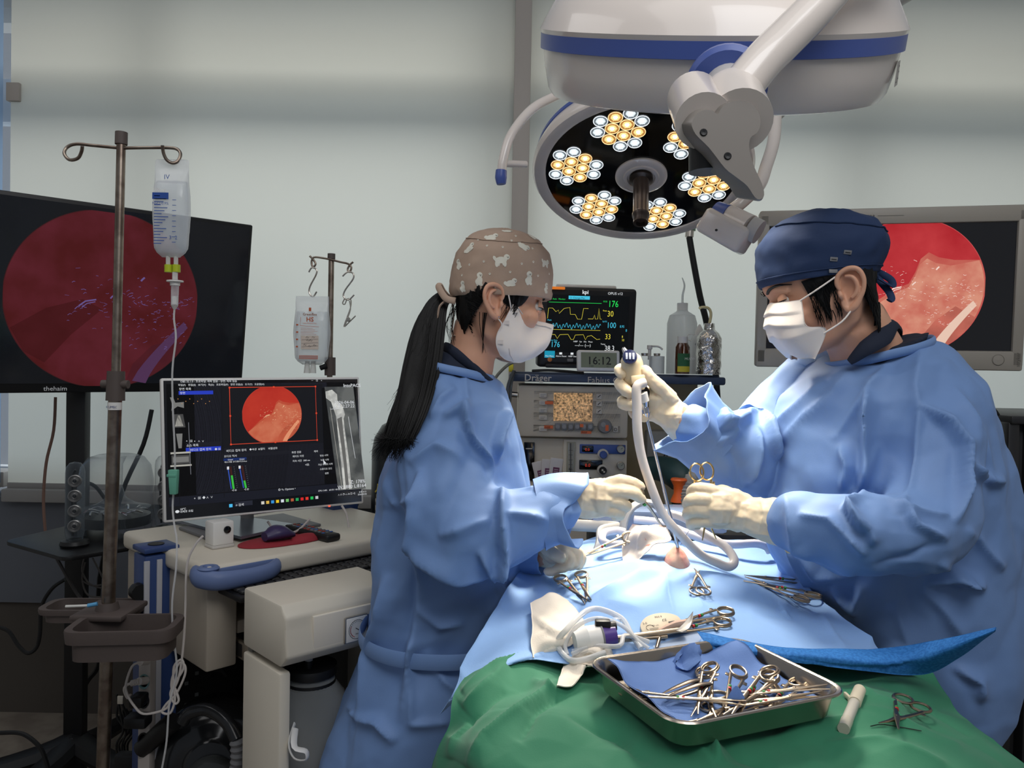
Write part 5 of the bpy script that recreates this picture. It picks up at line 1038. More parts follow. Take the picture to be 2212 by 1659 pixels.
# lamp light
spot('surgical_lamp_light', LC + LN * .06, (.30, 1.38, 1.06), 120, (1, .93, .80), 46, .55, .14)
# upper lamp head
UC = P(1546, 72, 1.30); ru = 378 / F * 1.30
up = thing('surgical_lamp', 'large upper surgical lamp seen from its side with blue band and cloverleaf arm joint', 'surgical lamp', UC)
MU = Matrix.Translation(UC) @ Matrix.Rotation(R(-1.5), 4, 'Y') @ Matrix.Rotation(R(26), 4, 'X')
b = MB(MU); b.lathe([(0, .135), (.10, .13), (.15, .118), (.20, .095), (.26, .068), (ru * .97, .024), (ru * .995, .010), (ru * .985, .0)], m_lw, None, 96); b.build('top_cover', up)
b = MB(MU); b.lathe([(ru * .975, .003), (ru * .99, .003), (ru * .992, -.020), (ru * .975, -.021)], m_lb, None, 96, closed=False); b.build('blue_band', up)
b = MB(MU); b.lathe([(ru * .975, -.018), (ru * .965, -.05), (ru * .945, -.082), (ru * .92, -.094), (ru * .88, -.097), (ru * .87, -.092), (ru * .86, -.088), (0, -.086)], m_lw, None, 96); b.build('housing', up)
b = MB(MU); b.lathe([(0, -.090), (ru * .84, -.090)], m_lface, None, 64, closed=True); b.build('face_glass', up)
b = MB(MU @ Matrix.Rotation(R(50 - 90 + 20), 4, 'Z') @ Matrix.Translation((0, -ru * .972, -.055)) @ Matrix.Rotation(pi / 2 - .0, 4, 'X')); 
lbM = MU @ Matrix.Rotation(R(60), 4, 'Z') @ Matrix.Translation((0, -ru * .973, -.052)) @ Matrix.Rotation(R(90 - 4), 4, 'X')
b = MB(lbM); b.rect(-.022, -.018, .044, .036, mat('label_pale', (176, 172, 166), .5), .002)
b.line([(-.014, -.012), (-.004, .012), (.006, -.012), (-.014, -.012)], .0016, m_black, .0025); b.line([(.008, -.008), (.018, -.008)], .002, m_black, .0025); b.line([(.008, .002), (.018, .002)], .002, m_black, .0025); b.line([(.008, .01), (.018, .01)], .002, m_black, .0025); b.build('warning_label', up)
spot('surgical_lamp_light', UC + V((0, .02, -.15)), (.34, 1.40, 1.06), 32, (1, .92, .80), 84, .8, .14)
# swing arm and cloverleaf joint of the upper lamp
b = MB(); Yj = .95
b.lathe([(.046, -.012), (.052, -.006), (.052, .006), (.046, .012)], m_lb, frame(P(1568, 188, 1.0), (P(1568, 215, .93) - P(1568, 188, 1.0)), (1, 0, 0)), 36)
b.build('joint_ring', up)
b = MB(); ca_ = P(1572, 190, 1.0); cb_ = P(1598, 262, .90); b.cyl(ca_, ca_ + (cb_ - ca_) * .45, .033, m_lg, 30, .034); b.cyl(ca_ + (cb_ - ca_) * .35, cb_, .038, m_lw, 30); b.build('joint_barrel', up)
# cover: outline traced on a plane facing the camera side, 6 cm thick
Yc = .885
outl = [(1490, 268), (1499, 248), (1515, 236), (1536, 236), (1549, 245), (1558, 230), (1575, 218), (1600, 214), (1625, 222), (1641, 242), (1645, 265), (1638, 285), (1622, 298), (1620, 325), (1632, 365), (1648, 400), (1653, 425), (1645, 435), (1632, 430), (1615, 405), (1590, 385), (1565, 365), (1530, 320), (1500, 290)]
cl3 = [P(x, y, Yc) for x, y in outl]; n_ = len(cl3)
cen = sum(cl3, V((0, 0, 0))) / n_; dirb = V((-.25, .93, .28)).normalized()
smp = catmull(cl3 + [cl3[0]], 3)[:-1]; n3 = len(smp)
b = MB(); 
def shr(k): return [cen + (p - cen) * k for p in smp]
r0 = shr(.965); r1 = shr(1.0)
b.loft([r0, [p + dirb * .004 for p in r1], [p + dirb * .045 for p in r1]], mat('lamp_cover', (132, 126, 120), .35, bump=(60, .03))); 
for (x, y) in ((1520, 286), (1572, 337)): c = P(x, y, Yc - .0005); b.lathe([(.0045, 0), (.0035, .001), (0, .0005)], m_black, frame(c, (0, -1, 0)), 12)
b.build('cloverleaf_cover', up)
b = MB(); b.cyl(P(1526, 300, .93), P(1526, 372, .93), .021, m_black, 24); b.build('lamp_handle_end', up)
c1 = P(1510, 235, .93)
b = MB(); b.cyl(P(1520, 262, .90), P(1498, 212, .985), .033, m_lw, 28); b.build('side_boss', up)
b = MB(); b.tube([P(1600, 190, .955), P(1650, 130, .96), P(1700, 80, .97), P(1760, 20, .98), P(1850, -80, 1.0), P(1980, -200, 1.05), P(1980, -200, 1.05) + V((.12, .05, .5)), P(1980, -200, 1.05) + V((.16, .06, .95))], [.026, .025, .025, .025, .025, .025, .025, .03], m_lw, 18, 4); b.build('swing_arm', up)
b = MB(); b.tube([P(1620, -30, 2.0), P(1900, 8, 2.0), P(2150, -60, 2.0)], .001, m_lw, 6, 1)
b = MB(); b.tube([P(1672, 236, 1.965), P(1720, 120, 2.1), P(1800, 60, 2.15), P(1900, 10, 2.1), P(2010, -45, 2.0), P(2050, -80, 2.0) + V((.03, 0, .7))], .033, m_lg, 14, 1); tag(b.build('ceiling_arm'), 'grey ceiling arm crossing the top edge behind the upper surgical lamp', 'lamp arm')

# ---------- right monitor ----------
Xm = P(2205, 610, 1.86); mon_c = P(2030, 616, 1.93)
mw, mh = .62, .40
Mr = posem(P(2213, 455, 1.86) * .5 + P(2213, 790, 1.86) * .5, -.22, R(-3)); Mr = Mr @ Matrix.Translation((-mw / 2 + .004, 0, 0))
rmn = thing('endoscopy_monitor', 'grey-framed endoscopy monitor behind the man showing a bright red joint view', 'monitor', Mr.translation)
b = MB(Mr); fr = mat('monitor_taupe', (150, 144, 134), .45, bump=(50, .03)); 
sxw, syh = mw - .05, mh - .088
b.box((0, mh / 2 - .02, -.02), (mw, .04, .05), fr, .005); b.box((0, -mh / 2 + .024, -.02), (mw, .048, .05), fr, .005); b.box((-mw / 2 + .0125, 0, -.02), (.025, mh - .02, .05), fr, .004); b.box((mw / 2 - .0125, 0, -.02), (.025, mh - .02, .05), fr, .004); b.box((0, 0, -.055), (mw * .9, mh * .85, .04), fr, .01)
b.text('HD MONITOR', -.10, mh / 2 - .024, .010, m_black, .0055); b.line([(-.03, mh / 2 - .02), (.03, mh / 2 - .02)], .0008, m_black, .0055); b.text('stryker', mw / 2 - .008, -mh / 2 + .010, .012, mat('brand_dim', (90, 86, 80), .5), .0055, rot=pi / 2); b.build('housing', rmn)
b = MB(Mr); b.rect(-mw / 2 + .024, -mh / 2 + .047, mw - .048, mh - .086, mat('monitor_black', (14, 14, 16), .12, emit=(22, 22, 24), es=.7), -.004)
scope_view(b, .052, .004, .168, (mh - .088) / 2, None, warm=2, z=.0008, es=.9, seed=2); b.build('screen', rmn)
b = MB(Mr @ Matrix.Translation((mw / 2 - .055, -mh / 2 + .026, .0045))); b.lathe([(.0125, 0), (.0135, .001), (.0135, .0), (.0125, -.001)], m_black, None, 30, closed=False); b.lathe([(0, .003), (.0118, .002), (.012, 0)], fr, None, 30); b.build('power_button', rmn)
b = MB(); q = Mr @ V((0, 0, -.06)); b.tube([q, q + V((.02, .12, -.02)), q + V((.35, .2, -.3)), q + V((.45, .2, -.6))], .03, m_black, 10, 1); b.build('support_arm', rmn)
b = MB(); b.tube([P(2058, 803, 1.95), P(2068, 797, 1.93), P(2082, 793, 1.93), P(2079, 803, 1.93), P(2068, 797, 1.94)], .0035, m_cableb, 7, 4); tag(b.build('cable_tie'), 'knotted black cable tie hanging below the endoscopy monitor', 'cable')
# ---------- black equipment rack ----------
m_rack = mat('rack_black', (36, 36, 38), .4, bump=(40, .04)); xr = P(2168, 1100, 1.85); zt = P(2190, 902, 1.85).z
rk = thing('equipment_rack', 'black upright equipment rack with ribbed side at the right edge behind the man', 'rack', (xr.x + .3, 2.1, 0))
b = MB(); b.box((xr.x + .32, 2.1, zt / 2 + .04), (.62, .46, zt - .1), m_rack, .006); b.build('cabinet', rk)
for k, dx in enumerate((.0, .03, .055)):
    b = MB(); b.box((xr.x + .012 + dx * 1.6, 1.862, zt / 2 + .05), (.028 if k != 1 else .012, .05, zt - .12), m_rack, .005); b.build('side_rail', rk)
b = MB(); b.box((xr.x + .32, 2.08, zt - .005), (.64, .5, .02), m_rack, .004); b.build('top_plate', rk)
b = MB(); b.box((xr.x + .30, 2.02, .32), (.72, .56, .1), m_rack, .02); b.build('foot', rk)
for (dx, dy) in ((.05, 1.84), (.56, 1.84), (.05, 2.28), (.56, 2.28)):
    b = MB(); b.lathe([(.01, -.015), (.055, -.015), (.055, .015), (.01, .015)], m_black, Matrix.Translation((xr.x + dx, dy, .056)) @ Matrix.Rotation(pi / 2, 4, 'X'), 18); b.box((xr.x + dx, dy, .18), (.03, .05, .2), m_black, .005); b.build('caster', rk)
q = P(2140, 915, 1.80); b = MB(); b.box(q + V((.0, .05, -.01)), (.05, .09, .045), mat('device_cream', (190, 184, 170), .5), .008); b.box(q + V((-.018, .02, .008)), (.03, .05, .03), MATS['device_cream'], .006); tag(b.build('cream_device'), 'small cream device on the corner of the black rack top', 'device')
cable([(2124, 895), (2136, 886), (2148, 884), (2158, 897)], 1.84, .003, m_cableb, 'thin black cable arching over the cream device on the rack')
# ---------- operating table ----------
m_drape = mat('drape_blue', (142, 180, 230), .75, bump=(420, .35), bdist=.0008, sheen=.1); m_drape2 = mat('drape_deep_blue', (34, 104, 176), .8, bump=(300, .5), bdist=.001, var=(260, (52, 124, 196)))
m_green = mat('cloth_green', (46, 120, 88), .85, bump=(500, .2), bdist=.0006, sheen=.15); m_skin = mat('skin', (222, 176, 152), .5, sub=.12, bump=(250, .08), bdist=.0005)
m_gauze = mat('gauze', (226, 216, 202), .9, bump=(420, .4), bdist=.0006)
def patch(name, rows, m, parent=None, nu=14, nv=14, disp=None, thick=.0, seed=1, edges=True):
    """cloth surface through a grid of control points, with folds"""
    G_ = [[V(p) for p in r] for r in rows]
    R1 = [catmull(r, nu) for r in G_]; W_n = len(R1[0]); cols = [catmull([r[i] for r in R1], nv) for i in range(W_n)]
    L = len(cols[0]); A = np.array([[tuple(cols[i][j]) for i in range(W_n)] for j in range(L)]).reshape(-1, 3)
    fs = [(j * W_n + i, j * W_n + i + 1, (j + 1) * W_n + i + 1, (j + 1) * W_n + i) for j in range(L - 1) for i in range(W_n - 1)]
    g = A.reshape(L, W_n, 3); du = np.gradient(g, axis=1); dv = np.gradient(g, axis=0); N = np.cross(du, dv).reshape(-1, 3); N /= np.linalg.norm(N, axis=1)[:, None] + 1e-12
    N *= np.sign(N[:, 2] + 1e-9)[:, None] if disp is not None and getattr(disp, 'up', True) else 1
    if disp is not None: A = A + N * disp(A)[:, None]
    if thick:
        n0 = len(A); B = A - N * thick; A = np.vstack([A, B]); fs2 = [tuple(n0 + i for i in f[::-1]) for f in fs]
        rim = [i for i in range(W_n)] + [j * W_n + W_n - 1 for j in range(1, L)] + [(L - 1) * W_n + i for i in range(W_n - 2, -1, -1)] + [j * W_n for j in range(L - 2, 0, -1)]
        fs3 = [(rim[k], rim[(k + 1) % len(rim)], n0 + rim[(k + 1) % len(rim)], n0 + rim[k]) for k in range(len(rim))]; fs = fs + fs2 + fs3
    return mesh_obj(name, A, fs, [m], parent), A, fs
def folds(cl, base=.002, sc=9, seed=3, rid=.0):
    def f(A):
        X, Y = nproj(A); d = np.zeros(len(A))
        for pts, w, h, *k in cl: d += 1.4 * h * crease(X, Y, pts, w, k[0] if k else 'v')
        d += base * nnoise(A, sc, seed, 2); d += base * .8 * facet(A, (.055, .055, .055), seed * .3, .02 * np.sin(A[:, 1] * 40), .02 * np.sin(A[:, 0] * 30))
        if rid: d += rid * (1 - 2 * np.abs(nnoise(A, sc * 1.7, seed + 9, 1)))
        return d
    return f
SURF = []
tb = thing('operating_table', 'padded operating table hidden below the green and blue drapes', 'table', (.24, 1.15, 0))
b = MB(); b.box((.27, 1.18, .885), (.32, .86, .05), m_black, .015); b.build('pad', tb); b = MB(); b.box((.27, 1.18, .84), (.34, .9, .04), m_steel, .004); b.build('tabletop', tb)
b = MB(); b.box((.24, 1.3, .44), (.16, .2, .78), m_steel, .01); b.build('column', tb); b = MB(); b.box((.24, 1.25, .05), (.44, .7, .09), m_ab, .02); b.build('base', tb)
def zr(l): return [PZ(*p) for p in l]
rows = [zr([(1080, 1400, .95), (1160, 1400, .955), (1300, 1396, .96), (1450, 1390, .962), (1600, 1392, .962), (1750, 1402, .96), (1880, 1420, .955), (1990, 1442, .95)]),
        zr([(990, 1488, .942), (1070, 1478, .954), (1250, 1490, .957), (1450, 1500, .957), (1620, 1500, .956), (1790, 1492, .956), (1950, 1490, .95), (2045, 1508, .935)]),
        zr([(974, 1572, .915), (1060, 1562, .945), (1230, 1570, .950), (1450, 1590, .950), (1650, 1590, .950), (1850, 1580, .948), (2020, 1572, .94), (2120, 1590, .92)]),
        zr([(942, 1668, .86), (1040, 1670, .925), (1230, 1680, .94), (1450, 1700, .942), (1650, 1700, .942), (1880, 1695, .938), (2110, 1680, .925), (2235, 1680, .89)]),
        zr([(930, 1760, .76), (1040, 1790, .86), (1230, 1830, .91), (1450, 1850, .92), (1650, 1850, .92), (1900, 1850, .91), (2180, 1800, .87), (2330, 1790, .78)]),
        zr([(920, 1900, .62), (1020, 2000, .66), (1200, 2060, .68), (1450, 2100, .68), (1650, 2100, .68), (1950, 2060, .68), (2250, 2000, .65), (2420, 1920, .6)])]
gcr = [([(1190, 1395), (1130, 1430), (1060, 1460), (1000, 1500)], 14, .010), ([(1100, 1450), (1040, 1500), (1000, 1530)], 16, .009), ([(1300, 1480), (1200, 1485), (1130, 1540), (1050, 1600), (1010, 1659)], 22, .013),
       ([(1220, 1500), (1160, 1545), (1120, 1610)], 14, -.008), ([(1310, 1500), (1420, 1560), (1520, 1640), (1560, 1700)], 26, .008), ([(1150, 1470), (1190, 1500), (1220, 1500)], 12, .008), ([(1490, 1610), (1540, 1625), (1560, 1659)], 14, .014, 's'), ([(1530, 1600), (1600, 1640), (1680, 1659)], 18, -.006),
       ([(1840, 1470), (1900, 1520), (1960, 1540)], 14, .006), ([(1860, 1530), (1960, 1570), (2080, 1620)], 14, .006), ([(1780, 1600), (1900, 1610), (2040, 1659)], 16, .006), ([(1900, 1480), (2000, 1520), (2100, 1600)], 16, -.005), ([(1650, 1600), (1760, 1570), (1850, 1560)], 14, .006), ([(1230, 1560), (1330, 1590), (1400, 1659)], 18, -.008), ([(1010, 1560), (985, 1600), (975, 1640)], 10, .006), ([(1090, 1490), (1020, 1550), (990, 1600)], 10, -.006)]
gt = thing('green_drape', 'green surgical cloth covering the near end of the table', 'drape', (.24, .95, .93))
o, A_, f_ = patch('cloth', rows, m_green, gt, 26, 36, folds(gcr, .0075, 8, 2, .0035), thick=.0012); SURF.append(bvh_of(A_, f_))
rows = [zr([(1235, 1180, 1.0), (1300, 1160, 1.012), (1360, 1158, 1.02), (1425, 1166, 1.03), (1470, 1170, 1.035), (1530, 1166, 1.025), (1600, 1168, 1.02), (1660, 1180, 1.02), (1705, 1200, 1.01)]),
        zr([(1140, 1228, .995), (1235, 1214, 1.006), (1330, 1205, 1.016), (1418, 1220, 1.030), (1464, 1234, 1.026), (1512, 1222, 1.030), (1590, 1208, 1.02), (1670, 1224, 1.01), (1735, 1258, 1.0)]),
        zr([(1108, 1272, .985), (1215, 1288, .998), (1320, 1280, 1.006), (1415, 1262, 1.018), (1466, 1262, 1.019), (1530, 1262, 1.018), (1630, 1288, 1.008), (1715, 1310, .998), (1792, 1330, .985)]),
        zr([(1058, 1348, .965), (1165, 1352, .982), (1290, 1346, .994), (1400, 1334, 1.004), (1480, 1330, 1.008), (1580, 1340, 1.002), (1700, 1360, .992), (1800, 1375, .983), (1880, 1392, .972)]),
        zr([(990, 1478, .94), (1085, 1425, .966), (1190, 1405, .978), (1320, 1395, .984), (1440, 1385, .989), (1560, 1392, .987), (1700, 1402, .983), (1830, 1420, .977), (1940, 1428, .968)]),
        zr([(950, 1543, .905), (1050, 1462, .956), (1135, 1428, .968), (1250, 1436, .972), (1400, 1432, .976), (1540, 1422, .976), (1700, 1425, .974), (1850, 1446, .968), (1985, 1456, .958)])]
bcr = [([(1250, 1320), (1310, 1290), (1380, 1255), (1430, 1238)], 16, .012, 's'), ([(1150, 1290), (1180, 1345), (1250, 1350)], 18, .004), ([(1500, 1238), (1600, 1262), (1680, 1300)], 16, .007, 's'), ([(1300, 1300), (1360, 1320), (1420, 1345)], 16, .006), ([(1440, 1240), (1445, 1290), (1455, 1330)], 10, .005),
       ([(1485, 1240), (1500, 1290), (1520, 1320)], 10, .004), ([(1630, 1320), (1720, 1330), (1700, 1318)], 20, -.007), ([(1770, 1330), (1800, 1370), (1830, 1410)], 14, .006), ([(1690, 1190), (1710, 1260), (1790, 1330), (1880, 1390)], 14, .011, 'full'), ([(1140, 1225), (1220, 1280), (1270, 1290)], 18, -.006), ([(1130, 1240), (1070, 1330), (1000, 1460)], 12, .008, 'full'), ([(1240, 1180), (1180, 1220), (1280, 1215)], 14, .005), ([(1420, 1210), (1330, 1235), (1230, 1245)], 14, .006)]
bd = thing('blue_drape', 'light blue paper drape over the patient with instruments lying on it', 'drape', (.25, 1.3, .98))
o, A_, f_ = patch('sheet', rows, m_drape, bd, 20, 26, folds(bcr, .004, 7, 5, .0016), thick=.0008); SURF.append(bvh_of(A_, f_))
flap_t = [(1505, 1366, 1.000), (1570, 1380, .996), (1700, 1400, .992), (1850, 1404, .990), (1960, 1396, 1.0), (2060, 1378, 1.03), (2152, 1357, 1.06)]
flap_m = [(1520, 1385, .990), (1590, 1400, .988), (1700, 1414, .985), (1840, 1424, .983), (1960, 1428, .985), (2060, 1400, 1.02), (2151, 1360, 1.058)]
flap_b = [(1540, 1405, .980), (1620, 1418, .978), (1700, 1428, .976), (1840, 1446, .970), (1985, 1458, .964), (2070, 1422, 1.0), (2149, 1364, 1.054)]
o, A_, f_ = patch('folded_edge', [zr([(x, y - 2, z + .006) for x, y, z in flap_t]), zr([(x, y, z + .008) for x, y, z in flap_m]), zr([(x, y, z + .008) for x, y, z in flap_b])], m_drape2, bd, 12, 8, folds([([(1700, 1410), (1850, 1430), (1990, 1440)], 12, .003)], .0015, 14, 8), thick=.0006); o['label'] = 'deep blue folded underside strip'; SURF.append(bvh_of(A_, f_))
def on(px, py, lift=0, extra=()):
    best = None; d = ray(px, py).normalized()
    for s_ in list(extra) or SURF:
        r = s_.ray_cast(O3, d)
        if r[0] is not None and (best is None or r[3] < best[1]): best = (r[0], r[3], r[1])
    if best is None: q = PZ(px, py, .96); return q + V((0, 0, lift)), V((0, 0, 1))
    n = best[2] if best[2].z > 0 else -best[2]; return best[0] + n * lift, n
# the operated joint
q = P(1464, 1215, 1.40); sk = MB(); rings = []
for i in range(13):
    t_ = i / 12; z_ = -.04 + .105 * t_; r_ = [1.15, 1.12, 1.1, 1.07, 1.03, 1.0, .97, .93, .88, .8, .66, .42, .1][i]
    rings.append([q + V((.030 * r_ * cos(a) * (1 - .12 * t_), .040 * r_ * sin(a) + .012 * t_, z_ - .018 * 0)) for a in [2 * pi * k / 28 for k in range(28)]])
q0_ = P(1464, 1178, 1.41); dz = q0_.z - rings[-1][0].z; rings = [[p + V((0, 0, dz)) for p in r] for r in rings]
sk.loft(rings, m_skin); A_, N_, f_ = remesh(sk, .0025, 4)
A_ = A_ + N_ * (.0012 * nnoise(A_, 60, 2, 2))[:, None]
pj = mesh_obj('patient_joint', A_, f_, [mat('skin_joint', (244, 196, 170), .45, sub=.1, bump=(200, .1), bdist=.0006, var=(32, (214, 110, 100), .52, .72))]); tag(pj, 'pink shaved skin of the patient showing through the opening in the drape', 'patient'); SURF.append(bvh_of(A_, f_))
# gauze squares
def gauze(name, label, rows, cr, seed, m=m_gauze, base=.002):
    o, A__, f__ = patch('tmp', rows, m, None, 10, 10, folds(cr, base, 25, seed, .0012), thick=.0012); o.name = name; o.data.name = name; tag(o, label, 'gauze'); SURF.append(bvh_of(A__, f__)); return o
def onr(l): return [on(x, y)[0] + V((0, 0, h)) for x, y, h in l]
gauze('gauze_pad', 'large cream gauze square folded on the blue drape beside the tubing', [onr([(1146, 1325, .016), (1190, 1312, .024), (1225, 1322, .02)]), onr([(1150, 1370, .014), (1205, 1362, .020), (1262, 1362, .012)]), onr([(1147, 1400, .006), (1190, 1402, .014), (1240, 1398, .006)]), onr([(1152, 1424, .003), (1175, 1428, .004), (1215, 1404, .003)])], [([(1148, 1330), (1200, 1365), (1255, 1370)], 8, .004, 's'), ([(1200, 1400), (1215, 1380), (1240, 1380)], 6, .003)], 3)
gauze('gauze_pad', 'crumpled cream gauze on the green cloth against the metal tray corner', [onr([(1302, 1408, .018), (1318, 1418, .012), (1330, 1436, .006)]), onr([(1225, 1438, .010), (1278, 1434, .020), (1318, 1458, .012)]), onr([(1215, 1460, .010), (1260, 1462, .022), (1302, 1466, .016)]), onr([(1202, 1488, .003), (1235, 1494, .006), (1258, 1480, .012)])], [([(1240, 1440), (1270, 1455), (1262, 1485)], 7, .006, 's'), ([(1290, 1420), (1280, 1450), (1260, 1470)], 6, .004)], 5)
gz_r = [[P(1366, 1132, 1.5), P(1400, 1135, 1.49), P(1437, 1136, 1.48)], [P(1350, 1160, 1.5), P(1385, 1150, 1.46), P(1450, 1165, 1.44)], [P(1343, 1185, 1.48), P(1372, 1190, 1.45), P(1415, 1178, 1.42)], [P(1346, 1216, 1.44), P(1375, 1212, 1.42), P(1405, 1186, 1.41)]]
gauze('gauze_pad', 'blood-spotted gauze behind the operated joint', gz_r, [([(1400, 1135), (1385, 1165), (1380, 1205)], 8, .006, 's')], 8, mat('gauze_bloody', (226, 212, 200), .9, var=(45, (206, 120, 106), .62, .7), bump=(400, .4), bdist=.0006))
# ---------- people ----------
m_gown = mat('gown_blue', (110, 142, 192), .62, bump=(600, .25), bdist=.0005, sheen=.05); m_gowni = m_gown
m_glove = mat('glove_latex', (238, 218, 186), .45, sub=.05, bump=(90, .25), bdist=.0012); m_hair = mat('hair_black', (10, 9, 9), .55, spec=.3, bump=(300, .4), bdist=.001)
m_face = mat('skin_face', (212, 160, 132), .5, sub=.1, bump=(400, .05), bdist=.0004); m_mask = mat('mask_white', (236, 226, 218), .85, bump=(700, .2), bdist=.0004)
m_scrub = mat('scrub_navy', (26, 34, 52), .85, bump=(500, .2), bdist=.0005); m_eyew = mat('eye_white', (226, 222, 216), .2); m_eyed = mat('eye_dark', (22, 16, 14), .15)
def ringpx(py, xl, xr, d, hd, tilt=0, n=40, e=.9):
    c = P((xl + xr) / 2, py, d); a = (xr - xl) / 2 / F * d; out = []
    for k in range(n):
        t = 2 * pi * k / n; cx_, sy_ = cos(t), sin(t)
        out.append(c + V((a * math.copysign(abs(cx_) ** e, cx_), hd * math.copysign(abs(sy_) ** e, sy_), tilt * cx_)))
    return out
def limb(b, pts, m, n=18, sm=5, flat=None, up=None):
    b.tube([P(x, y, d) for x, y, d, r in pts], [r for *_, r in pts], m, n, sm, flat=flat, up=up)
    for x, y, d, r in (pts[0], pts[-1]):
        b.lathe([(0, -r), (r * .7, -r * .7), (r, 0), (r * .7, r * .7), (0, r)], m, Matrix.Translation(P(x, y, d)), 12)
HS = [(-.118, .082, .045, .016), (-.108, .098, .012, .034), (-.092, .102, -.018, .046), (-.07, .100, -.040, .055), (-.045, .099, -.056, .061), (-.02, .098, -.072, .066), (.0, .097, -.082, .069), (.02, .094, -.090, .071), (.032, .097, -.093, .072), (.045, .103, -.096, .0725), (.07, .101, -.098, .074), (.10, .086, -.090, .069), (.125, .058, -.07, .053), (.14, .03, -.04, .03)]
HS0 = list(HS); NF = [1.0]
def set_head(fx, fb, zlow, nose):
    global HS
    HS = [(z * (zlow if z < 0 else 1), xf * fx * (1 if z > -.05 else 1 - .27 * min(1, (-.05 - z) / .04)), xb * (fb if xb < 0 else fx), w) for z, xf, xb, w in HS0]; NF[0] = nose
def hair_tab():
    h0 = hslice(0.0); out = []
    for z, k in ((-.12, .62), (-.09, .68), (-.06, .80), (-.03, .93)): out.append((z, h0[0] * k, h0[1] * k, h0[2] * k))
    return out + [r for r in HS if r[0] >= -.001]
def hslice(z, off=0, tab=None):
    tab = tab or HS
    for i in range(len(tab) - 1):
        if tab[i][0] <= z <= tab[i + 1][0] or i == len(tab) - 2 or (i == 0 and z < tab[0][0]):
            if z <= tab[i + 1][0] or i == len(tab) - 2:
                t = (z - tab[i][0]) / (tab[i + 1][0] - tab[i][0]); t = max(-.3, min(1.2, t)); r = [tab[i][k] * (1 - t) + tab[i + 1][k] * t for k in (1, 2, 3)]
                return r[0] + off, r[1] - off, r[2] + off
def hring(z, off=0, n=44, tab=None, dz=0, tilt=0):
    xf, xb, w = hslice(z, off, tab); xm = -.012 if xb < -.03 else (xf + xb) / 2; out = []
    for k in range(n):
        t = 2 * pi * k / n; c_, s_ = cos(t), sin(t); x = xm + (xf - xm if c_ > 0 else xm - xb) * math.copysign(abs(c_) ** .92, c_); out.append(V((x, w * math.copysign(abs(s_) ** .92, s_), z + dz + tilt * x)))
    return out
def locpx(M, px, py, yl):
    """head-local point in the plane y = yl that stands on the given sight line"""
    Mi = M.inverted(); o = Mi @ O3; q = Mi @ (O3 + ray(px, py)); d = q - o; return o + d * ((yl - o.y) / d.y)
def surfpt(a, z, off=0, tab=None):
    """head-local point on the head surface at angle a from the nose"""
    xf, xb, w = hslice(z, off, tab); xm = -.012; c_, s_ = cos(a), sin(a)
    return V((xm + (xf - xm if c_ > 0 else xm - xb) * math.copysign(abs(c_) ** .92, c_), w * math.copysign(abs(s_) ** .92, s_), z))
def cap_ring(z, xf, xb, w, tilt, n=72):
    xm = (xf + xb) / 2; out = []
    for k in range(n):
        c_, s_ = cos(2 * pi * k / n), sin(2 * pi * k / n); x = xm + (xf - xb) / 2 * math.copysign(abs(c_) ** .9, c_); out.append(V((x, w * math.copysign(abs(s_) ** .9, s_), z + tilt * (x - xm))))
    return out
def build_cap(M, rows, tilt, m, fn):
    """cloth cap through rings (z, front, back, half width); fn(p, h) gives extra puff"""
    z0, z1 = rows[0][0], rows[-1][0]; rr = [(z0, rows[0][1] - .004, rows[0][2] + .004, rows[0][3] - .004)] + rows; rg = [cap_ring(*r, tilt * (z1 - r[0]) / (z1 - z0)) for r in rr]
    n = 72; cols = [catmull([r[k] for r in rg], 4) for k in range(n)]; out = []
    for j in range(len(cols[0])):
        row = []
        for k in range(n):
            p = cols[k][j]; nn_ = V((p.x - .02, p.y, (p.z - .05) * .9)).normalized(); row.append(M @ (p + nn_ * fn(p, (p.z - z0) / (z1 - z0))))
        out.append(row)
    bb = MB(); bb.loft(out, m); fs = [(i * n + k, i * n + (k + 1) % n, (i + 1) * n + (k + 1) % n, (i + 1) * n + k) for i in range(len(out) - 1) for k in range(n)]
    return bb, BVHTree.FromPolygons([v for r in out for v in r], fs), out
def head_shape(b, m):
    b.loft([hring(z) for z, *_ in HS], m)
    b.loft([[V((x0 + rx * cos(a), ry * sin(a), z)) for a in [2 * pi * k / 16 for k in range(16)]] for z, x0, rx, ry in ((.040, .088 * NF[0], .006, .009), (.025, .089 * NF[0], .008, .008), (.008, .094 * NF[0], .013, .0105), (-.008, .096 * NF[0], .016, .013), (-.020, .096 * NF[0], .015, .016), (-.028, .092 * NF[0], .010, .013))], m)
    for s in (-1, 1):
        b.lathe([(0, -.02), (.014, -.014), (.02, 0), (.014, .014), (0, .02)], m, Matrix.Translation((.066, s * .042, -.012)) @ Matrix.Scale(1.0, 4), 14)
        k_ = NF[0] * .97; b.tube([(.090 * k_, s * .008, .038), (.090 * k_, s * .03, .042), (.074 * k_, s * .052, .034)], [.006, .0075, .007], m, 8, 4)
EO = [-.004, 1.0]
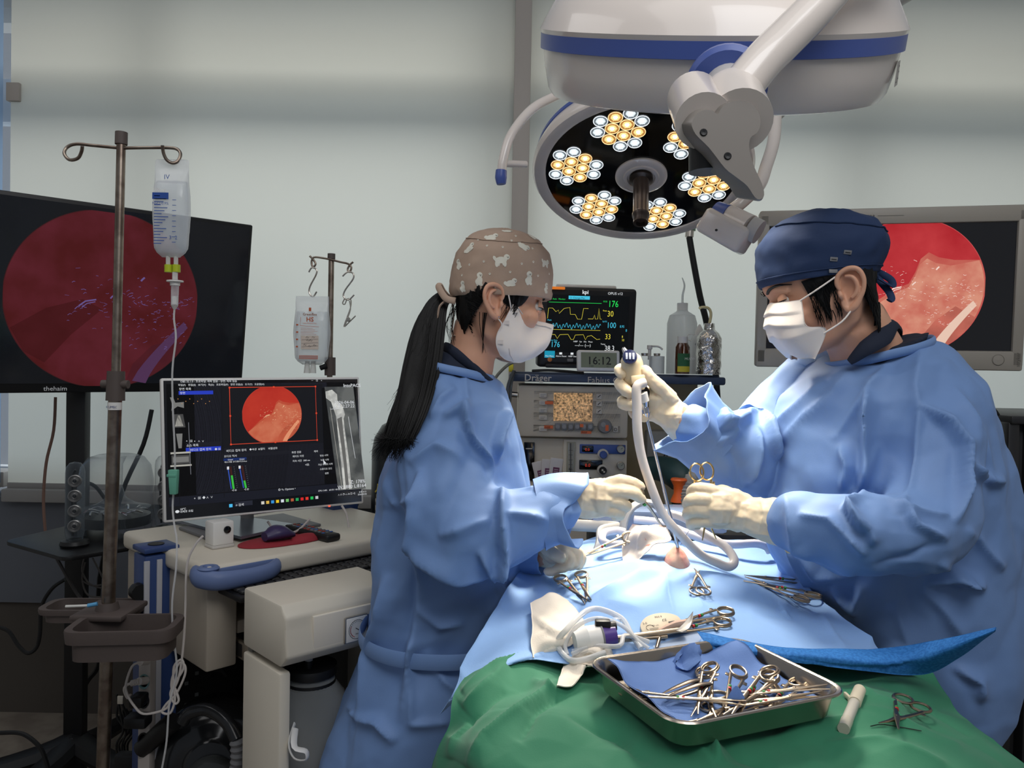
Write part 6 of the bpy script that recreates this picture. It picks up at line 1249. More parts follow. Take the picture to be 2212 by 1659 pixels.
def ear_mesh(s, m, M):
    """outer ear at head-local (0, +-w, 0); s = side"""
    b = MB(); 
    def q(u, v, o=0): return V((EO[0] - u, s * (.0735 + o + u * .35), (v + .004) * EO[1]))
    hel = [q(-.006, .004, .004), q(-.008, .016, .007), q(-.002, .029, .008), q(.012, .034, .009), q(.024, .028, .009), q(.028, .012, .008), q(.024, -.006, .006), q(.015, -.02, .004), q(.006, -.030, .003), q(-.002, -.033, .001), q(-.006, -.024, 0), q(-.006, -.014, 0)]
    b.tube(hel, [.003, .0038, .004, .0042, .004, .0038, .0036, .0045, .0062, .006, .0045, .003], m, 10, 5)
    b.tube([q(.006, .024, .004), q(.015, .018, .006), q(.018, .004, .006), q(.013, -.009, .005), q(.005, -.015, .004)], [.0026, .0034, .0036, .0036, .003], m, 8, 5)
    b.tube([q(-.007, .003, .002), q(-.0075, -.005, .005), q(-.006, -.012, .002)], [.003, .0042, .003], m, 8, 4)
    out = [q(-.004, .016), q(.0, .028), (q(.012, .032)), q(.023, .026), q(.026, .010), q(.021, -.008), q(.012, -.02), (q(.004, -.03)), q(-.004, -.030), q(-.007, -.014), q(-.008, 0)]
    sm_ = catmull(out + [out[0]], 3)[:-1]; cen_ = sum(sm_, V((0, 0, 0))) / len(sm_)
    b.loft([[p + V((0, -s * .012, 0)) for p in sm_], [p + V((0, s * .0045, 0)) for p in sm_], [cen_ + (p - cen_) * .8 + V((0, s * .003, 0)) for p in sm_], [cen_ + (p - cen_) * .5 + V((.003, -s * .001, 0)) for p in sm_], [cen_ + (p - cen_) * .2 + V((.004, -s * .0045, 0)) for p in sm_]], m)
    b.v = [M @ v for v in b.v]
    return remesh(b, .0011, 3)
def person_body(name, label, M, parts, loc):
    """continuous skin mesh: head, neck, trunk, arms and legs; ears joined in the same mesh"""
    b = MB()
    hb = MB(); head_shape(hb, m_face); b.add([M @ v for v in hb.v], hb.f, m_face)
    parts(b)
    A, N, fs = remesh(b, .0042, 5)
    for s in (-1, 1):
        a, n, f = ear_mesh(s, m_face, M); k = len(A); A = np.vstack([A, a]); fs = fs + [tuple(k + i for i in q) for q in f]
    return A, fs
def eyes(M, par, ex_=.0835, ez=.0185, bx=1.0):
    for s in (-1, 1):
        T = M @ Matrix.Translation((ex_, s * .031, ez))
        b = MB(T); b.lathe([(0, -.0125), (.0065, -.0108), (.0108, -.006), (.0125, 0), (.0108, .006), (.0065, .0108), (0, .0125)], m_eyew, Matrix.Rotation(pi / 2, 4, 'Y'), 20)
        b.lathe([(.0058, .0112), (.004, .0122), (0, .0128)], m_eyed, Matrix.Rotation(R(90 + 22), 4, 'Y'), 16); b.build('eye', par)
        b = MB(T); vs = []; nn = 12
        for (lo_, hi_) in ((-4, 92), (-80, -27)):
            o = []
            for j in range(5):
                ph = R(lo_ + (hi_ - lo_) * j / 4)
                for k in range(nn + 1):
                    th = R(-84 + 168 * k / nn); r = .0137
                    o.append((r * cos(ph) * cos(th), r * sin(th), r * sin(ph) * abs(cos(th)) ** .4 if j == 0 else r * sin(ph)))
            b.add(o, [(j * (nn + 1) + k, j * (nn + 1) + k + 1, (j + 1) * (nn + 1) + k + 1, (j + 1) * (nn + 1) + k) for j in range(4) for k in range(nn)], m_face)
        b.build('eyelid', par)
        b = MB(T); b.tube([(.0145 * cos(R(10)) * cos(R(t)), .0145 * sin(R(t)), .0145 * sin(R(-4)) * cos(R(t))) for t in range(-80, 81, 20)], [.0004, .0007, .0009, .001, .001, .001, .0009, .0007, .0004], m_hair, 6, 2)
        for t in range(-60, 61, 15): b.tube([(.0145 * cos(R(t)), .0145 * sin(R(t)), -.001), (.020 * cos(R(t)), .018 * sin(R(t)), -.006)], [.0004, .0002], m_hair, 4, 1)
        b.build('eyelashes', par)
        b = MB(M); b.tube([surfpt(s * R(t), ez + dz_, .0008) for t, dz_ in ((8, .018), (20, .024), (34, .025), (48, .019))], [.002, .0036, .003, .0008], m_hair, 8, 4, flat=(.6, 1.4)); b.build('eyebrow', par)
def gown(name, par, rings, limbs, cr, seed, label=None, extra=None, vox=.0046, amp=1.0, m=m_gown):
    b = MB(); b.loft(rings, m)
    for l in limbs:
        kw = {}
        if isinstance(l, tuple): l, kw = l
        limb(b, l, m, **kw)
    if extra: extra(b)
    A, N, fs = remesh(b, vox, 10)
    X, Y = nproj(A); cv = A - np.array(O3); cv /= np.linalg.norm(cv, axis=1)[:, None]; front = np.clip(-(N * cv).sum(1) * 2.2, 0, 1)
    d = np.zeros(len(A))
    for pts, w, h, *k in cr: d += 2.4 * h * crease(X, Y, pts, w, k[0] if k else 'v') * front
    # angular paper-cloth crumple
    B = A * np.array([1, 1, .55]); n1 = nnoise(B, 7, seed, 1); n2 = nnoise(B, 15, seed + 1, 1); n3 = nnoise(A, 38, seed + 2, 1)
    wx, wy = n1 * .10, n2 * .05
    f1 = facet(A, (.12, .12, .26), seed * .37, wx, wy); f2 = facet(A, (.055, .06, .12), seed * .71 + 1, wx, wy); f3 = facet(A, (.16, .10, .05), seed * .53 + 2, wy, wx)
    d += amp * (.021 * f1 + .0095 * f2 + .0075 * f3 + .008 * (.28 - np.abs(n1)) + .0010 * n3)
    A = A + N * d[:, None]
    return soften(mesh_obj(name, A, fs, [m], par), 4)
def cuff(par, pts, rad, m=m_gown, name='cuff', flute=5, amp=.16, seed=0, th=.0008, flat=None, jag=.0):
    """open, fluted sleeve end"""
    pp = [P(*p) for p in pts]; b = MB(); b.tube(pp, rad, m, 40, 5, cap=False, flat=flat); L = len(b.v) // 40
    out = []
    path = catmull(pp, 5)
    for i in range(L):
        c = path[i]; t = i / (L - 1)
        for k in range(40):
            v = b.v[i * 40 + k]; w = 1 + amp * t * (sin(flute * 2 * pi * k / 40 + seed) + .5 * sin((flute * 2 + 1) * 2 * pi * k / 40 + seed * 2)); ax_ = (path[min(i + 1, L - 1)] - path[max(i - 1, 0)]).normalized(); out.append(c + (v - c) * w + ax_ * jag * t * t * (sin(2 * 2 * pi * k / 40 + seed) + .7 * sin(3 * 2 * pi * k / 40 + seed * 3)))
    inn = [path[i // 40] + (v - path[i // 40]) * .97 for i, v in enumerate(out)]; n0 = len(out); fs = list(b.f) + [tuple(n0 + j for j in f[::-1]) for f in b.f]
    fs += [((L - 1) * 40 + k, (L - 1) * 40 + (k + 1) % 40, n0 + (L - 1) * 40 + (k + 1) % 40, n0 + (L - 1) * 40 + k) for k in range(40)]
    return mesh_obj(name, [tuple(v) for v in out + inn], fs, [m], par)
def glove(par, chains, vox=.0017, name='glove', cr=(), seed=0):
    b = MB()
    for c in chains:
        kw = {}
        if isinstance(c, tuple): c, kw = c
        limb(b, c, m_glove, 12, 5, **kw)
    A, N, fs = remesh(b, vox, 3)
    X, Y = nproj(A); d = .0011 * nnoise(A * np.array([1, 1, 1]), 70, seed, 2)
    for pts, w, h, *k in cr: d += h * crease(X, Y, pts, w, k[0] if k else 'v')
    A = A + N * d[:, None]
    return mesh_obj(name, A, fs, [m_glove], par)
def mask_patch(M, cols, m, name, par, disp=None, nu=8, nv=8):
    """cols: list from centre to side, each a list of (x,y,z) top to bottom; mirrored"""
    full = [[V((x, -y, z)) for x, y, z in c] for c in cols[::-1]] + [[V(p) for p in c] for c in cols[1:]]
    colsC = [catmull(c, nv) for c in full]; L = len(colsC[0]); rows = [catmull([c[j] for c in colsC], nu) for j in range(L)]; Wn = len(rows[0])
    A = []
    for j in range(L):
        for i in range(Wn):
            p = rows[j][i]; n = V((p.x + .01, p.y, 0)).normalized(); A.append(M @ (p + n * (disp(i / (Wn - 1), j / (L - 1)) if disp else 0)))
    B = [];
    ce = M @ V((0, 0, -.05))
    for p in A: B.append(p + (ce - p).normalized() * .0018)
    fs = [(j * Wn + i, j * Wn + i + 1, (j + 1) * Wn + i + 1, (j + 1) * Wn + i) for j in range(L - 1) for i in range(Wn - 1)]; n0 = len(A)
    rim = [i for i in range(Wn)] + [j * Wn + Wn - 1 for j in range(1, L)] + [(L - 1) * Wn + i for i in range(Wn - 2, -1, -1)] + [j * Wn for j in range(L - 2, 0, -1)]
    fs = fs + [tuple(n0 + i for i in f[::-1]) for f in fs] + [(rim[k], rim[(k + 1) % len(rim)], n0 + rim[(k + 1) % len(rim)], n0 + rim[k]) for k in range(len(rim))]
    o = mesh_obj(name, [tuple(p) for p in A + B], fs, [m], par)
    return o, A, Wn, L
# ================= man =================
HM = P(1806, 640, 1.355)      # ear level, head centre
eh = Matrix.Translation(HM) @ Matrix.Rotation(R(180 - 7), 4, 'Z') @ Matrix.Rotation(R(20), 4, 'Y') @ Matrix.Rotation(R(0), 4, 'X') @ Matrix.Scale(1.06, 4)
MH = eh @ Matrix.Translation((.016, 0, 0)); set_head(.885, .85, .69, .88); EO[0] = -.008; EO[1] = .92
man = thing('person', 'man in blue gown and navy cap holding the endoscope, standing right of the table', 'person', (P(1960, 1500, 1.42).x, 1.42, 0))
def man_parts(b):
    limb(b, [(1836, 690, 1.365, .058), (1862, 740, 1.38, .060), (1885, 800, 1.40, .068), (1900, 860, 1.42, .08)], m_face)
    b.loft([ringpx(805, 1830, 1960, 1.41, .08), ringpx(870, 1780, 2030, 1.42, .12), ringpx(1000, 1720, 2110, 1.42, .12), ringpx(1300, 1820, 2080, 1.42, .10), ringpx(1500, 1900, 2070, 1.44, .10)], m_face)
    for s, d_ in ((-1, 1.37), (1, 1.50)):
        q0 = P(1985, 1500, d_); b.tube([q0, V((q0.x, d_, .45)), V((q0.x, d_, .06))], [.08, .055, .04], m_face, 14, 4); b.tube([V((q0.x + .03, d_, .04)), V((q0.x - .17, d_, .03))], [.04, .03], m_face, 10, 1)
    limb(b, [(1975, 900, 1.34, .030), (2000, 1110, 1.22, .035), (1880, 1155, 1.19, .03), (1720, 1125, 1.24, .028), (1620, 1110, 1.28, .024)], m_face)
    limb(b, [(1760, 900, 1.50, .035), (1630, 985, 1.45, .034), (1500, 925, 1.41, .028), (1440, 880, 1.41, .022)], m_face)
A_, f_ = person_body('body', '', MH, man_parts, None); mesh_obj('body', A_, f_, [m_face], man)
eq = locpx(MH, 1694, 648, .031); eyes(MH, man, min(eq.x, .080) - .003, eq.z)
# hair below the cap
b = MB(); T = MH; HT = hair_tab()
def hairband(b, z0, z1, a0, a1, off, n=18, rows=6, fr=.004):
    vs = []
    for j in range(rows + 1):
        for k in range(n + 1):
            a = R(a0 + (a1 - a0) * k / n); z = z0(k / n) + (z1(k / n) - z0(k / n)) * j / rows; p = surfpt(a, z, tab=HT, off=off * (1 - .6 * (j / rows) ** 3) + fr * noise.noise(V((a * 14, z * 40, 2)))); vs.append(p)
    b.add(vs, [(j * (n + 1) + k, j * (n + 1) + k + 1, (j + 1) * (n + 1) + k + 1, (j + 1) * (n + 1) + k) for j in range(rows) for k in range(n)], m_hair)
for s in (-1, 1):
    hairband(b, lambda t: .04, lambda t: -.02 - .028 * sin(t * pi) ** .5 if False else (.012 if t < .25 else .012 - .05 * (1 - abs(t - .5) / .25) if t < .75 else .01), s * 58, s * 84, .004, 10)
    hairband(b, lambda t: .04, lambda t: .02 - .085 * min(1, t * 2.2) ** .7, s * 104, s * 180, .007, 20, 10)
rnd = random.Random(4)
for k in range(260):
    s = 1; a = R(rnd.uniform(112, 182)); t = (a - R(104)) / R(76); zb = .02 - .085 * min(1, t * 2.2) ** .7; z0_ = zb + rnd.uniform(.0, .035)
    p0 = surfpt(s * a, z0_, .007, HT); p1 = surfpt(s * (a + .03), z0_ - .012, .0085, HT); p2 = surfpt(s * (a + .06), z0_ - .024, .0065, HT); b.tube([p0, p1, p2], [.0009, .0008, .0002], m_hair, 4, 2)
for k in range(70):
    a = R(rnd.uniform(60, 82)); z0_ = rnd.uniform(-.02, .04); p0 = surfpt(a, z0_, .004); b.tube([p0, surfpt(a + .02, z0_ - .012, .005), surfpt(a - .01, z0_ - .024, .003)], [.0008, .0007, .0002], m_hair, 4, 2)
b.v = [T @ v for v in b.v]; b.build('hair', man)
# cap
m_cap = mat('cap_navy', (30, 50, 86), .8, bump=(600, .2), bdist=.0005)
MCm = Matrix.Translation(HM) @ Matrix.Rotation(R(180 - 7), 4, 'Z') @ Matrix.Scale(1.06, 4)
def puff(p, h):
    d = .0045 * (.3 - abs(noise.noise(p * 26))) + .002 * noise.noise(p * 60)
    if .25 < h < .7: d += .002 * sin(pi * (h - .25) / .45)
    return d + max(0, -(p.x + .0) / .07) ** 2 * .0025 * sin(20 * math.atan2(p.y, p.x)) * (h < .4)
b, bvc, cout = build_cap(MCm, [(.026, .121, -.060, .0795), (.040, .126, -.066, .083), (.062, .129, -.073, .087), (.085, .127, -.0735, .088), (.106, .114, -.066, .084), (.122, .094, -.050, .073), (.134, .066, -.024, .052), (.140, .044, .004, .024)], -.14, m_cap, puff)
b.build('cap', man, 60)
b = MB()
def along(f, off=.0012): # seam following the cap surface at relative height f(k)
    out = []
    for k in range(72):
        j = f(k) * (len(cout) - 1); j0 = int(j); p = cout[j0][k].lerp(cout[min(j0 + 1, len(cout) - 1)][k], j - j0); out.append(p + (p - MCm @ V((.03, 0, .05))).normalized() * off)
    return out
b.tube(along(lambda k: .22), .0009, m_cap, 5, 2, closed=True); sl = along(lambda k: .62 + .06 * cos(2 * pi * k / 72)); b.tube(sl[3:34], .0014, m_cap, 5, 2); b.tube(sl[38:69], .0014, m_cap, 5, 2); b.build('cap_seam', man)
for (x, y) in ((1801, 560), (1831, 545)):
    h_, n_ = hit(bvc, x, y); n_ = n_ if n_.y < 0 else -n_; T = frame(h_ + n_ * .0005, n_, (1, 0, -.05)); b = MB(T); b.box((0, 0, 0), (.0125, .007, .0016), m_greypl, .003); b.box((0, 0, .001), (.008, .0009, .001), m_black, 0); b.build('cap_eyelet', man)
h_, n_ = hit(bvc, 1799, 586); T = frame(h_ + V((0, -.002, 0)), (0, -1, .1), (1, 0, 0)); b = MB(T); b.box((0, 0, 0), (.014, .006, .001), m_greypl, .0004); b.build('cap_label', man)
b = MB(); K = P(1884, 586, 1.33)
for pl in ([(1884, 584), (1905, 592), (1925, 605), (1928, 618), (1915, 612), (1895, 600)], [(1886, 590), (1905, 612), (1920, 630), (1926, 645), (1921, 650)], [(1882, 580), (1890, 588), (1888, 598)]):
    b.tube([P(x, y, 1.335 - .004 * i) for i, (x, y) in enumerate(pl)], [.006] * len(pl), m_cap, 8, 4, flat=(.35, 1), up=(0, 1, .3))
b.build('cap_tie', man)
# mask
mp = [[(1664, 654), (1662, 680), (1663, 705), (1678, 735), (1710, 768)], [(1676, 654), (1670, 680), (1674, 707), (1694, 742), (1727, 775)], [(1700, 651), (1698, 680), (1704, 708), (1724, 738), (1746, 774)], [(1730, 647), (1735, 676), (1744, 704), (1784, 712), (1761, 776)]]
my = [[0, 0, 0, 0, 0], [.032, .034, .038, .038, .030], [.052, .058, .063, .062, .046], [.0655, .0715, .0730, .0745, .060]]
cols = [[tuple(locpx(MH, *p, y)) for p, y in zip(a, c)] for a, c in zip(mp, my)]
def pleat(i, j): return .0034 * (((j * 4.2) % 1) ** 1.5) * (1 - abs(2 * i - 1) ** 4) + .0012 * sin(i * 23 + j * 9) * abs(2 * i - 1)
om, mA, Wn, L = mask_patch(MH, cols, m_mask, 'face_mask', man, pleat)
om['label'] = 'white pleated face mask'
b = MB()
def MI(i, j): return mA[j * Wn + i]
def edge_dots(i): pass
for i in (3, 5):
    for j in range(1, L - 1): p = MI(i, j); b.box(p + (p - HM).normalized() * .0006, (.0007, .0007, .0016), m_greypl, 0)
b.build('mask_stitching', man)
for s, i in ((-1, 1), (1, Wn - 2)):
    ear_t = MH @ V((EO[0] + .004, s * .079, .030)); ear_b = MH @ V((EO[0] - .002, s * .078, -.026))
    b = MB(); b.tube([MI(i, 1), MH @ V((.030, s * .0790, .020)), ear_t], .0015, m_mask, 6, 4); b.tube([MI(i, int(L * .78)), MH @ V((.012, s * .080, -.040)), ear_b], .0015, m_mask, 6, 4); b.build('ear_loop', man)
# scrub collar
b = MB(); b.loft([ringpx(742, 1850, 1984, 1.40, .085, .022), ringpx(772, 1815, 1975, 1.40, .085, .024), ringpx(815, 1800, 1985, 1.41, .09, .02)], m_scrub)
A_, N_, f_ = remesh(b, .004, 3); A_ += N_ * (.002 * nnoise(A_, 30, 5, 2))[:, None]; mesh_obj('scrub_shirt', A_, f_, [m_scrub], man)
b = MB(); b.tube([P(x, y, d) for x, y, d in ((1835, 782, 1.315), (1870, 752, 1.30), (1905, 728, 1.31), (1925, 700, 1.35), (1935, 712, 1.42), (1930, 730, 1.48))], [.006, .014, .017, .014, .014, .014], m_scrub, 10, 4, flat=(1, .5)); b.build('scrub_collar', man)
rings = [ringpx(768, 1792, 1990, 1.41, .10, .022), ringpx(792, 1752, 2030, 1.41, .14, .026), ringpx(850, 1705, 2085, 1.42, .18, .02), ringpx(920, 1678, 2120, 1.42, .19, .012), ringpx(1000, 1658, 2155, 1.42, .19), ringpx(1100, 1652, 2174, 1.42, .185), ringpx(1200, 1672, 2170, 1.42, .18), ringpx(1300, 1735, 2162, 1.42, .175), ringpx(1400, 1800, 2150, 1.42, .17), ringpx(1480, 1850, 2136, 1.42, .16), ringpx(1560, 1880, 2090, 1.42, .15), ringpx(1680, 1850, 2080, 1.42, .15), ringpx(1900, 1840, 2080, 1.42, .15)]
limbs = [([(1975, 850, 1.36, .075), (2005, 930, 1.29, .080), (2010, 1040, 1.25, .080), (1985, 1140, 1.20, .080), (1925, 1155, 1.17, .078), (1850, 1150, 1.17, .072), (1775, 1135, 1.19, .058), (1725, 1128, 1.22, .046)]),
         ([(1770, 850, 1.50, .08), (1700, 930, 1.50, .088), (1640, 990, 1.46, .082), (1580, 985, 1.43, .074), (1530, 955, 1.41, .062), (1500, 935, 1.405, .05)])]
cr = [([(1875, 835), (1868, 900), (1870, 1000), (1862, 1060)], 12, .018, 's'), ([(1990, 745), (1975, 830), (1985, 900), (1960, 1060), (1950, 1100)], 9, .006), ([(1985, 870), (2050, 910), (2085, 960), (2088, 1060), (2070, 1130)], 12, .014, 's'),
      ([(1925, 760), (1860, 850), (1790, 950)], 14, .006), ([(1840, 800), (1770, 880), (1700, 960)], 14, .007), ([(1780, 830), (1720, 900), (1670, 960)], 12, .006), ([(1900, 960), (1870, 1030), (1850, 1070)], 10, .006), ([(1810, 960), (1830, 1010), (1820, 1060)], 8, .012, 's'),
      ([(1850, 1055), (1830, 1090), (1850, 1130), (1870, 1150)], 9, .014, 's'), ([(1725, 1110), (1790, 1120), (1850, 1180), (1870, 1200)], 10, .008), ([(1820, 1080), (1880, 1150), (1890, 1180)], 10, .010, 's'), ([(1960, 1080), (1990, 1130), (2060, 1170)], 10, .008, 's'), ([(1900, 1050), (1980, 1090), (2060, 1110)], 9, .006), ([(1730, 1180), (1770, 1240), (1850, 1245)], 12, .007), ([(1890, 1230), (1980, 1215), (2050, 1170)], 12, -.006),
      ([(2040, 1230), (2090, 1260), (2130, 1270)], 10, .012, 's'), ([(2060, 830), (2120, 930), (2150, 1040)], 12, .006), ([(2095, 1000), (2140, 1040), (2170, 1040)], 9, .010, 's'), ([(2100, 1140), (2140, 1200), (2165, 1230)], 9, .008), ([(2000, 1265), (2060, 1250), (2080, 1262), (2100, 1245)], 10, .014, 's'), ([(1990, 1270), (2040, 1320), (2080, 1380)], 10, .008), ([(1860, 1255), (1850, 1310), (1800, 1260)], 10, .010, 's'), ([(1930, 1300), (1960, 1380), (1900, 1400)], 16, .008), ([(2060, 1440), (2110, 1470), (2110, 1510)], 10, .010, 's'), ([(1700, 1060), (1720, 1180), (1760, 1300)], 16, .008),
      ([(1560, 880), (1555, 930), (1600, 915), (1640, 900)], 8, .012, 's'), ([(1640, 905), (1650, 960), (1680, 1000)], 9, .014, 's'), ([(1535, 905), (1580, 940), (1545, 960)], 8, .010, 's'), ([(1620, 930), (1625, 990), (1615, 1040)], 10, .012, 's'), ([(1560, 950), (1590, 1000), (1600, 1050)], 12, -.006)]
gown('gown', man, rings, limbs, cr, 11)
b = MB(); rgc = ringpx(762, 1788, 1992, 1.41, .106, .026, 48)
b.tube([p for p in rgc], .0065, m_gown, 8, 2, closed=True, flat=(1.3, .6)); b.build('gown_neckband', man)
cuff(man, [(1545, 960, 1.41), (1510, 930, 1.405), (1478, 905, 1.40)], [.066, .062, .07], seed=1.5, flute=4, amp=.14, jag=.010)
cuff(man, [(1745, 1132, 1.22), (1718, 1128, 1.235), (1700, 1126, 1.245)], [.050, .047, .044], seed=.5, flute=7, amp=.05)
b = MB(); b.box(P(1985, 742, 1.5), (.04, .03, .03), mat('tie_royal', (28, 62, 140), .8), .008); b.tube([P(1968, 735, 1.46), P(1990, 728, 1.47), P(2012, 750, 1.48), P(2018, 772, 1.47)], [.008, .012, .012, .008], MATS['tie_royal'], 8, 4, flat=(.4, 1)); b.build('gown_tie', man)
# gloves
near = [([(1612, 1112, 1.285, .032), (1580, 1100, 1.285, .036), (1550, 1095, 1.285, .034)], dict(flat=(1, .55), up=(0, 0, 1))),
        ([(1700, 1130, 1.25, .044), (1650, 1122, 1.265, .036), (1612, 1112, 1.285, .030)], dict(flat=(1, .8), up=(0, 0, 1))),
        [(1560, 1070, 1.285, .013), (1530, 1058, 1.28, .0115), (1503, 1056, 1.285, .0105), (1494, 1066, 1.30, .010), (1506, 1074, 1.315, .009)],
        [(1552, 1088, 1.28, .013), (1520, 1079, 1.272, .0115), (1494, 1080, 1.28, .011), (1486, 1090, 1.30, .010), (1500, 1094, 1.315, .009)],
        [(1552, 1108, 1.28, .013), (1520, 1103, 1.272, .0115), (1494, 1104, 1.28, .0108), (1486, 1112, 1.30, .010), (1500, 1114, 1.315, .009)],
        [(1556, 1128, 1.285, .012), (1525, 1127, 1.278, .0105), (1500, 1128, 1.285, .0098), (1493, 1134, 1.30, .009), (1506, 1135, 1.31, .008)],
        [(1590, 1075, 1.31, .013), (1560, 1062, 1.33, .012), (1535, 1066, 1.335, .0105), (1515, 1072, 1.33, .0095)]]
glove(man, near, cr=[([(1640, 1060), (1650, 1110), (1640, 1150)], 4, .002), ([(1670, 1065), (1665, 1120), (1680, 1160)], 4, .002), ([(1610, 1150), (1660, 1155), (1700, 1170)], 5, .0025)], seed=3)
b = MB(); b.tube([P(1703, 1130, 1.248) + V((0, .047 * cos(a) * .8, .047 * sin(a))) for a in [k * .4 for k in range(15)]], .0022, mat('glove_rim', (232, 206, 150), .5), 6, 2); b.build('glove_cuff_rim', man)
far = [([(1500, 938, 1.41, .036), (1470, 912, 1.41, .033), (1452, 895, 1.41, .030)], dict(flat=(1, .8))),
       ([(1455, 900, 1.41, .030), (1430, 876, 1.41, .036), (1412, 862, 1.412, .030)], dict(flat=(1, .62), up=(.7, 0, -.7))),
       [(1448, 862, 1.40, .016), (1420, 832, 1.385, .0135), (1400, 812, 1.378, .0115), (1394, 800, 1.378, .0105)],
       [(1415, 838, 1.425, .013), (1378, 806, 1.435, .0115), (1350, 796, 1.425, .0105), (1338, 800, 1.40, .0105), (1344, 808, 1.385, .0095)],
       [(1412, 858, 1.425, .013), (1375, 838, 1.44, .0118), (1348, 826, 1.425, .011), (1340, 830, 1.395, .0112), (1352, 843, 1.375, .0115), (1361, 849, 1.374, .010)],
       [(1415, 880, 1.422, .013), (1378, 872, 1.44, .0115), (1350, 866, 1.42, .011), (1346, 872, 1.39, .0108), (1366, 876, 1.372, .0105), (1380, 878, 1.372, .0098)],
       [(1424, 898, 1.415, .0125), (1392, 896, 1.43, .011), (1370, 890, 1.41, .0102), (1372, 896, 1.388, .0095), (1392, 902, 1.38, .009)]]
glove(man, far, cr=[([(1470, 860), (1455, 900), (1470, 935)], 4, .0015)], seed=5)
b = MB(); cq = P(1499, 937, 1.41); dr = (P(1470, 912, 1.41) - cq).normalized(); Tq = frame(cq, dr, (0, 1, 0)); b.tube([Tq @ V((.0385 * cos(a), .031 * sin(a), 0)) for a in [k * .35 for k in range(18)]], .0022, MATS['glove_rim'], 6, 2, closed=True); b.build('glove_cuff_rim', man)
# ================= woman =================
HW = P(1060, 662, 1.50)
MW = Matrix.Translation(HW) @ Matrix.Rotation(R(8), 4, 'Z') @ Matrix.Rotation(R(8), 4, 'Y') @ Matrix.Translation((.006, 0, 0)); set_head(.96, .80, .84, .95); EO[0] = -.002; EO[1] = .86
wom = thing('person', 'woman with black ponytail, dog-print cap and blue gown, standing left of the table', 'person', (P(960, 1500, 1.5).x, 1.5, 0))
def wom_parts(b):
    limb(b, [(1034, 705, 1.505, .048), (1022, 750, 1.51, .046), (1010, 800, 1.51, .050), (995, 850, 1.52, .06)], m_face)
    b.loft([ringpx(830, 930, 1050, 1.51, .06), ringpx(890, 910, 1080, 1.51, .11), ringpx(1050, 890, 1100, 1.51, .10), ringpx(1300, 850, 1040, 1.51, .09), ringpx(1500, 840, 1010, 1.51, .09)], m_face)
    for s, d_ in ((-1, 1.43), (1, 1.59)):
        q0 = P(930, 1500, d_); b.tube([q0, V((q0.x, d_, .45)), V((q0.x, d_, .06))], [.075, .05, .036], m_face, 14, 4); b.tube([V((q0.x - .03, d_, .04)), V((q0.x + .16, d_, .03))], [.036, .028], m_face, 10, 1)
    limb(b, [(985, 920, 1.44, .033), (1010, 1100, 1.36, .033), (1110, 1130, 1.34, .03), (1210, 1080, 1.36, .018), (1270, 1078, 1.36, .015)], m_face)
    limb(b, [(1010, 920, 1.60, .033), (1040, 1130, 1.56, .033), (1110, 1180, 1.48, .03), (1180, 1200, 1.43, .022)], m_face)
A_, f_ = person_body('body', '', MW, wom_parts, None); mesh_obj('body', A_, f_, [m_face], wom)
eq = locpx(MW, 1158, 664, -.031); eyes(MW, wom, min(eq.x, .084), eq.z)
for (u, v) in ((.002, -.020), (-.006, -.024), (.010, -.022)):
    b = MB(); b.lathe([(0, -.0016), (.0016, 0), (0, .0016)], m_chrome, MW @ Matrix.Translation((EO[0] - u, -.081, v)), 10); b.build('ear_stud', wom)
# hair: covering the skull behind the ear, strands and ponytail
b = MB(); HT = hair_tab()
def hb2(z0, z1, a0, a1, off, n=24, rows=8, fr=.003):
    vs = []
    for j in range(rows + 1):
        for k in range(n + 1):
            a = R(a0 + (a1 - a0) * k / n); z = z0(k / n) + (z1(k / n) - z0(k / n)) * j / rows; vs.append(surfpt(a, z, off * (1 - .7 * (j / rows) ** 3) + fr * noise.noise(V((a * 16, z * 30, 5))), HT))
    b.add(vs, [(j * (n + 1) + k, j * (n + 1) + k + 1, (j + 1) * (n + 1) + k + 1, (j + 1) * (n + 1) + k) for j in range(rows) for k in range(n)], m_hair)
for s in (-1, 1):
    hb2(lambda t: .035, lambda t: .012 - .075 * min(1, t * 1.6) ** .8, s * 100, s * 180, .009)
    hb2(lambda t: .03, lambda t: .018 - .02 * sin(t * pi), s * 52, s * 88, .0045, 14, 6)
rnd = random.Random(9)
tie = locpx(MW, 962, 640, 0.0)
for k in range(170):
    a = -R(rnd.uniform(104, 178)); t = (abs(a) - R(100)) / R(80); zb = .012 - .075 * min(1, t * 1.6) ** .8; z0_ = min(.016, zb + rnd.uniform(-.006, .03))
    p0 = surfpt(a, z0_, .0085); p1 = surfpt(a - .18, min(.020, z0_ + .004), .0085); p2 = surfpt(a - .36, min(.020, z0_ + .006), .0082); b.tube([p0, p1, p2], [.0005, .0010, .0008], m_hair, 4, 2)
for k in range(26):
    a = -R(rnd.uniform(66, 84)); z0_ = rnd.uniform(.0, .03); b.tube([surfpt(a, z0_ + .01, .004), surfpt(a + .03, z0_ - .014, .005), surfpt(a - .05, z0_ - .034 - rnd.uniform(0, .01), .003)], [.0008, .0006, .0002], m_hair, 4, 2)
for k in range(10):
    a = -R(rnd.uniform(96, 112)); b.tube([surfpt(a, -.02, .006), surfpt(a - .05, -.05, .003), surfpt(a + .1, -.085 - rnd.uniform(0, .02), .004)], [.0007, .0005, .0002], m_hair, 4, 3)
b.v = [MW @ v for v in b.v]; b.build('hair', wom)
b = MB(); spine = [(962, 640, 1.50), (940, 668, 1.49), (925, 720, 1.475), (912, 790, 1.44), (898, 850, 1.40), (880, 900, 1.375), (862, 945, 1.36)]
b.tube([P(x, y, d) for x, y, d in spine], [.014, .022, .030, .032, .029, .022, .010], m_hair, 16, 5, flat=(1, .6))
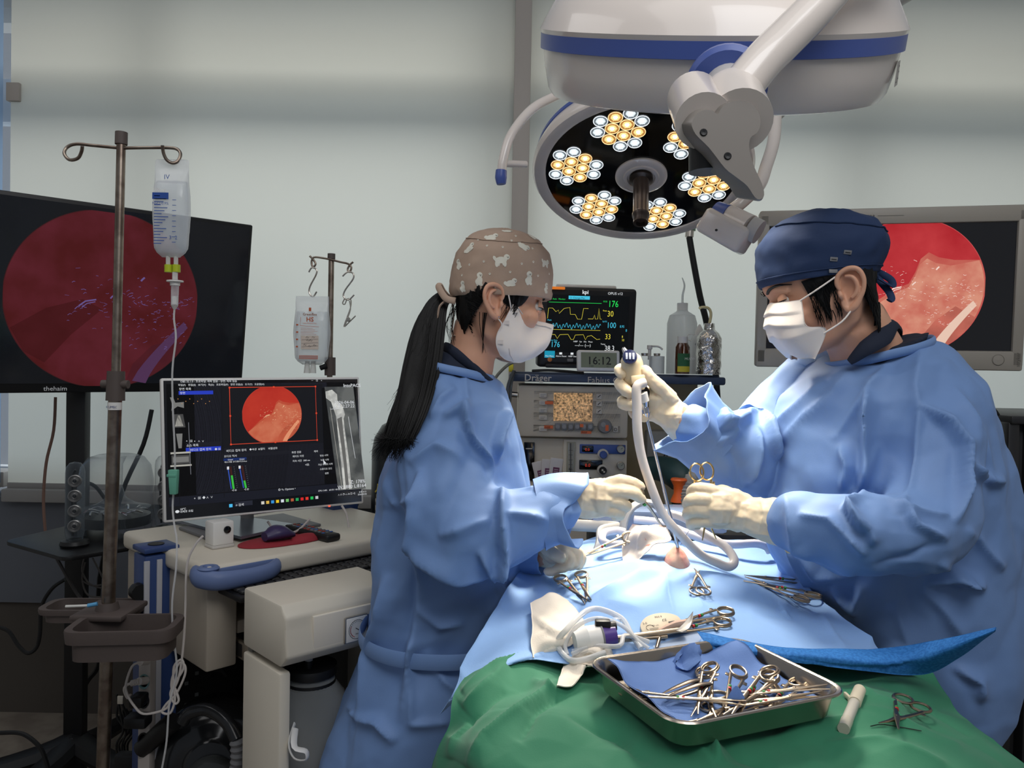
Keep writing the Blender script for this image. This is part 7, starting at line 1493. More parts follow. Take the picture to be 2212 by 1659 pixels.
for k in range(520):
    a = rnd.uniform(0, 2 * pi); rr = rnd.uniform(.5, 1.12); end = rnd.uniform(-.012, .03); q = []
    for i, (x, y, d) in enumerate(spine):
        c = P(x, y, d); rad = [.012, .021, .029, .032, .030, .027, .024][i] * rr
        q.append(c + V((cos(a + i * .05) * rad * (1.0 if i < 5 else 1.1), sin(a + i * .05) * rad * .6, 0)))
    tip = q[-1] + V((rnd.uniform(-.03, .012), 0, -rnd.uniform(-.01, .045))); q.append(tip)
    b.tube(q, [.0011] * 3 + [.0010] * 3 + [.0006, .0002], m_hair, 4, 3)
for k in range(40):
    a = rnd.uniform(-.03, .03); q = [P(960 - rnd.uniform(0, 12), 640 + rnd.uniform(-6, 8), 1.49), P(930 + rnd.uniform(-12, 10), 690 + rnd.uniform(-20, 20), 1.47), P(905 + rnd.uniform(-26, 24), 780 + rnd.uniform(-30, 30), 1.43), P(870 + rnd.uniform(-34, 34), 880 + rnd.uniform(-30, 30), 1.39)]
    b.tube(q, [.0006, .0005, .0004, .0002], m_hair, 4, 4)
for k in range(14):
    b.tube([P(985 + rnd.uniform(-8, 6), 660 + rnd.uniform(-8, 8), 1.47), P(968 + rnd.uniform(-6, 10), 700, 1.46), P(975 + rnd.uniform(-8, 10), 740 + rnd.uniform(-20, 20), 1.46)], [.0006, .0004, .0002], m_hair, 4, 3)
b.build('ponytail', wom)
# cap with dog print
m_capb = mat('cap_beige', (176, 152, 134), .85, bump=(600, .2), bdist=.0005, var=(20, (166, 142, 124), .35, .65))
MCw = Matrix.Translation(HW) @ Matrix.Rotation(R(8), 4, 'Z')
def puffw(p, h):
    d = .0035 * (.3 - abs(noise.noise(p * 30))) + .0014 * noise.noise(p * 80)
    return d + ((.0010 * sin(60 * math.atan2(p.y, p.x - .02)) + .001) if h < .12 else 0)
b, bvw, capo = build_cap(MCw, [(.017, .116, -.075, .0795), (.033, .119, -.081, .083), (.064, .120, -.078, .086), (.091, .116, -.072, .085), (.110, .108, -.064, .080), (.128, .091, -.051, .069), (.139, .070, -.037, .054), (.146, .046, -.018, .034), (.150, .028, .004, .012)], 0, m_capb, puffw)
m_dog = mat('print_cream', (218, 214, 200), .85); CC_ = MW @ V((.01, 0, .05))
def decal(cx_, cy_, shapes, sc, m, rot=0, lift=.0006):
    """printed ellipses (x,y,rx,ry,rot) laid onto the cap around the sight point; y up"""
    h_, n_ = hit(bvw, cx_, cy_)
    if h_ is None: return
    n_ = n_ if (h_ - CC_).dot(n_) > 0 else -n_; n_ = (n_ * .6 + V((0, -1, 0)) * .4).normalized(); T = frame(h_, n_, (cos(rot), 0, sin(rot)))
    for (x, y, rx, ry, ro) in shapes:
        vs = []; ok = True; N2 = 14
        for ring_ in (0, .55, 1):
            for k in range(N2 if ring_ else 1):
                a = 2 * pi * k / N2; u = rx * ring_ * cos(a); v = ry * ring_ * sin(a) * (1 + .06 * sin(5 * a)); p = T @ V(((x + u * cos(ro) - v * sin(ro)) * sc, (y + u * sin(ro) + v * cos(ro)) * sc, .03))
                r = bvw.ray_cast(p, -n_, .08)
                if r[0] is None: ok = False; break
                vs.append(r[0] + n_ * lift)
            if not ok: break
        if not ok: continue
        fs = [(0, 1 + k, 1 + (k + 1) % N2) for k in range(N2)] + [(1 + k, 1 + N2 + k, 1 + N2 + (k + 1) % N2, 1 + (k + 1) % N2) for k in range(N2)]
        b.add(vs, fs, m)
walk = [(0, 0, 1.0, .55, 0), (.95, .5, .48, .46, 0), (-1.0, .35, .25, .4, .4), (-.7, -.6, .26, .5, .1), (.65, -.6, .25, .5, -.05), (-.35, -.55, .2, .4, 0), (.4, -.5, .2, .4, 0)]; sit = [(0, -.3, .5, .75, 0), (0, .6, .48, .46, 0), (-.25, -.95, .25, .25, 0), (.28, -.95, .25, .25, 0), (-.42, -.5, .3, .45, .2)]
lie = [(0, 0, .9, .5, .1), (.75, .35, .45, .42, 0), (-.8, .15, .3, .3, 0), (.4, -.35, .5, .2, 0)]
for (x, y, sh, sc, ro) in ((1082, 562, walk, .0115, .05), (1036, 602, sit, .0115, 0), (1143, 600, sit, .0115, 0), (1000, 618, sit, .0095, .1), (1102, 612, lie, .011, .15), (1130, 532, lie, .011, -.5), (1060, 513, lie, .0115, 0), (1013, 538, lie, .0115, .5), (991, 570, sit, .010, .4), (1178, 568, walk, .0085, 0), (1180, 622, sit, .009, 0), (1095, 499, lie, .009, 0), (1150, 512, lie, .009, -.6)):
    decal(x, y, sh, sc, m_dog, ro)
    f_x = {id(walk): (.98, .5), id(sit): (0, .6), id(lie): (.78, .35)}[id(sh)]
    decal(x, y, [(f_x[0] + .05, f_x[1], .06, .06, 0), (f_x[0] + .26, f_x[1], .06, .06, 0), (f_x[0] + .16, f_x[1] - .14, .07, .06, 0)], sc, m_hair, ro, .0009)
for (x, y) in ((1045, 565), (1014, 572), (998, 595), (1058, 592), (1127, 570), (1152, 566), (1086, 534), (1052, 531), (1105, 520), (1150, 537), (1102, 588), (1162, 596), (1070, 620), (1033, 518), (1114, 510), (1186, 592)):
    decal(x, y, [(0, -.2, .5, .38, 0), (-.55, .25, .18, .22, 0), (-.2, .55, .18, .22, 0), (.2, .55, .18, .22, 0), (.55, .25, .18, .22, 0)], .0032, m_dog)
b.build('cap', wom, 60)
b = MB(); sl = []
for k in range(72):
    j_ = (.66 + .08 * cos(2 * pi * (k - 20) / 72)) * (len(capo) - 1); j0 = int(j_); p = capo[j0][k].lerp(capo[j0 + 1][k], j_ - j0); sl.append(p + (p - MCw @ V((.02, 0, .05))).normalized() * .001)
b.tube(sl[38:70], .0009, m_capb, 5, 2); b.build('cap_seam', wom)
b = MB(); kq = [(984, 640), (972, 640), (960, 628), (952, 614), (947, 618), (955, 634), (966, 646), (984, 650)]
b.tube([P(x, y, 1.49 - .004 * i) for i, (x, y) in enumerate(kq)], .0065, m_capb, 8, 4, flat=(.4, 1)); b.tube([P(x, y, 1.475) for x, y in ((962, 650), (950, 662), (945, 684), (938, 705), (928, 713))], .0045, m_capb, 8, 4, flat=(.5, 1)); b.tube([P(x, y, 1.48) for x, y in ((975, 645), (980, 680), (976, 720), (984, 725))], .003, m_capb, 6, 4, flat=(.5, 1)); b.build('cap_tie', wom)
# mask
mp = [[(1196, 702), (1193, 722), (1188, 740), (1176, 756), (1158, 770)], [(1180, 697), (1176, 722), (1170, 745), (1158, 764), (1142, 778)], [(1146, 688), (1142, 720), (1138, 745), (1130, 768), (1122, 784)], [(1122, 664), (1112, 700), (1108, 735), (1100, 764), (1096, 779)], [(1108, 656), (1090, 690), (1074, 720), (1072, 745), (1080, 768)]]
my = [[0, 0, 0, 0, 0], [-.016, -.020, -.024, -.024, -.018], [-.042, -.046, -.048, -.044, -.034], [-.061, -.065, -.066, -.060, -.048], [-.0665, -.0715, -.0725, -.068, -.056]]
cols = [[tuple(locpx(MW, *p, y)) for p, y in zip(a, c)] for a, c in zip(mp, my)]; cols = [[(x, -y, z) for x, y, z in c] for c in cols]
om, mA, Wn, L = mask_patch(MW, cols, m_mask, 'face_mask', wom, lambda i, j: .0008 * sin(i * 30 + j * 7)); om['label'] = 'white moulded face mask with side welds'
def MI(i, j): return mA[j * Wn + i]
near_i = 0 if mA[0].y < mA[Wn - 1].y else Wn - 1; dr_ = 1 if near_i == 0 else -1
b = MB()
for t, di in ((.12, 6), (.30, 3), (.62, 3)):
    c = MI(near_i + dr_ * di, int(L * t)); b.box(c + V((0, -.002, 0)), (.010, .001, .007), MATS.get('mask_weld') or mat('mask_weld', (214, 204, 198), .8), 0, None)
b.tube([MI(near_i + dr_ * k, 1 + k // 9) + V((0, -.0012, 0)) for k in range(0, Wn // 2, 4)], .0012, MATS['mask_weld'], 5, 2)
b.tube([MI(near_i + dr_ * (7 + k), int(L * (.66 + .05 * k))) + V((0, -.001, 0)) for k in range(6)], .0007, MATS['mask_weld'], 5, 2)
b.build('mask_welds', wom)
for s, i in ((-1, near_i + dr_), (1, Wn - 1 - near_i - dr_)):
    et = MW @ V((.012, s * .081, .028)); eb = MW @ V((.004, s * .078, -.028)); b = MB(); b.tube([MI(i, 3), MI(i, 3).lerp(et, .5) + V((0, -.004 * (-s), 0)) * 1.0, et], .0013, m_mask, 6, 4); b.tube([MI(i, int(L * .45)), MW @ V((.012, s * .076, -.036)), eb], .0013, m_mask, 6, 4); b.build('ear_loop', wom)
# scrub shirt and gown
b = MB(); b.loft([ringpx(775, 955, 1050, 1.515, .060, -.016), ringpx(800, 930, 1068, 1.515, .078, -.022), ringpx(850, 915, 1080, 1.515, .10, -.02)], m_scrub)
A_, N_, f_ = remesh(b, .004, 3); mesh_obj('scrub_shirt', A_, f_, [m_scrub], wom)
b = MB(); b.tube([P(x, y, d) for x, y, d in ((955, 765, 1.56), (962, 752, 1.50), (985, 765, 1.455), (1015, 790, 1.445), (1045, 815, 1.455), (1060, 825, 1.49))], [.010, .012, .012, .010, .009, .008], m_scrub, 10, 4, flat=(1, .5)); b.build('scrub_collar', wom)
rings = [ringpx(803, 912, 1066, 1.515, .085, -.014), ringpx(830, 895, 1085, 1.515, .12, -.012), ringpx(880, 880, 1112, 1.515, .155, -.006), ringpx(950, 862, 1132, 1.51, .165), ringpx(1050, 836, 1150, 1.51, .165), ringpx(1150, 812, 1145, 1.51, .165), ringpx(1250, 806, 1125, 1.50, .16), ringpx(1345, 800, 1110, 1.50, .145), ringpx(1375, 796, 1105, 1.50, .143), ringpx(1450, 770, 1110, 1.50, .16), ringpx(1550, 738, 1110, 1.50, .175), ringpx(1680, 698, 1120, 1.50, .19), ringpx(1950, 655, 1120, 1.50, .19), ringpx(2200, 650, 1120, 1.50, .19)]
limbs = [([(975, 880, 1.46, .075), (965, 980, 1.42, .088), (975, 1080, 1.38, .098), (1030, 1140, 1.35, .092), (1110, 1130, 1.335, .076), (1170, 1110, 1.34, .062), (1205, 1100, 1.345, .052)]),
         ([(1010, 900, 1.58, .07), (1040, 1080, 1.56, .08), (1090, 1150, 1.50, .07), (1140, 1175, 1.46, .052)])]
def drapewedge(b):   # cloth hanging from the forearm
    b.loft([[P(x, y, d) for x, y, d in ((1010, 1100, 1.36), (1060, 1090, 1.33), (1140, 1080, 1.325), (1200, 1090, 1.335), (1200, 1110, 1.37), (1100, 1130, 1.40))], [P(x, y, d) for x, y, d in ((1000, 1190, 1.37), (1050, 1215, 1.345), (1110, 1215, 1.345), (1200, 1170, 1.35), (1190, 1170, 1.38), (1080, 1220, 1.40))], [P(x, y, d) for x, y, d in ((1030, 1228, 1.38), (1060, 1240, 1.37), (1090, 1240, 1.37), (1150, 1205, 1.37), (1150, 1205, 1.385), (1080, 1240, 1.40))]], m_gown)
cr = [([(905, 1010), (900, 1100), (905, 1250), (895, 1380), (870, 1560)], 12, .014, 's'), ([(850, 1090), (880, 1085), (905, 1075)], 9, .010), ([(1005, 800), (1010, 860), (1005, 920), (1020, 960)], 8, .006), ([(960, 900), (1000, 880), (1020, 950), (1055, 990), (1075, 1040)], 9, .012, 's'), ([(1085, 1040), (1085, 1110), (1090, 1200), (1075, 1235)], 11, .018, 's'), ([(1035, 1185), (1065, 1235), (1090, 1200)], 9, .014, 's'), ([(880, 1160), (940, 1200), (1000, 1230), (1070, 1245)], 12, .014, 's'),
      ([(950, 1155), (1010, 1140), (1060, 1120)], 12, .008), ([(1090, 1110), (1140, 1115), (1185, 1125)], 9, .010, 's'), ([(885, 930), (860, 1010), (835, 1100)], 14, .007), ([(1110, 880), (1090, 900), (1075, 960), (1085, 1000)], 9, .012, 's'), ([(925, 900), (950, 860), (985, 830)], 14, .007), ([(900, 1210), (900, 1300), (895, 1380)], 12, -.012), ([(835, 1240), (830, 1330), (800, 1420), (775, 1560)], 14, .012, 's'),
      ([(895, 1310), (950, 1350), (1000, 1345)], 10, .007), ([(920, 1400), (960, 1470), (1000, 1500)], 12, .007), ([(890, 1380), (893, 1560), (980, 1556)], 10, .007), ([(770, 1556), (820, 1560), (860, 1600)], 12, .010), ([(730, 1510), (765, 1540), (770, 1556)], 8, .008), ([(1070, 1250), (1090, 1290), (1060, 1330)], 10, .008), ([(760, 1420), (740, 1520), (715, 1620)], 12, .007), ([(1130, 900), (1140, 980), (1150, 1050)], 10, .008), ([(880, 1000), (940, 960), (1000, 1000)], 16, .008)]
gown('gown', wom, rings, limbs, cr, 23, extra=drapewedge)
b = MB(); b.tube(ringpx(800, 908, 1066, 1.515, .088, -.016, 48), .0062, m_gown, 8, 2, closed=True, flat=(1.3, .6)); b.build('gown_neckband', wom)
b = MB(); b.tube([p + V((0, -.004, 0)) for p in ringpx(1362, 782, 1116, 1.50, .162, -.004, 36)], .0105, m_gown, 8, 3, closed=True, flat=(1.35, .22)); b.build('gown_belt', wom)
cuff(wom, [(1165, 1112, 1.345), (1205, 1106, 1.345), (1246, 1112, 1.340)], [.063, .060, .058], seed=2.2, flute=3, amp=.24, jag=.012)
cuff(wom, [(1110, 1175, 1.47), (1150, 1190, 1.45), (1180, 1198, 1.435)], [.052, .042, .034], seed=1, flute=5, amp=.08)
hi_ = [([(1205, 1070, 1.36, .038), (1240, 1074, 1.36, .036), (1272, 1078, 1.36, .036), (1305, 1074, 1.36, .035)], dict(flat=(1, .6), up=(0, 0, 1))),
       [(1300, 1054, 1.355, .014), (1335, 1040, 1.352, .0118), (1362, 1042, 1.35, .0108), (1383, 1052, 1.35, .0095)],
       [(1305, 1066, 1.345, .014), (1340, 1062, 1.338, .0118), (1368, 1066, 1.338, .0108), (1386, 1078, 1.345, .0092)],
       [(1305, 1082, 1.345, .0135), (1338, 1086, 1.338, .0115), (1352, 1094, 1.345, .0108), (1342, 1100, 1.365, .009)],
       [(1302, 1100, 1.348, .0125), (1330, 1106, 1.342, .011), (1340, 1112, 1.352, .010), (1330, 1116, 1.37, .009)],
       [(1280, 1062, 1.385, .014), (1320, 1056, 1.39, .0125), (1352, 1056, 1.375, .011), (1380, 1062, 1.362, .0095)]]
glove(wom, hi_, cr=[([(1230, 1040), (1238, 1075), (1230, 1110)], 4, .0015), ([(1250, 1045), (1258, 1080), (1248, 1118)], 4, .0015), ([(1320, 1080), (1345, 1078), (1360, 1082)], 3, -.002)], seed=7)
lo_ = [([(1150, 1192, 1.445, .028), (1185, 1192, 1.425, .030), (1205, 1192, 1.415, .028)], dict(flat=(1, .65))),
       [(1200, 1180, 1.40, .0125), (1228, 1180, 1.39, .0112), (1248, 1195, 1.385, .0102), (1246, 1214, 1.38, .0095), (1226, 1224, 1.375, .0088)],
       [(1195, 1192, 1.395, .012), (1218, 1196, 1.382, .0105), (1232, 1210, 1.376, .0098), (1222, 1224, 1.37, .0092), (1200, 1230, 1.37, .0085)],
       [(1185, 1200, 1.40, .0115), (1205, 1208, 1.385, .010), (1216, 1220, 1.376, .0095), (1200, 1232, 1.37, .0088), (1183, 1235, 1.37, .008)],
       [(1215, 1176, 1.425, .012), (1240, 1186, 1.425, .0105), (1256, 1205, 1.42, .0098), (1250, 1222, 1.41, .009)],
       [(1180, 1182, 1.40, .0135), (1196, 1196, 1.375, .0115), (1212, 1204, 1.366, .0102)]]
glove(wom, lo_, seed=9)
# ---------- instruments ----------
m_ins = mat('instrument_steel', (178, 160, 138), .28, metal=1, bump=(90, .03)); m_insd = mat('instrument_dark', (98, 88, 80), .35, metal=1)
m_bandr = mat('band_red', (190, 50, 50), .5); m_bandg = mat('band_green', (60, 140, 70), .5)
def clamp(name='hemostat', L=.125, ang=14, jaw=.3, rr=.0115, curve=0.0, band=True, m=m_ins, w=1.0):
    """ring-handled forceps lying in the local xy plane, tip at the origin side +x; handle rings at -x"""
    t = bpy.data.objects.new(name, None); C.objects.link(t); t.empty_display_size = .02
    px_ = L * (1 - jaw)
    for s in (-1, 1):
        b = MB(); a = R(ang / 2) * s; ca, sa = cos(a), sin(a); z = .0011 * s
        def q(x, y=0, zz=0):   # rotate around pivot
            X_ = x; return (X_ * ca - y * sa, X_ * sa + y * ca, z + zz)
        hl = -(px_ - rr * 2)
        b.tube([q(L * jaw, s * .0005 * 0), q(L * jaw * .5, -s * .0006 + curve * .3), q(0, 0), q(-.01, -s * .001), q(hl * .6, -s * .001), q(hl, -s * .0005)], [.0008 * w, .0017 * w, .0032 * w, .0026 * w, .0019 * w, .0022 * w], m, 8, 3, flat=(.75, 1.1))
        rc_ = q(hl - rr, s * rr * .75); ring = [(rc_[0] + rr * 1.15 * cos(k * pi / 8), rc_[1] + rr * .92 * sin(k * pi / 8), z) for k in range(16)]; b.tube(ring, .0017 * w, m, 8, 2, closed=True)
        b.box(((q(hl + .006, -s * .004))), (.006, .007, .0014), m, .0005)
        b.build('half', t)
    b = MB(); b.lathe([(0, .0036), (.0018, .0036), (.0024, .003), (.0024, -.003), (0, -.0034)], m, None, 14); b.build('hinge', t)
    if band:
        for s, mb_, o_ in ((1, m_bandr, .28), (1, m_bandg, .34)):
            b = MB(); a = R(ang / 2) * s; x = -(px_) * o_; b.cyl((x * cos(a), x * sin(a), .0011), ((x - .0035) * cos(a), (x - .0035) * sin(a), .0011), .0026, mb_, 10); b.build('colour_band', t)
    return t
def pose_inst(t, tip, grip, label, cat, group=None, lift=.007, jawfrac=.3, L=.125, roll=0, copy=True, abs3d=False):
    if abs3d: a, g, n = V(tip), V(grip), V((0, -.6, .8))
    else: (a, n1), (g, n2) = on(*tip), on(*grip); n = (n1 + n2 + V((0, -.15, 2.2))).normalized()
    d = (a - g).normalized(); piv = a - d * L * jawfrac + n * lift; M = frame(piv, n, d)
    y = n.cross(d).normalized(); x = d; z = x.cross(y)
    if roll: M = M @ Matrix.Rotation(roll, 4, 'X')
    if copy:
        c = copy_tree(t, M, label, group); c['category'] = cat
        if group is None and 'group' in c: del c['group']
        return c
    t.matrix_world = M; tag(t, label, cat, group); return t
# left pair on the drape
first = pose_inst(clamp(), (1269, 1303), (1215, 1272), 'thin hemostat at the left of the drape, its ring furthest left', 'clamp', None, copy=False)
proto = first
fine = clamp('towel_clamp', .105, 24, .22, .0125, 0, False)
pose_inst(fine, (1504, 1242), (1515, 1300), 'bright steel towel clamp gripping the drape edge just in front of the pink skin', 'clamp', None, L=.105, jawfrac=.22, copy=False, lift=.009)
pose_inst(proto, (1272, 1301), (1262, 1270), 'hemostat crossing another on the left of the drape, rings behind', 'clamp')
for tip, grip, lab in (((1608, 1246), (1668, 1258), 'hemostat uppermost of the small pile right of the pink skin'), ((1612, 1250), (1680, 1284), 'hemostat lying lowest in the small pile right of the pink skin'), ((1606, 1256), (1655, 1272), 'hemostat in the middle of the small pile right of the pink skin')):
    pose_inst(proto, tip, grip, lab, 'clamp', None, lift=.006)
pose_inst(proto, (1440, 1362), (1520, 1338), 'needle holder half under the torn suture packet with rings to the right', 'clamp', None, lift=.006)
pose_inst(proto, (1420, 1385), (1478, 1368), 'long hemostat below the torn suture packet', 'clamp', None, lift=.006)
# right one on the green cloth
pose_inst(clamp('needle_holder', .118, 34, .32, .0125, 0, True, m_ins, 1.15), (1916, 1586), (1975, 1527), 'needle holder with open rings on the green cloth beside the white marker pen', 'clamp', None, L=.118, jawfrac=.32, copy=False, lift=.010)
# ---------- tray ----------
zr_ = 1.0; tc_ = V((.262, .970)); e1_ = V((.1935, .084)).normalized(); e2_ = V((e1_.y, -e1_.x)); hx, hy = .125, .1005; TD = .037
MTy = Matrix(((e1_.x, -e2_.x, 0, tc_.x), (e1_.y, -e2_.y, 0, tc_.y), (0, 0, 1, zr_), (0, 0, 0, 1)))
def rrect(a, b_, r, z, n=7):
    out = []
    for (sx, sy, a0) in ((1, 1, 0), (-1, 1, 90), (-1, -1, 180), (1, -1, 270)):
        for k in range(n): an = R(a0 + 90 * k / (n - 1)); out.append(V((sx * (a - r) + r * cos(an), sy * (b_ - r) + r * sin(an), z)))
    return out
ty = thing('instrument_tray', 'stainless steel tray of instruments on the green cloth', 'tray', MTy @ V((0, 0, -TD)))
m_tray = mat('tray_steel', (176, 166, 154), .25, metal=1, bump=(14, .05), bdist=.003)
b = MB(MTy); b.loft([rrect(hx - .014, hy - .014, .022, -TD), rrect(hx - .009, hy - .009, .026, -TD + .004), rrect(hx - .0035, hy - .0035, .028, -.004), rrect(hx - .001, hy - .001, .029, -.0015), rrect(hx + .003, hy + .003, .032, -.0008), rrect(hx + .0045, hy + .0045, .033, -.0025), rrect(hx + .0035, hy + .0035, .033, -.0045), rrect(hx - .0015, hy - .0015, .029, -.004), rrect(hx - .002, hy - .002, .028, -.0015), rrect(hx - .006, hy - .006, .026, -.006), rrect(hx - .012, hy - .012, .024, -TD + .006), rrect(hx - .018, hy - .018, .02, -TD + .0025)], m_tray); b.build('pan', ty)
# towel inside
def TYp(u, v, z): return MTy @ V((u, v, z))
rows = []
for j in range(8):
    v = -.082 + .164 * j / 7; r = []
    for i in range(9):
        u = -.106 + .212 * i / 8; e = max(abs(u) / .106, abs(v) / .082); z = -TD + .008 + .013 * max(0, e - .8) / .2
        if j >= 6: z += .010 * (1 + .3 * sin(i * 1.7))
        if i == 0: z += .008
        if i >= 7 and j >= 4: z += .006
        r.append(TYp(u, v, z))
    rows.append(r)
m_towel = mat('towel_blue', (104, 134, 190), .85, bump=(500, .3), bdist=.0005)
o, A_, f_ = patch('towel', rows, m_towel, None, 6, 6, lambda A: .004 * (.3 - np.abs(nnoise(A, 26, 4, 1))) + .0045 * facet(A, (.035, .035, .035), 1.2), thick=.0012); o.name = 'paper_towel'; tag(o, 'crumpled blue paper towel lining the steel tray', 'towel'); TW_ = bvh_of(A_, f_)
b = MB(); rg = []
for i in range(9):
    t_ = i / 8; c = TYp(-.005 + .03 * t_, .074 - .012 * sin(t_ * 3), -TD + .018 + .018 * sin(pi * t_)); rg.append([c + V((.014 * cos(a) * sin(pi * (t_ * .8 + .1)) * (1 + .35 * sin(3 * a + i)), .012 * sin(a) * sin(pi * (t_ * .8 + .1)), .012 * sin(a + .6) * (1 + .3 * cos(2 * a + i)) * sin(pi * (t_ * .8 + .1)))) for a in [2 * pi * k / 18 for k in range(18)]])
b.loft(rg, m_towel); tag(b.build('towel_corner'), 'bunched corner of the blue towel rising at the far corner of the tray', 'towel')
o_ = TYp(-.0, -.045, -TD + .010); b = MB(); b.loft([[o_ + V((.012 * cos(a) * s_, .006 * sin(a) * s_, z_)) for a in [k * pi / 5 for k in range(10)]] for s_, z_ in ((1.3, -.002), (1.0, .012), (.45, .024), (.1, .029))], m_towel); tag(b.build('towel_fold'), 'small peaked fold of blue towel between the clamps in the tray', 'towel')
SURF2 = [TW_]
def intray(tipuv, gripuv, z1, z2, proto_, lab, L, jf, grp=None, copy=True, roll=0):
    a = TYp(*tipuv, -TD + z1); g = TYp(*gripuv, -TD + z2); d = (a - g).normalized(); n = V((0, 0, 1)); n = (n - d * d.dot(n)).normalized(); M = frame(a - d * L * jf, n, d)
    if roll: M = M @ Matrix.Rotation(roll, 4, 'X')
    if copy:
        c = copy_tree(proto_, M, lab, grp); c['category'] = 'clamp'; return c
    proto_.matrix_world = M; return tag(proto_, lab, 'clamp', grp)
def uvpx(px, py, z=-.02):
    q = PZ(px, py, zr_ + z); l = MTy.inverted() @ q; return (l.x, l.y)
long_ = clamp('long_clamp', .15, 12, .28, .012, 0, True)
intray(uvpx(1612, 1531), uvpx(1470, 1512), .024, .020, long_, 'long clamp nearest the front rim of the tray with green and red bands', .15, .28, copy=False)
for i, (tp_, gp_, z1, z2, lab, ro) in enumerate((((1790, 1492), (1625, 1505), .034, .022, 'long clamp reaching over the right rim corner of the tray, red band on its shank', 0), ((1780, 1500), (1610, 1520), .030, .018, 'long clamp under the one reaching the right rim corner of the tray', .1))):
    intray(uvpx(*tp_, -.008), uvpx(*gp_), z1, z2, long_, lab, .15, .28, roll=ro)
for i, (tp_, gp_, z1, z2, lab, ro) in enumerate((((1540, 1545), (1530, 1500), .012, .018, 'hemostat pointing at the front rim in the tray centre, left of the towel fold', .2), ((1560, 1540), (1585, 1488), .012, .022, 'hemostat with its ring standing behind the towel fold in the tray', -.3), ((1500, 1540), (1520, 1495), .014, .024, 'dark hemostat under the others at the left of the instrument heap', .3), ((1590, 1540), (1640, 1496), .012, .026, 'hemostat with a round ring at the middle right of the instrument heap', .2), ((1570, 1545), (1655, 1490), .016, .030, 'hemostat whose ring stands highest at the right of the instrument heap', -.2), ((1640, 1540), (1700, 1498), .012, .018, 'hemostat furthest right beneath the long clamps in the tray', .1), ((1490, 1548), (1560, 1530), .010, .012, 'hemostat flat on the tray floor behind the front rim', .0))):
    intray(uvpx(*tp_), uvpx(*gp_), z1, z2, proto, lab, .125, .3, 'hemostats heaped in the tray', roll=ro)
def tweezer(a, g, lab, w=.0042, name='tweezers', m=m_insd):
    t = thing(name, lab, 'tweezers', g)
    d = (V(a) - V(g)); n = V((0, 0, 1)); s_ = d.cross(n).normalized()
    for k in (-1, 1):
        b = MB(); b.tube([V(g), V(g) + d * .3 + n * k * .0035, V(g) + d * .7 + n * k * .003, V(a) + n * k * .0012], [w, w * 1.1, w * .8, w * .25], m, 8, 5, flat=(.3, 1), up=(0, 0, 1)); b.build('arm', t)
    return t
q = lambda x, y, z: PZ(x, y, zr_ + z)
tweezer(q(1428, 1502, -.022), q(1516, 1468, -.012), 'dark tweezers leaning across the towel at the left of the instrument heap')
tweezer(q(1440, 1508, -.020), q(1536, 1476, -.010), 'second dark tweezers beside the first, slightly nearer the front rim')
tweezer(q(1638, 1452, -.010), q(1690, 1500, -.022), 'bright pointed tweezers slanting up to the right wall of the tray', m=m_ins)
tweezer(q(1640, 1470, -.020), q(1665, 1476, -.022), 'short dark scissors-like tweezers under the towel edge, right side of the tray', .003)
# ---------- things on the drapes ----------
a, n = on(1857, 1500); g, n2 = on(1822, 1585); pn = thing('marker_pen', 'white capped marker pen lying on the green cloth', 'pen', (a + g) / 2); up_ = V((0, 0, .006)); ax = (g - a)
b = MB(); b.cyl(a + up_, a + ax * .36 + up_, .0078, mat('pen_cap', (220, 208, 184), .4), 20, .0082); b.box(a + ax * .22 + V((-.009, 0, .005)), (.004, .03, .006), MATS['pen_cap'], .001); b.build('cap', pn)
b = MB(); b.cyl(a + ax * .36 + up_, a + ax * .80 + up_, .0068, mat('pen_body', (196, 190, 178), .3), 20); b.cyl(a + ax * .8 + up_, g + up_, .0072, mat('pen_end', (190, 184, 168), .3), 20); b.build('barrel', pn)
b = MB(); b.tube([on(1990, 1582, .002)[0], on(1910, 1568, .002)[0], on(1880, 1572, .002)[0]], .0006, m_black, 5, 3); tag(b.build('suture_thread'), 'short dark suture needle and thread between the pen and the needle holder', 'thread')
# suture packet
q0, n0 = on(1425, 1352); T = frame(q0 + n0 * .006, (n0 + V((0, -.25, 0))).normalized(), (1, .25, 0)); sp_ = thing('suture_packet', 'opened oval suture packet with printed label on the blue drape', 'packet', q0)
m_pk = mat('packet_cream', (214, 198, 172), .45); pts = [(-.032, -.010), (-.030, .002), (-.018, .013), (.0, .017), (.018, .014), (.030, .006), (.031, -.004), (.016, -.014), (-.008, -.017), (-.026, -.016)]
b = MB(T); sm_ = [(p.x, p.y) for p in catmull([V((x, y, 0)) for x, y in pts + [pts[0]]], 4)[:-1]]; b.prism(sm_, .005, m_pk, Matrix.Translation((0, 0, -.004)), .001); b.build('tray_body', sp_)
b = MB(T); ik = mat('print_ink', (70, 64, 60), .6); b.text('3-0', -.027, .000, .0055, ik, .0018); b.text('PDS II', -.005, .008, .0045, ik, .0018); b.text('70 cm', -.014, -.006, .004, ik, .0018); b.text('CE', .004, .0, .006, ik, .0018); b.rect(.012, -.008, .010, .006, ik, .0018); b.tube([(-.018 + .006 * cos(k * .5), -.007 + .005 * sin(k * .5), .0016) for k in range(9)], .0003, ik, 5, 1)
for k in range(4): b.line([(-.02, -.009 - k * .002), (-.006, -.0095 - k * .002)], .0006, ik, .0018)
b.build('print', sp_)
pw_ = [[P(1460, 1362, .0 + 1.10), P(1478, 1345, 1.11), P(1497, 1320, 1.12)], [P(1466, 1364, 1.10), P(1484, 1352, 1.105), P(1496, 1336, 1.115)], [P(1474, 1366, 1.095), P(1488, 1358, 1.10), P(1493, 1350, 1.105)]]
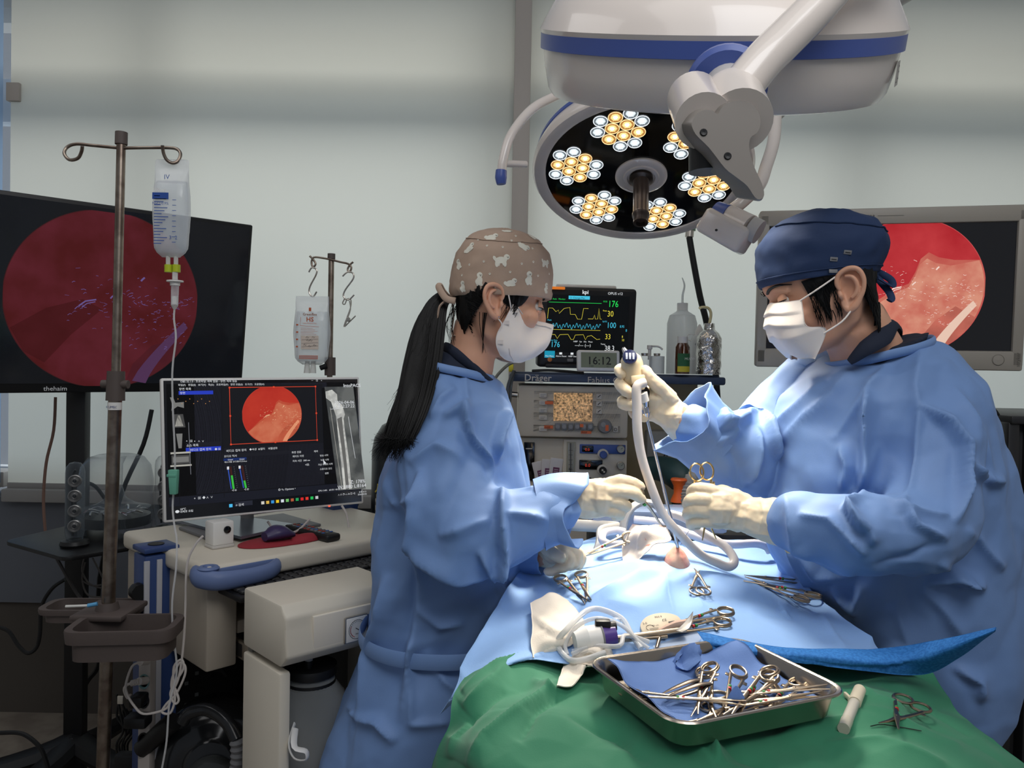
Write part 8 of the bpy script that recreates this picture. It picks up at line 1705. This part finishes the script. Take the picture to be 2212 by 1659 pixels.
o, *_r = patch('torn_wrapper', pw_, mat('wrapper_silver', (190, 184, 176), .4, metal=.3), sp_, 5, 5, None, thick=.0006)
def tube_onto(name, lab, cat, pl, r, m, lift=.004):
    bb = MB(); bb.tube([on(x, y, lift + (z[0] if z else 0))[0] for x, y, *z in pl], r, m, 9, 5); return tag(bb.build(name), lab, cat)
a, n = on(1420, 1374, .008); g, _ = on(1492, 1354, .010); b = MB(); b.tube([a, (a + g) / 2 + V((0, 0, .003)), g], [.004, .006, .0045], mat('paper_pink', (224, 190, 170), .8), 8, 4, flat=(1, .7)); tag(b.build('paper_roll'), 'rolled pinkish paper strip lying over the instruments below the suture packet', 'paper')
# translucent film behind tray
rows = [[on(x, y, .002)[0] for x, y in r] for r in ([(1410, 1398), (1450, 1384), (1510, 1362)], [(1420, 1412), (1460, 1402), (1514, 1380)], [(1432, 1424), (1470, 1418), (1500, 1400)])]
o, *_r = patch('film', rows, clear('film_clear', (200, 214, 232), .45, .2), None, 5, 5, None); o.name = 'plastic_film'; tag(o, 'translucent plastic film flat on the drape behind the tray', 'film')
# handpiece: suction or shaver, with white body, purple and black parts and long steel rod
a, n = on(1242, 1408, .018); g, _ = on(1330, 1392, .018); hp = thing('shaver_handpiece', 'white and purple arthroscopic handpiece lying on the blue drape amid clear tubing', 'handpiece', (a + g) / 2); dv = (g - a)
b = MB(); b.cyl(a, a + dv * .3, .013, m_whitepl, 22, .0185); b.cyl(a + dv * .3, a + dv * .62, .0185, m_whitepl, 24, .018); b.cyl(a + dv * .62, a + dv * .66, .019, m_greypl, 24); b.build('body', hp)
b = MB(); b.cyl(a + dv * .66, a + dv * .98, .0165, mat('purple_plastic', (86, 64, 140), .25), 22, .015); b.build('collar', hp)
b = MB(); b.box(a + dv * .68 + V((0, 0, .019)), (.022, .014, .010), m_black, .002); b.cyl(a + dv * .68 + V((.0, 0, .012)), a + dv * 1.0 + V((0, 0, .012)), .007, m_black, 12); b.build('lever', hp)
b = MB(); b.cyl(a + dv * .95 + V((0, 0, -.006)), on(1478, 1372, .012)[0], .0042, m_ins, 14); b.build('shaft', hp)
b = MB(); b.cyl(a + dv * .98 + V((0, 0, -.010)), on(1440, 1384, .008)[0], .003, m_ins, 12); b.cyl(on(1424, 1388, .008)[0], on(1418, 1404, .003)[0], .0028, m_ins, 10); b.build('trigger_rod', hp)
tube_onto('clear_tube', 'thick clear tube looping from the handpiece over the gauze and back under the tray', 'tube', [(1300, 1412, .004), (1250, 1434), (1222, 1424), (1210, 1395, .006), (1222, 1368, .012), (1258, 1354, .020), (1300, 1352, .022), (1340, 1362, .016), (1360, 1385, .01), (1384, 1412, .004)], .0042, m_tubing)
tube_onto('clear_tube', 'thin clear tube arching low across the white handpiece', 'tube', [(1226, 1420), (1222, 1402, .006), (1245, 1386, .022), (1290, 1380, .032), (1340, 1386, .024), (1375, 1402, .010), (1400, 1412, .004)], .0030, m_tubing)
tube_onto('clear_tube', 'short clear tube with a cut end in front of the handpiece', 'tube', [(1242, 1418, .003), (1275, 1410, .012), (1310, 1402, .02), (1350, 1398, .016), (1400, 1400, .006)], .0034, m_tubing)
b = MB(); e_ = on(1330, 1366, .020)[0]; b.lathe([(.003, -.004), (.006, -.003), (.006, .003), (.003, .004)], m_clearg, Matrix.Translation(e_), 12); tag(b.build('tube_connector'), 'small round clear connector on the thick tube above the handpiece', 'connector')
a, n = on(1243, 1416, .006); g, _ = on(1268, 1410, .006); b = MB(); b.cyl(a, g, .0055, m_clearg, 14); tag(b.build('tube_tip'), 'wide clear tube tip lying left of the handpiece', 'tube')
# ---------- endoscope ----------
es = thing('endoscope', 'arthroscope held by the man: cream camera head, steel rod and white light cable', 'endoscope', P(1366, 800, 1.40))
m_es = mat('scope_cream', (226, 206, 170), .3, coat=.4)
T0 = P(1361, 770, 1.385); T1 = P(1385, 870, 1.40); Tn = (T1 - T0).normalized(); TE = frame(T0, Tn, (1, 0, 0))
b = MB(TE); b.lathe([(0, -.006), (.012, -.004), (.0185, .004), (.020, .014), (.019, .026), (.022, .036), (.0215, .046), (.019, .050), (0, .051)], m_es, None, 30); b.build('camera_head', es)
b = MB(frame(P(1361, 770, 1.364), (0, -1, .25), (1, 0, 0))); b.lathe([(0, .002), (.0125, .001), (.0135, -.003)], mat('dial_dark', (40, 46, 84), .15), None, 24)
for x in (-.0065, -.0005, .0055): b.box((x, 0, .0028), (.0038, .012, .0012), mat('dial_light', (214, 222, 240), .2), .0006)
b.build('control_pad', es)
b = MB(); b.tube([P(1355, 765, 1.39), P(1350, 758, 1.392), P(1347, 752, 1.395)], [.008, .005, .0035], m_chrome, 12, 3); b.build('adapter_tip', es)
b = MB(TE); b.lathe([(.018, .050), (.0175, .062), (.020, .070), (.018, .082), (.014, .10), (0, .102)], m_black, None, 26); b.build('grip', es)
b = MB(frame(P(1378, 820, 1.372), (0, -1, .1), (1, 0, .15))); b.box((0, 0, 0), (.026, .016, .012), m_es, .003); b.box((0, -.014, 0), (.020, .010, .012), m_es, .003); b.build('coupler_block', es)
b = MB(); b.cyl(P(1386, 850, 1.37), P(1392, 868, 1.372), .0105, m_whitepl, 18, .009); b.build('light_post', es)
sp0 = P(1388, 862, 1.376); sp1 = P(1397, 902, 1.378)
b = MB(); b.cyl(sp0, sp0.lerp(sp1, .5), .0095, m_chrome, 18, .006); b.cyl(sp0.lerp(sp1, .45), sp0.lerp(sp1, .75), .0075, m_chrome, 18); b.cyl(sp0.lerp(sp1, .75), sp1, .0095, m_chrome, 18, .005); b.build('sheath_hub', es)
b = MB(); rE = P(1464, 1182, 1.405); b.cyl(P(1396, 898, 1.378), rE, .0026, m_chrome, 12); b.cyl(P(1396, 898, 1.378).lerp(rE, .55), rE, .0030, m_chrome, 12); b.build('rod', es)
cb_ = [(1393, 826, 1.355), (1376, 836, 1.35), (1376, 880, 1.35), (1377, 930, 1.35), (1387, 990, 1.355), (1410, 1060, 1.36), (1432, 1110, 1.37), (1465, 1150, 1.37), (1510, 1195, 1.37), (1550, 1216, 1.36), (1575, 1224, 1.36), (1586, 1210, 1.37), (1565, 1180, 1.40), (1510, 1145, 1.44), (1480, 1120, 1.47), (1440, 1108, 1.50)]
b = MB(); b.tube([P(*p) for p in cb_], [.0085] * 4 + [.0080] * 12, mat('light_cable', (232, 222, 214), .3), 14, 6); b.build('light_cable', es)
# instruments held in hands
hz = clamp('scissors', .13, 30, .35, .0128, 0, False)
a3, g3 = P(1530, 1150, 1.30), P(1518, 1052, 1.31); n_ = V((.1, -1, .1)); d_ = (a3 - g3).normalized(); hz.matrix_world = frame(P(1526, 1110, 1.305), n_, d_); tag(hz, 'gold-tinted scissors held upright in the man\'s lower gloved hand, rings showing above his fist', 'scissors')
for o in hz.children:
    for m_ in range(len(o.data.materials)): o.data.materials[m_] = mat('gilt_steel', (224, 190, 130), .2, metal=1)
fz = thing('dissecting_forceps', 'fine forceps with red and green bands held in the woman\'s upper hand', 'forceps', P(1385, 1080, 1.345))
b = MB(); b.tube([P(1376, 1072, 1.345), P(1400, 1095, 1.35), P(1425, 1130, 1.37), P(1438, 1136, 1.375)], [.0026, .0022, .0012, .0006], m_ins, 8, 4); b.build('lower_arm', fz)
b = MB(); b.tube([P(1380, 1070, 1.34), P(1405, 1098, 1.345), P(1430, 1135, 1.37), P(1440, 1136, 1.375)], [.0026, .0022, .0012, .0006], m_ins, 8, 4); b.build('upper_arm', fz)
b = MB(); b.tube([P(1380, 1050, 1.345), P(1390, 1062, 1.34), P(1387, 1076, 1.34), P(1380, 1072, 1.345)], .0014, m_ins, 7, 4); b.build('spring_loop', fz)
for (x, y), m_ in (((1386, 1082), m_bandr), ((1391, 1088), m_bandg)):
    b = MB(); q = P(x, y, 1.342); b.cyl(q, q + (P(1405, 1098, 1.345) - P(1380, 1070, 1.34)).normalized() * .004, .0034, m_, 10); b.build('colour_band', fz)
hp2 = clamp('needle_holder', .15, 10, .3, .013, 0, True)
hp2.matrix_world = frame(P(1272, 1196, 1.45), (V((0, -.6, .8))), (P(1240, 1205, 1.44) - P(1300, 1188, 1.47)).normalized()); tag(hp2, 'hemostat lying beside the woman\'s resting hand, its curved rings toward the site', 'clamp')
# ---------- tubing and frame behind the site ----------
def ptube(name, lab, cat, pl, r, m, g=None):
    bb = MB(); bb.tube([P(*p) for p in pl], r, m, 12, 6); return tag(bb.build(name), lab, cat, g)
m_milky = mat('silicone_tube', (222, 216, 220), .25, coat=.5, sub=.0)
ptube('silicone_tube', 'milky tube running right behind the light cable toward the man', 'tube', [(1370, 1122, 1.62), (1430, 1130, 1.6), (1480, 1150, 1.56), (1530, 1168, 1.53), (1580, 1176, 1.52), (1630, 1174, 1.52), (1655, 1180, 1.52), (1664, 1192, 1.52)], .0085, m_milky)
ptube('silicone_tube', 'milky tube loop lying left of the bloody gauze', 'tube', [(1345, 1176, 1.5), (1318, 1176, 1.5), (1302, 1168, 1.51), (1304, 1152, 1.54), (1330, 1146, 1.56), (1350, 1150, 1.56)], .0082, m_milky)
fr_ = thing('instrument_stand_frame', 'grey rounded frame of an instrument stand arching behind the gauze', 'frame', P(1350, 1130, 1.66)); m_fr = mat('frame_grey', (168, 164, 158), .4)
b = MB(); b.tube([P(*p) for p in ((1282, 1215, 1.58), (1295, 1175, 1.6), (1300, 1148, 1.63), (1335, 1140, 1.66), (1250, 1135, 1.68), (1230, 1134, 1.69))], .013, m_fr, 10, 5, flat=(1, .6)); b.build('lower_bar', fr_)
b = MB(); b.tube([P(*p) for p in ((1352, 1190, 1.6), (1346, 1140, 1.62), (1362, 1100, 1.63), (1392, 1085, 1.64), (1425, 1098, 1.64), (1450, 1140, 1.62), (1470, 1165, 1.58))], .013, m_fr, 10, 5, flat=(1, .6)); b.build('arch', fr_)
b = MB(); q1_ = P(1360, 1118, 1.72); b.box(q1_ + V((.06, 0, 0)), (.30, .10, .05), mat('clear_box', (150, 168, 200), .12, alpha=.55), .012); tag(b.build('plastic_box'), 'bluish clear plastic box behind the arched frame', 'box')
bk_ = thing('black_bench', 'black padded support on a dark base behind the far drape edge', 'bench', (P(1560, 1190, 1.80).x, 1.8, 0)); b = MB(); q = P(1500, 1180, 1.80); b.box((q.x + .06, 1.80, q.z), (.62, .12, .09), m_black, .02); b.build('pad', bk_)
b = MB(); b.box((q.x + .06, 1.84, q.z / 2 - .02), (.3, .06, q.z - .05), m_rack, .01); b.build('base', bk_)
b = MB(); pth = [P(1560 + k * 5, 1193 + 1.2 * sin(k * .8) + k * .25, 1.66) for k in range(28)]; b.tube(pth, [.006 + .0015 * (k % 2) for k in range(28)], mat('strap_grey', (120, 118, 112), .8), 8, 1); tag(b.build('ribbed_strap'), 'grey ribbed elastic strap along the far edge of the blue drape', 'strap')
for i, (pl, lab) in enumerate((([(1436, 1134, 1.375), (1450, 1160, 1.39), (1462, 1180, 1.405)], 'fine suture thread from the forceps tip down to the pink skin'), ([(1492, 1140, 1.34), (1480, 1160, 1.37), (1470, 1178, 1.40)], 'fine suture thread from the man\'s fist down to the pink skin'))):
    b = MB(); b.tube([P(*p) for p in pl], .0004, m_greypl, 5, 4); tag(b.build('suture_thread'), lab, 'thread')
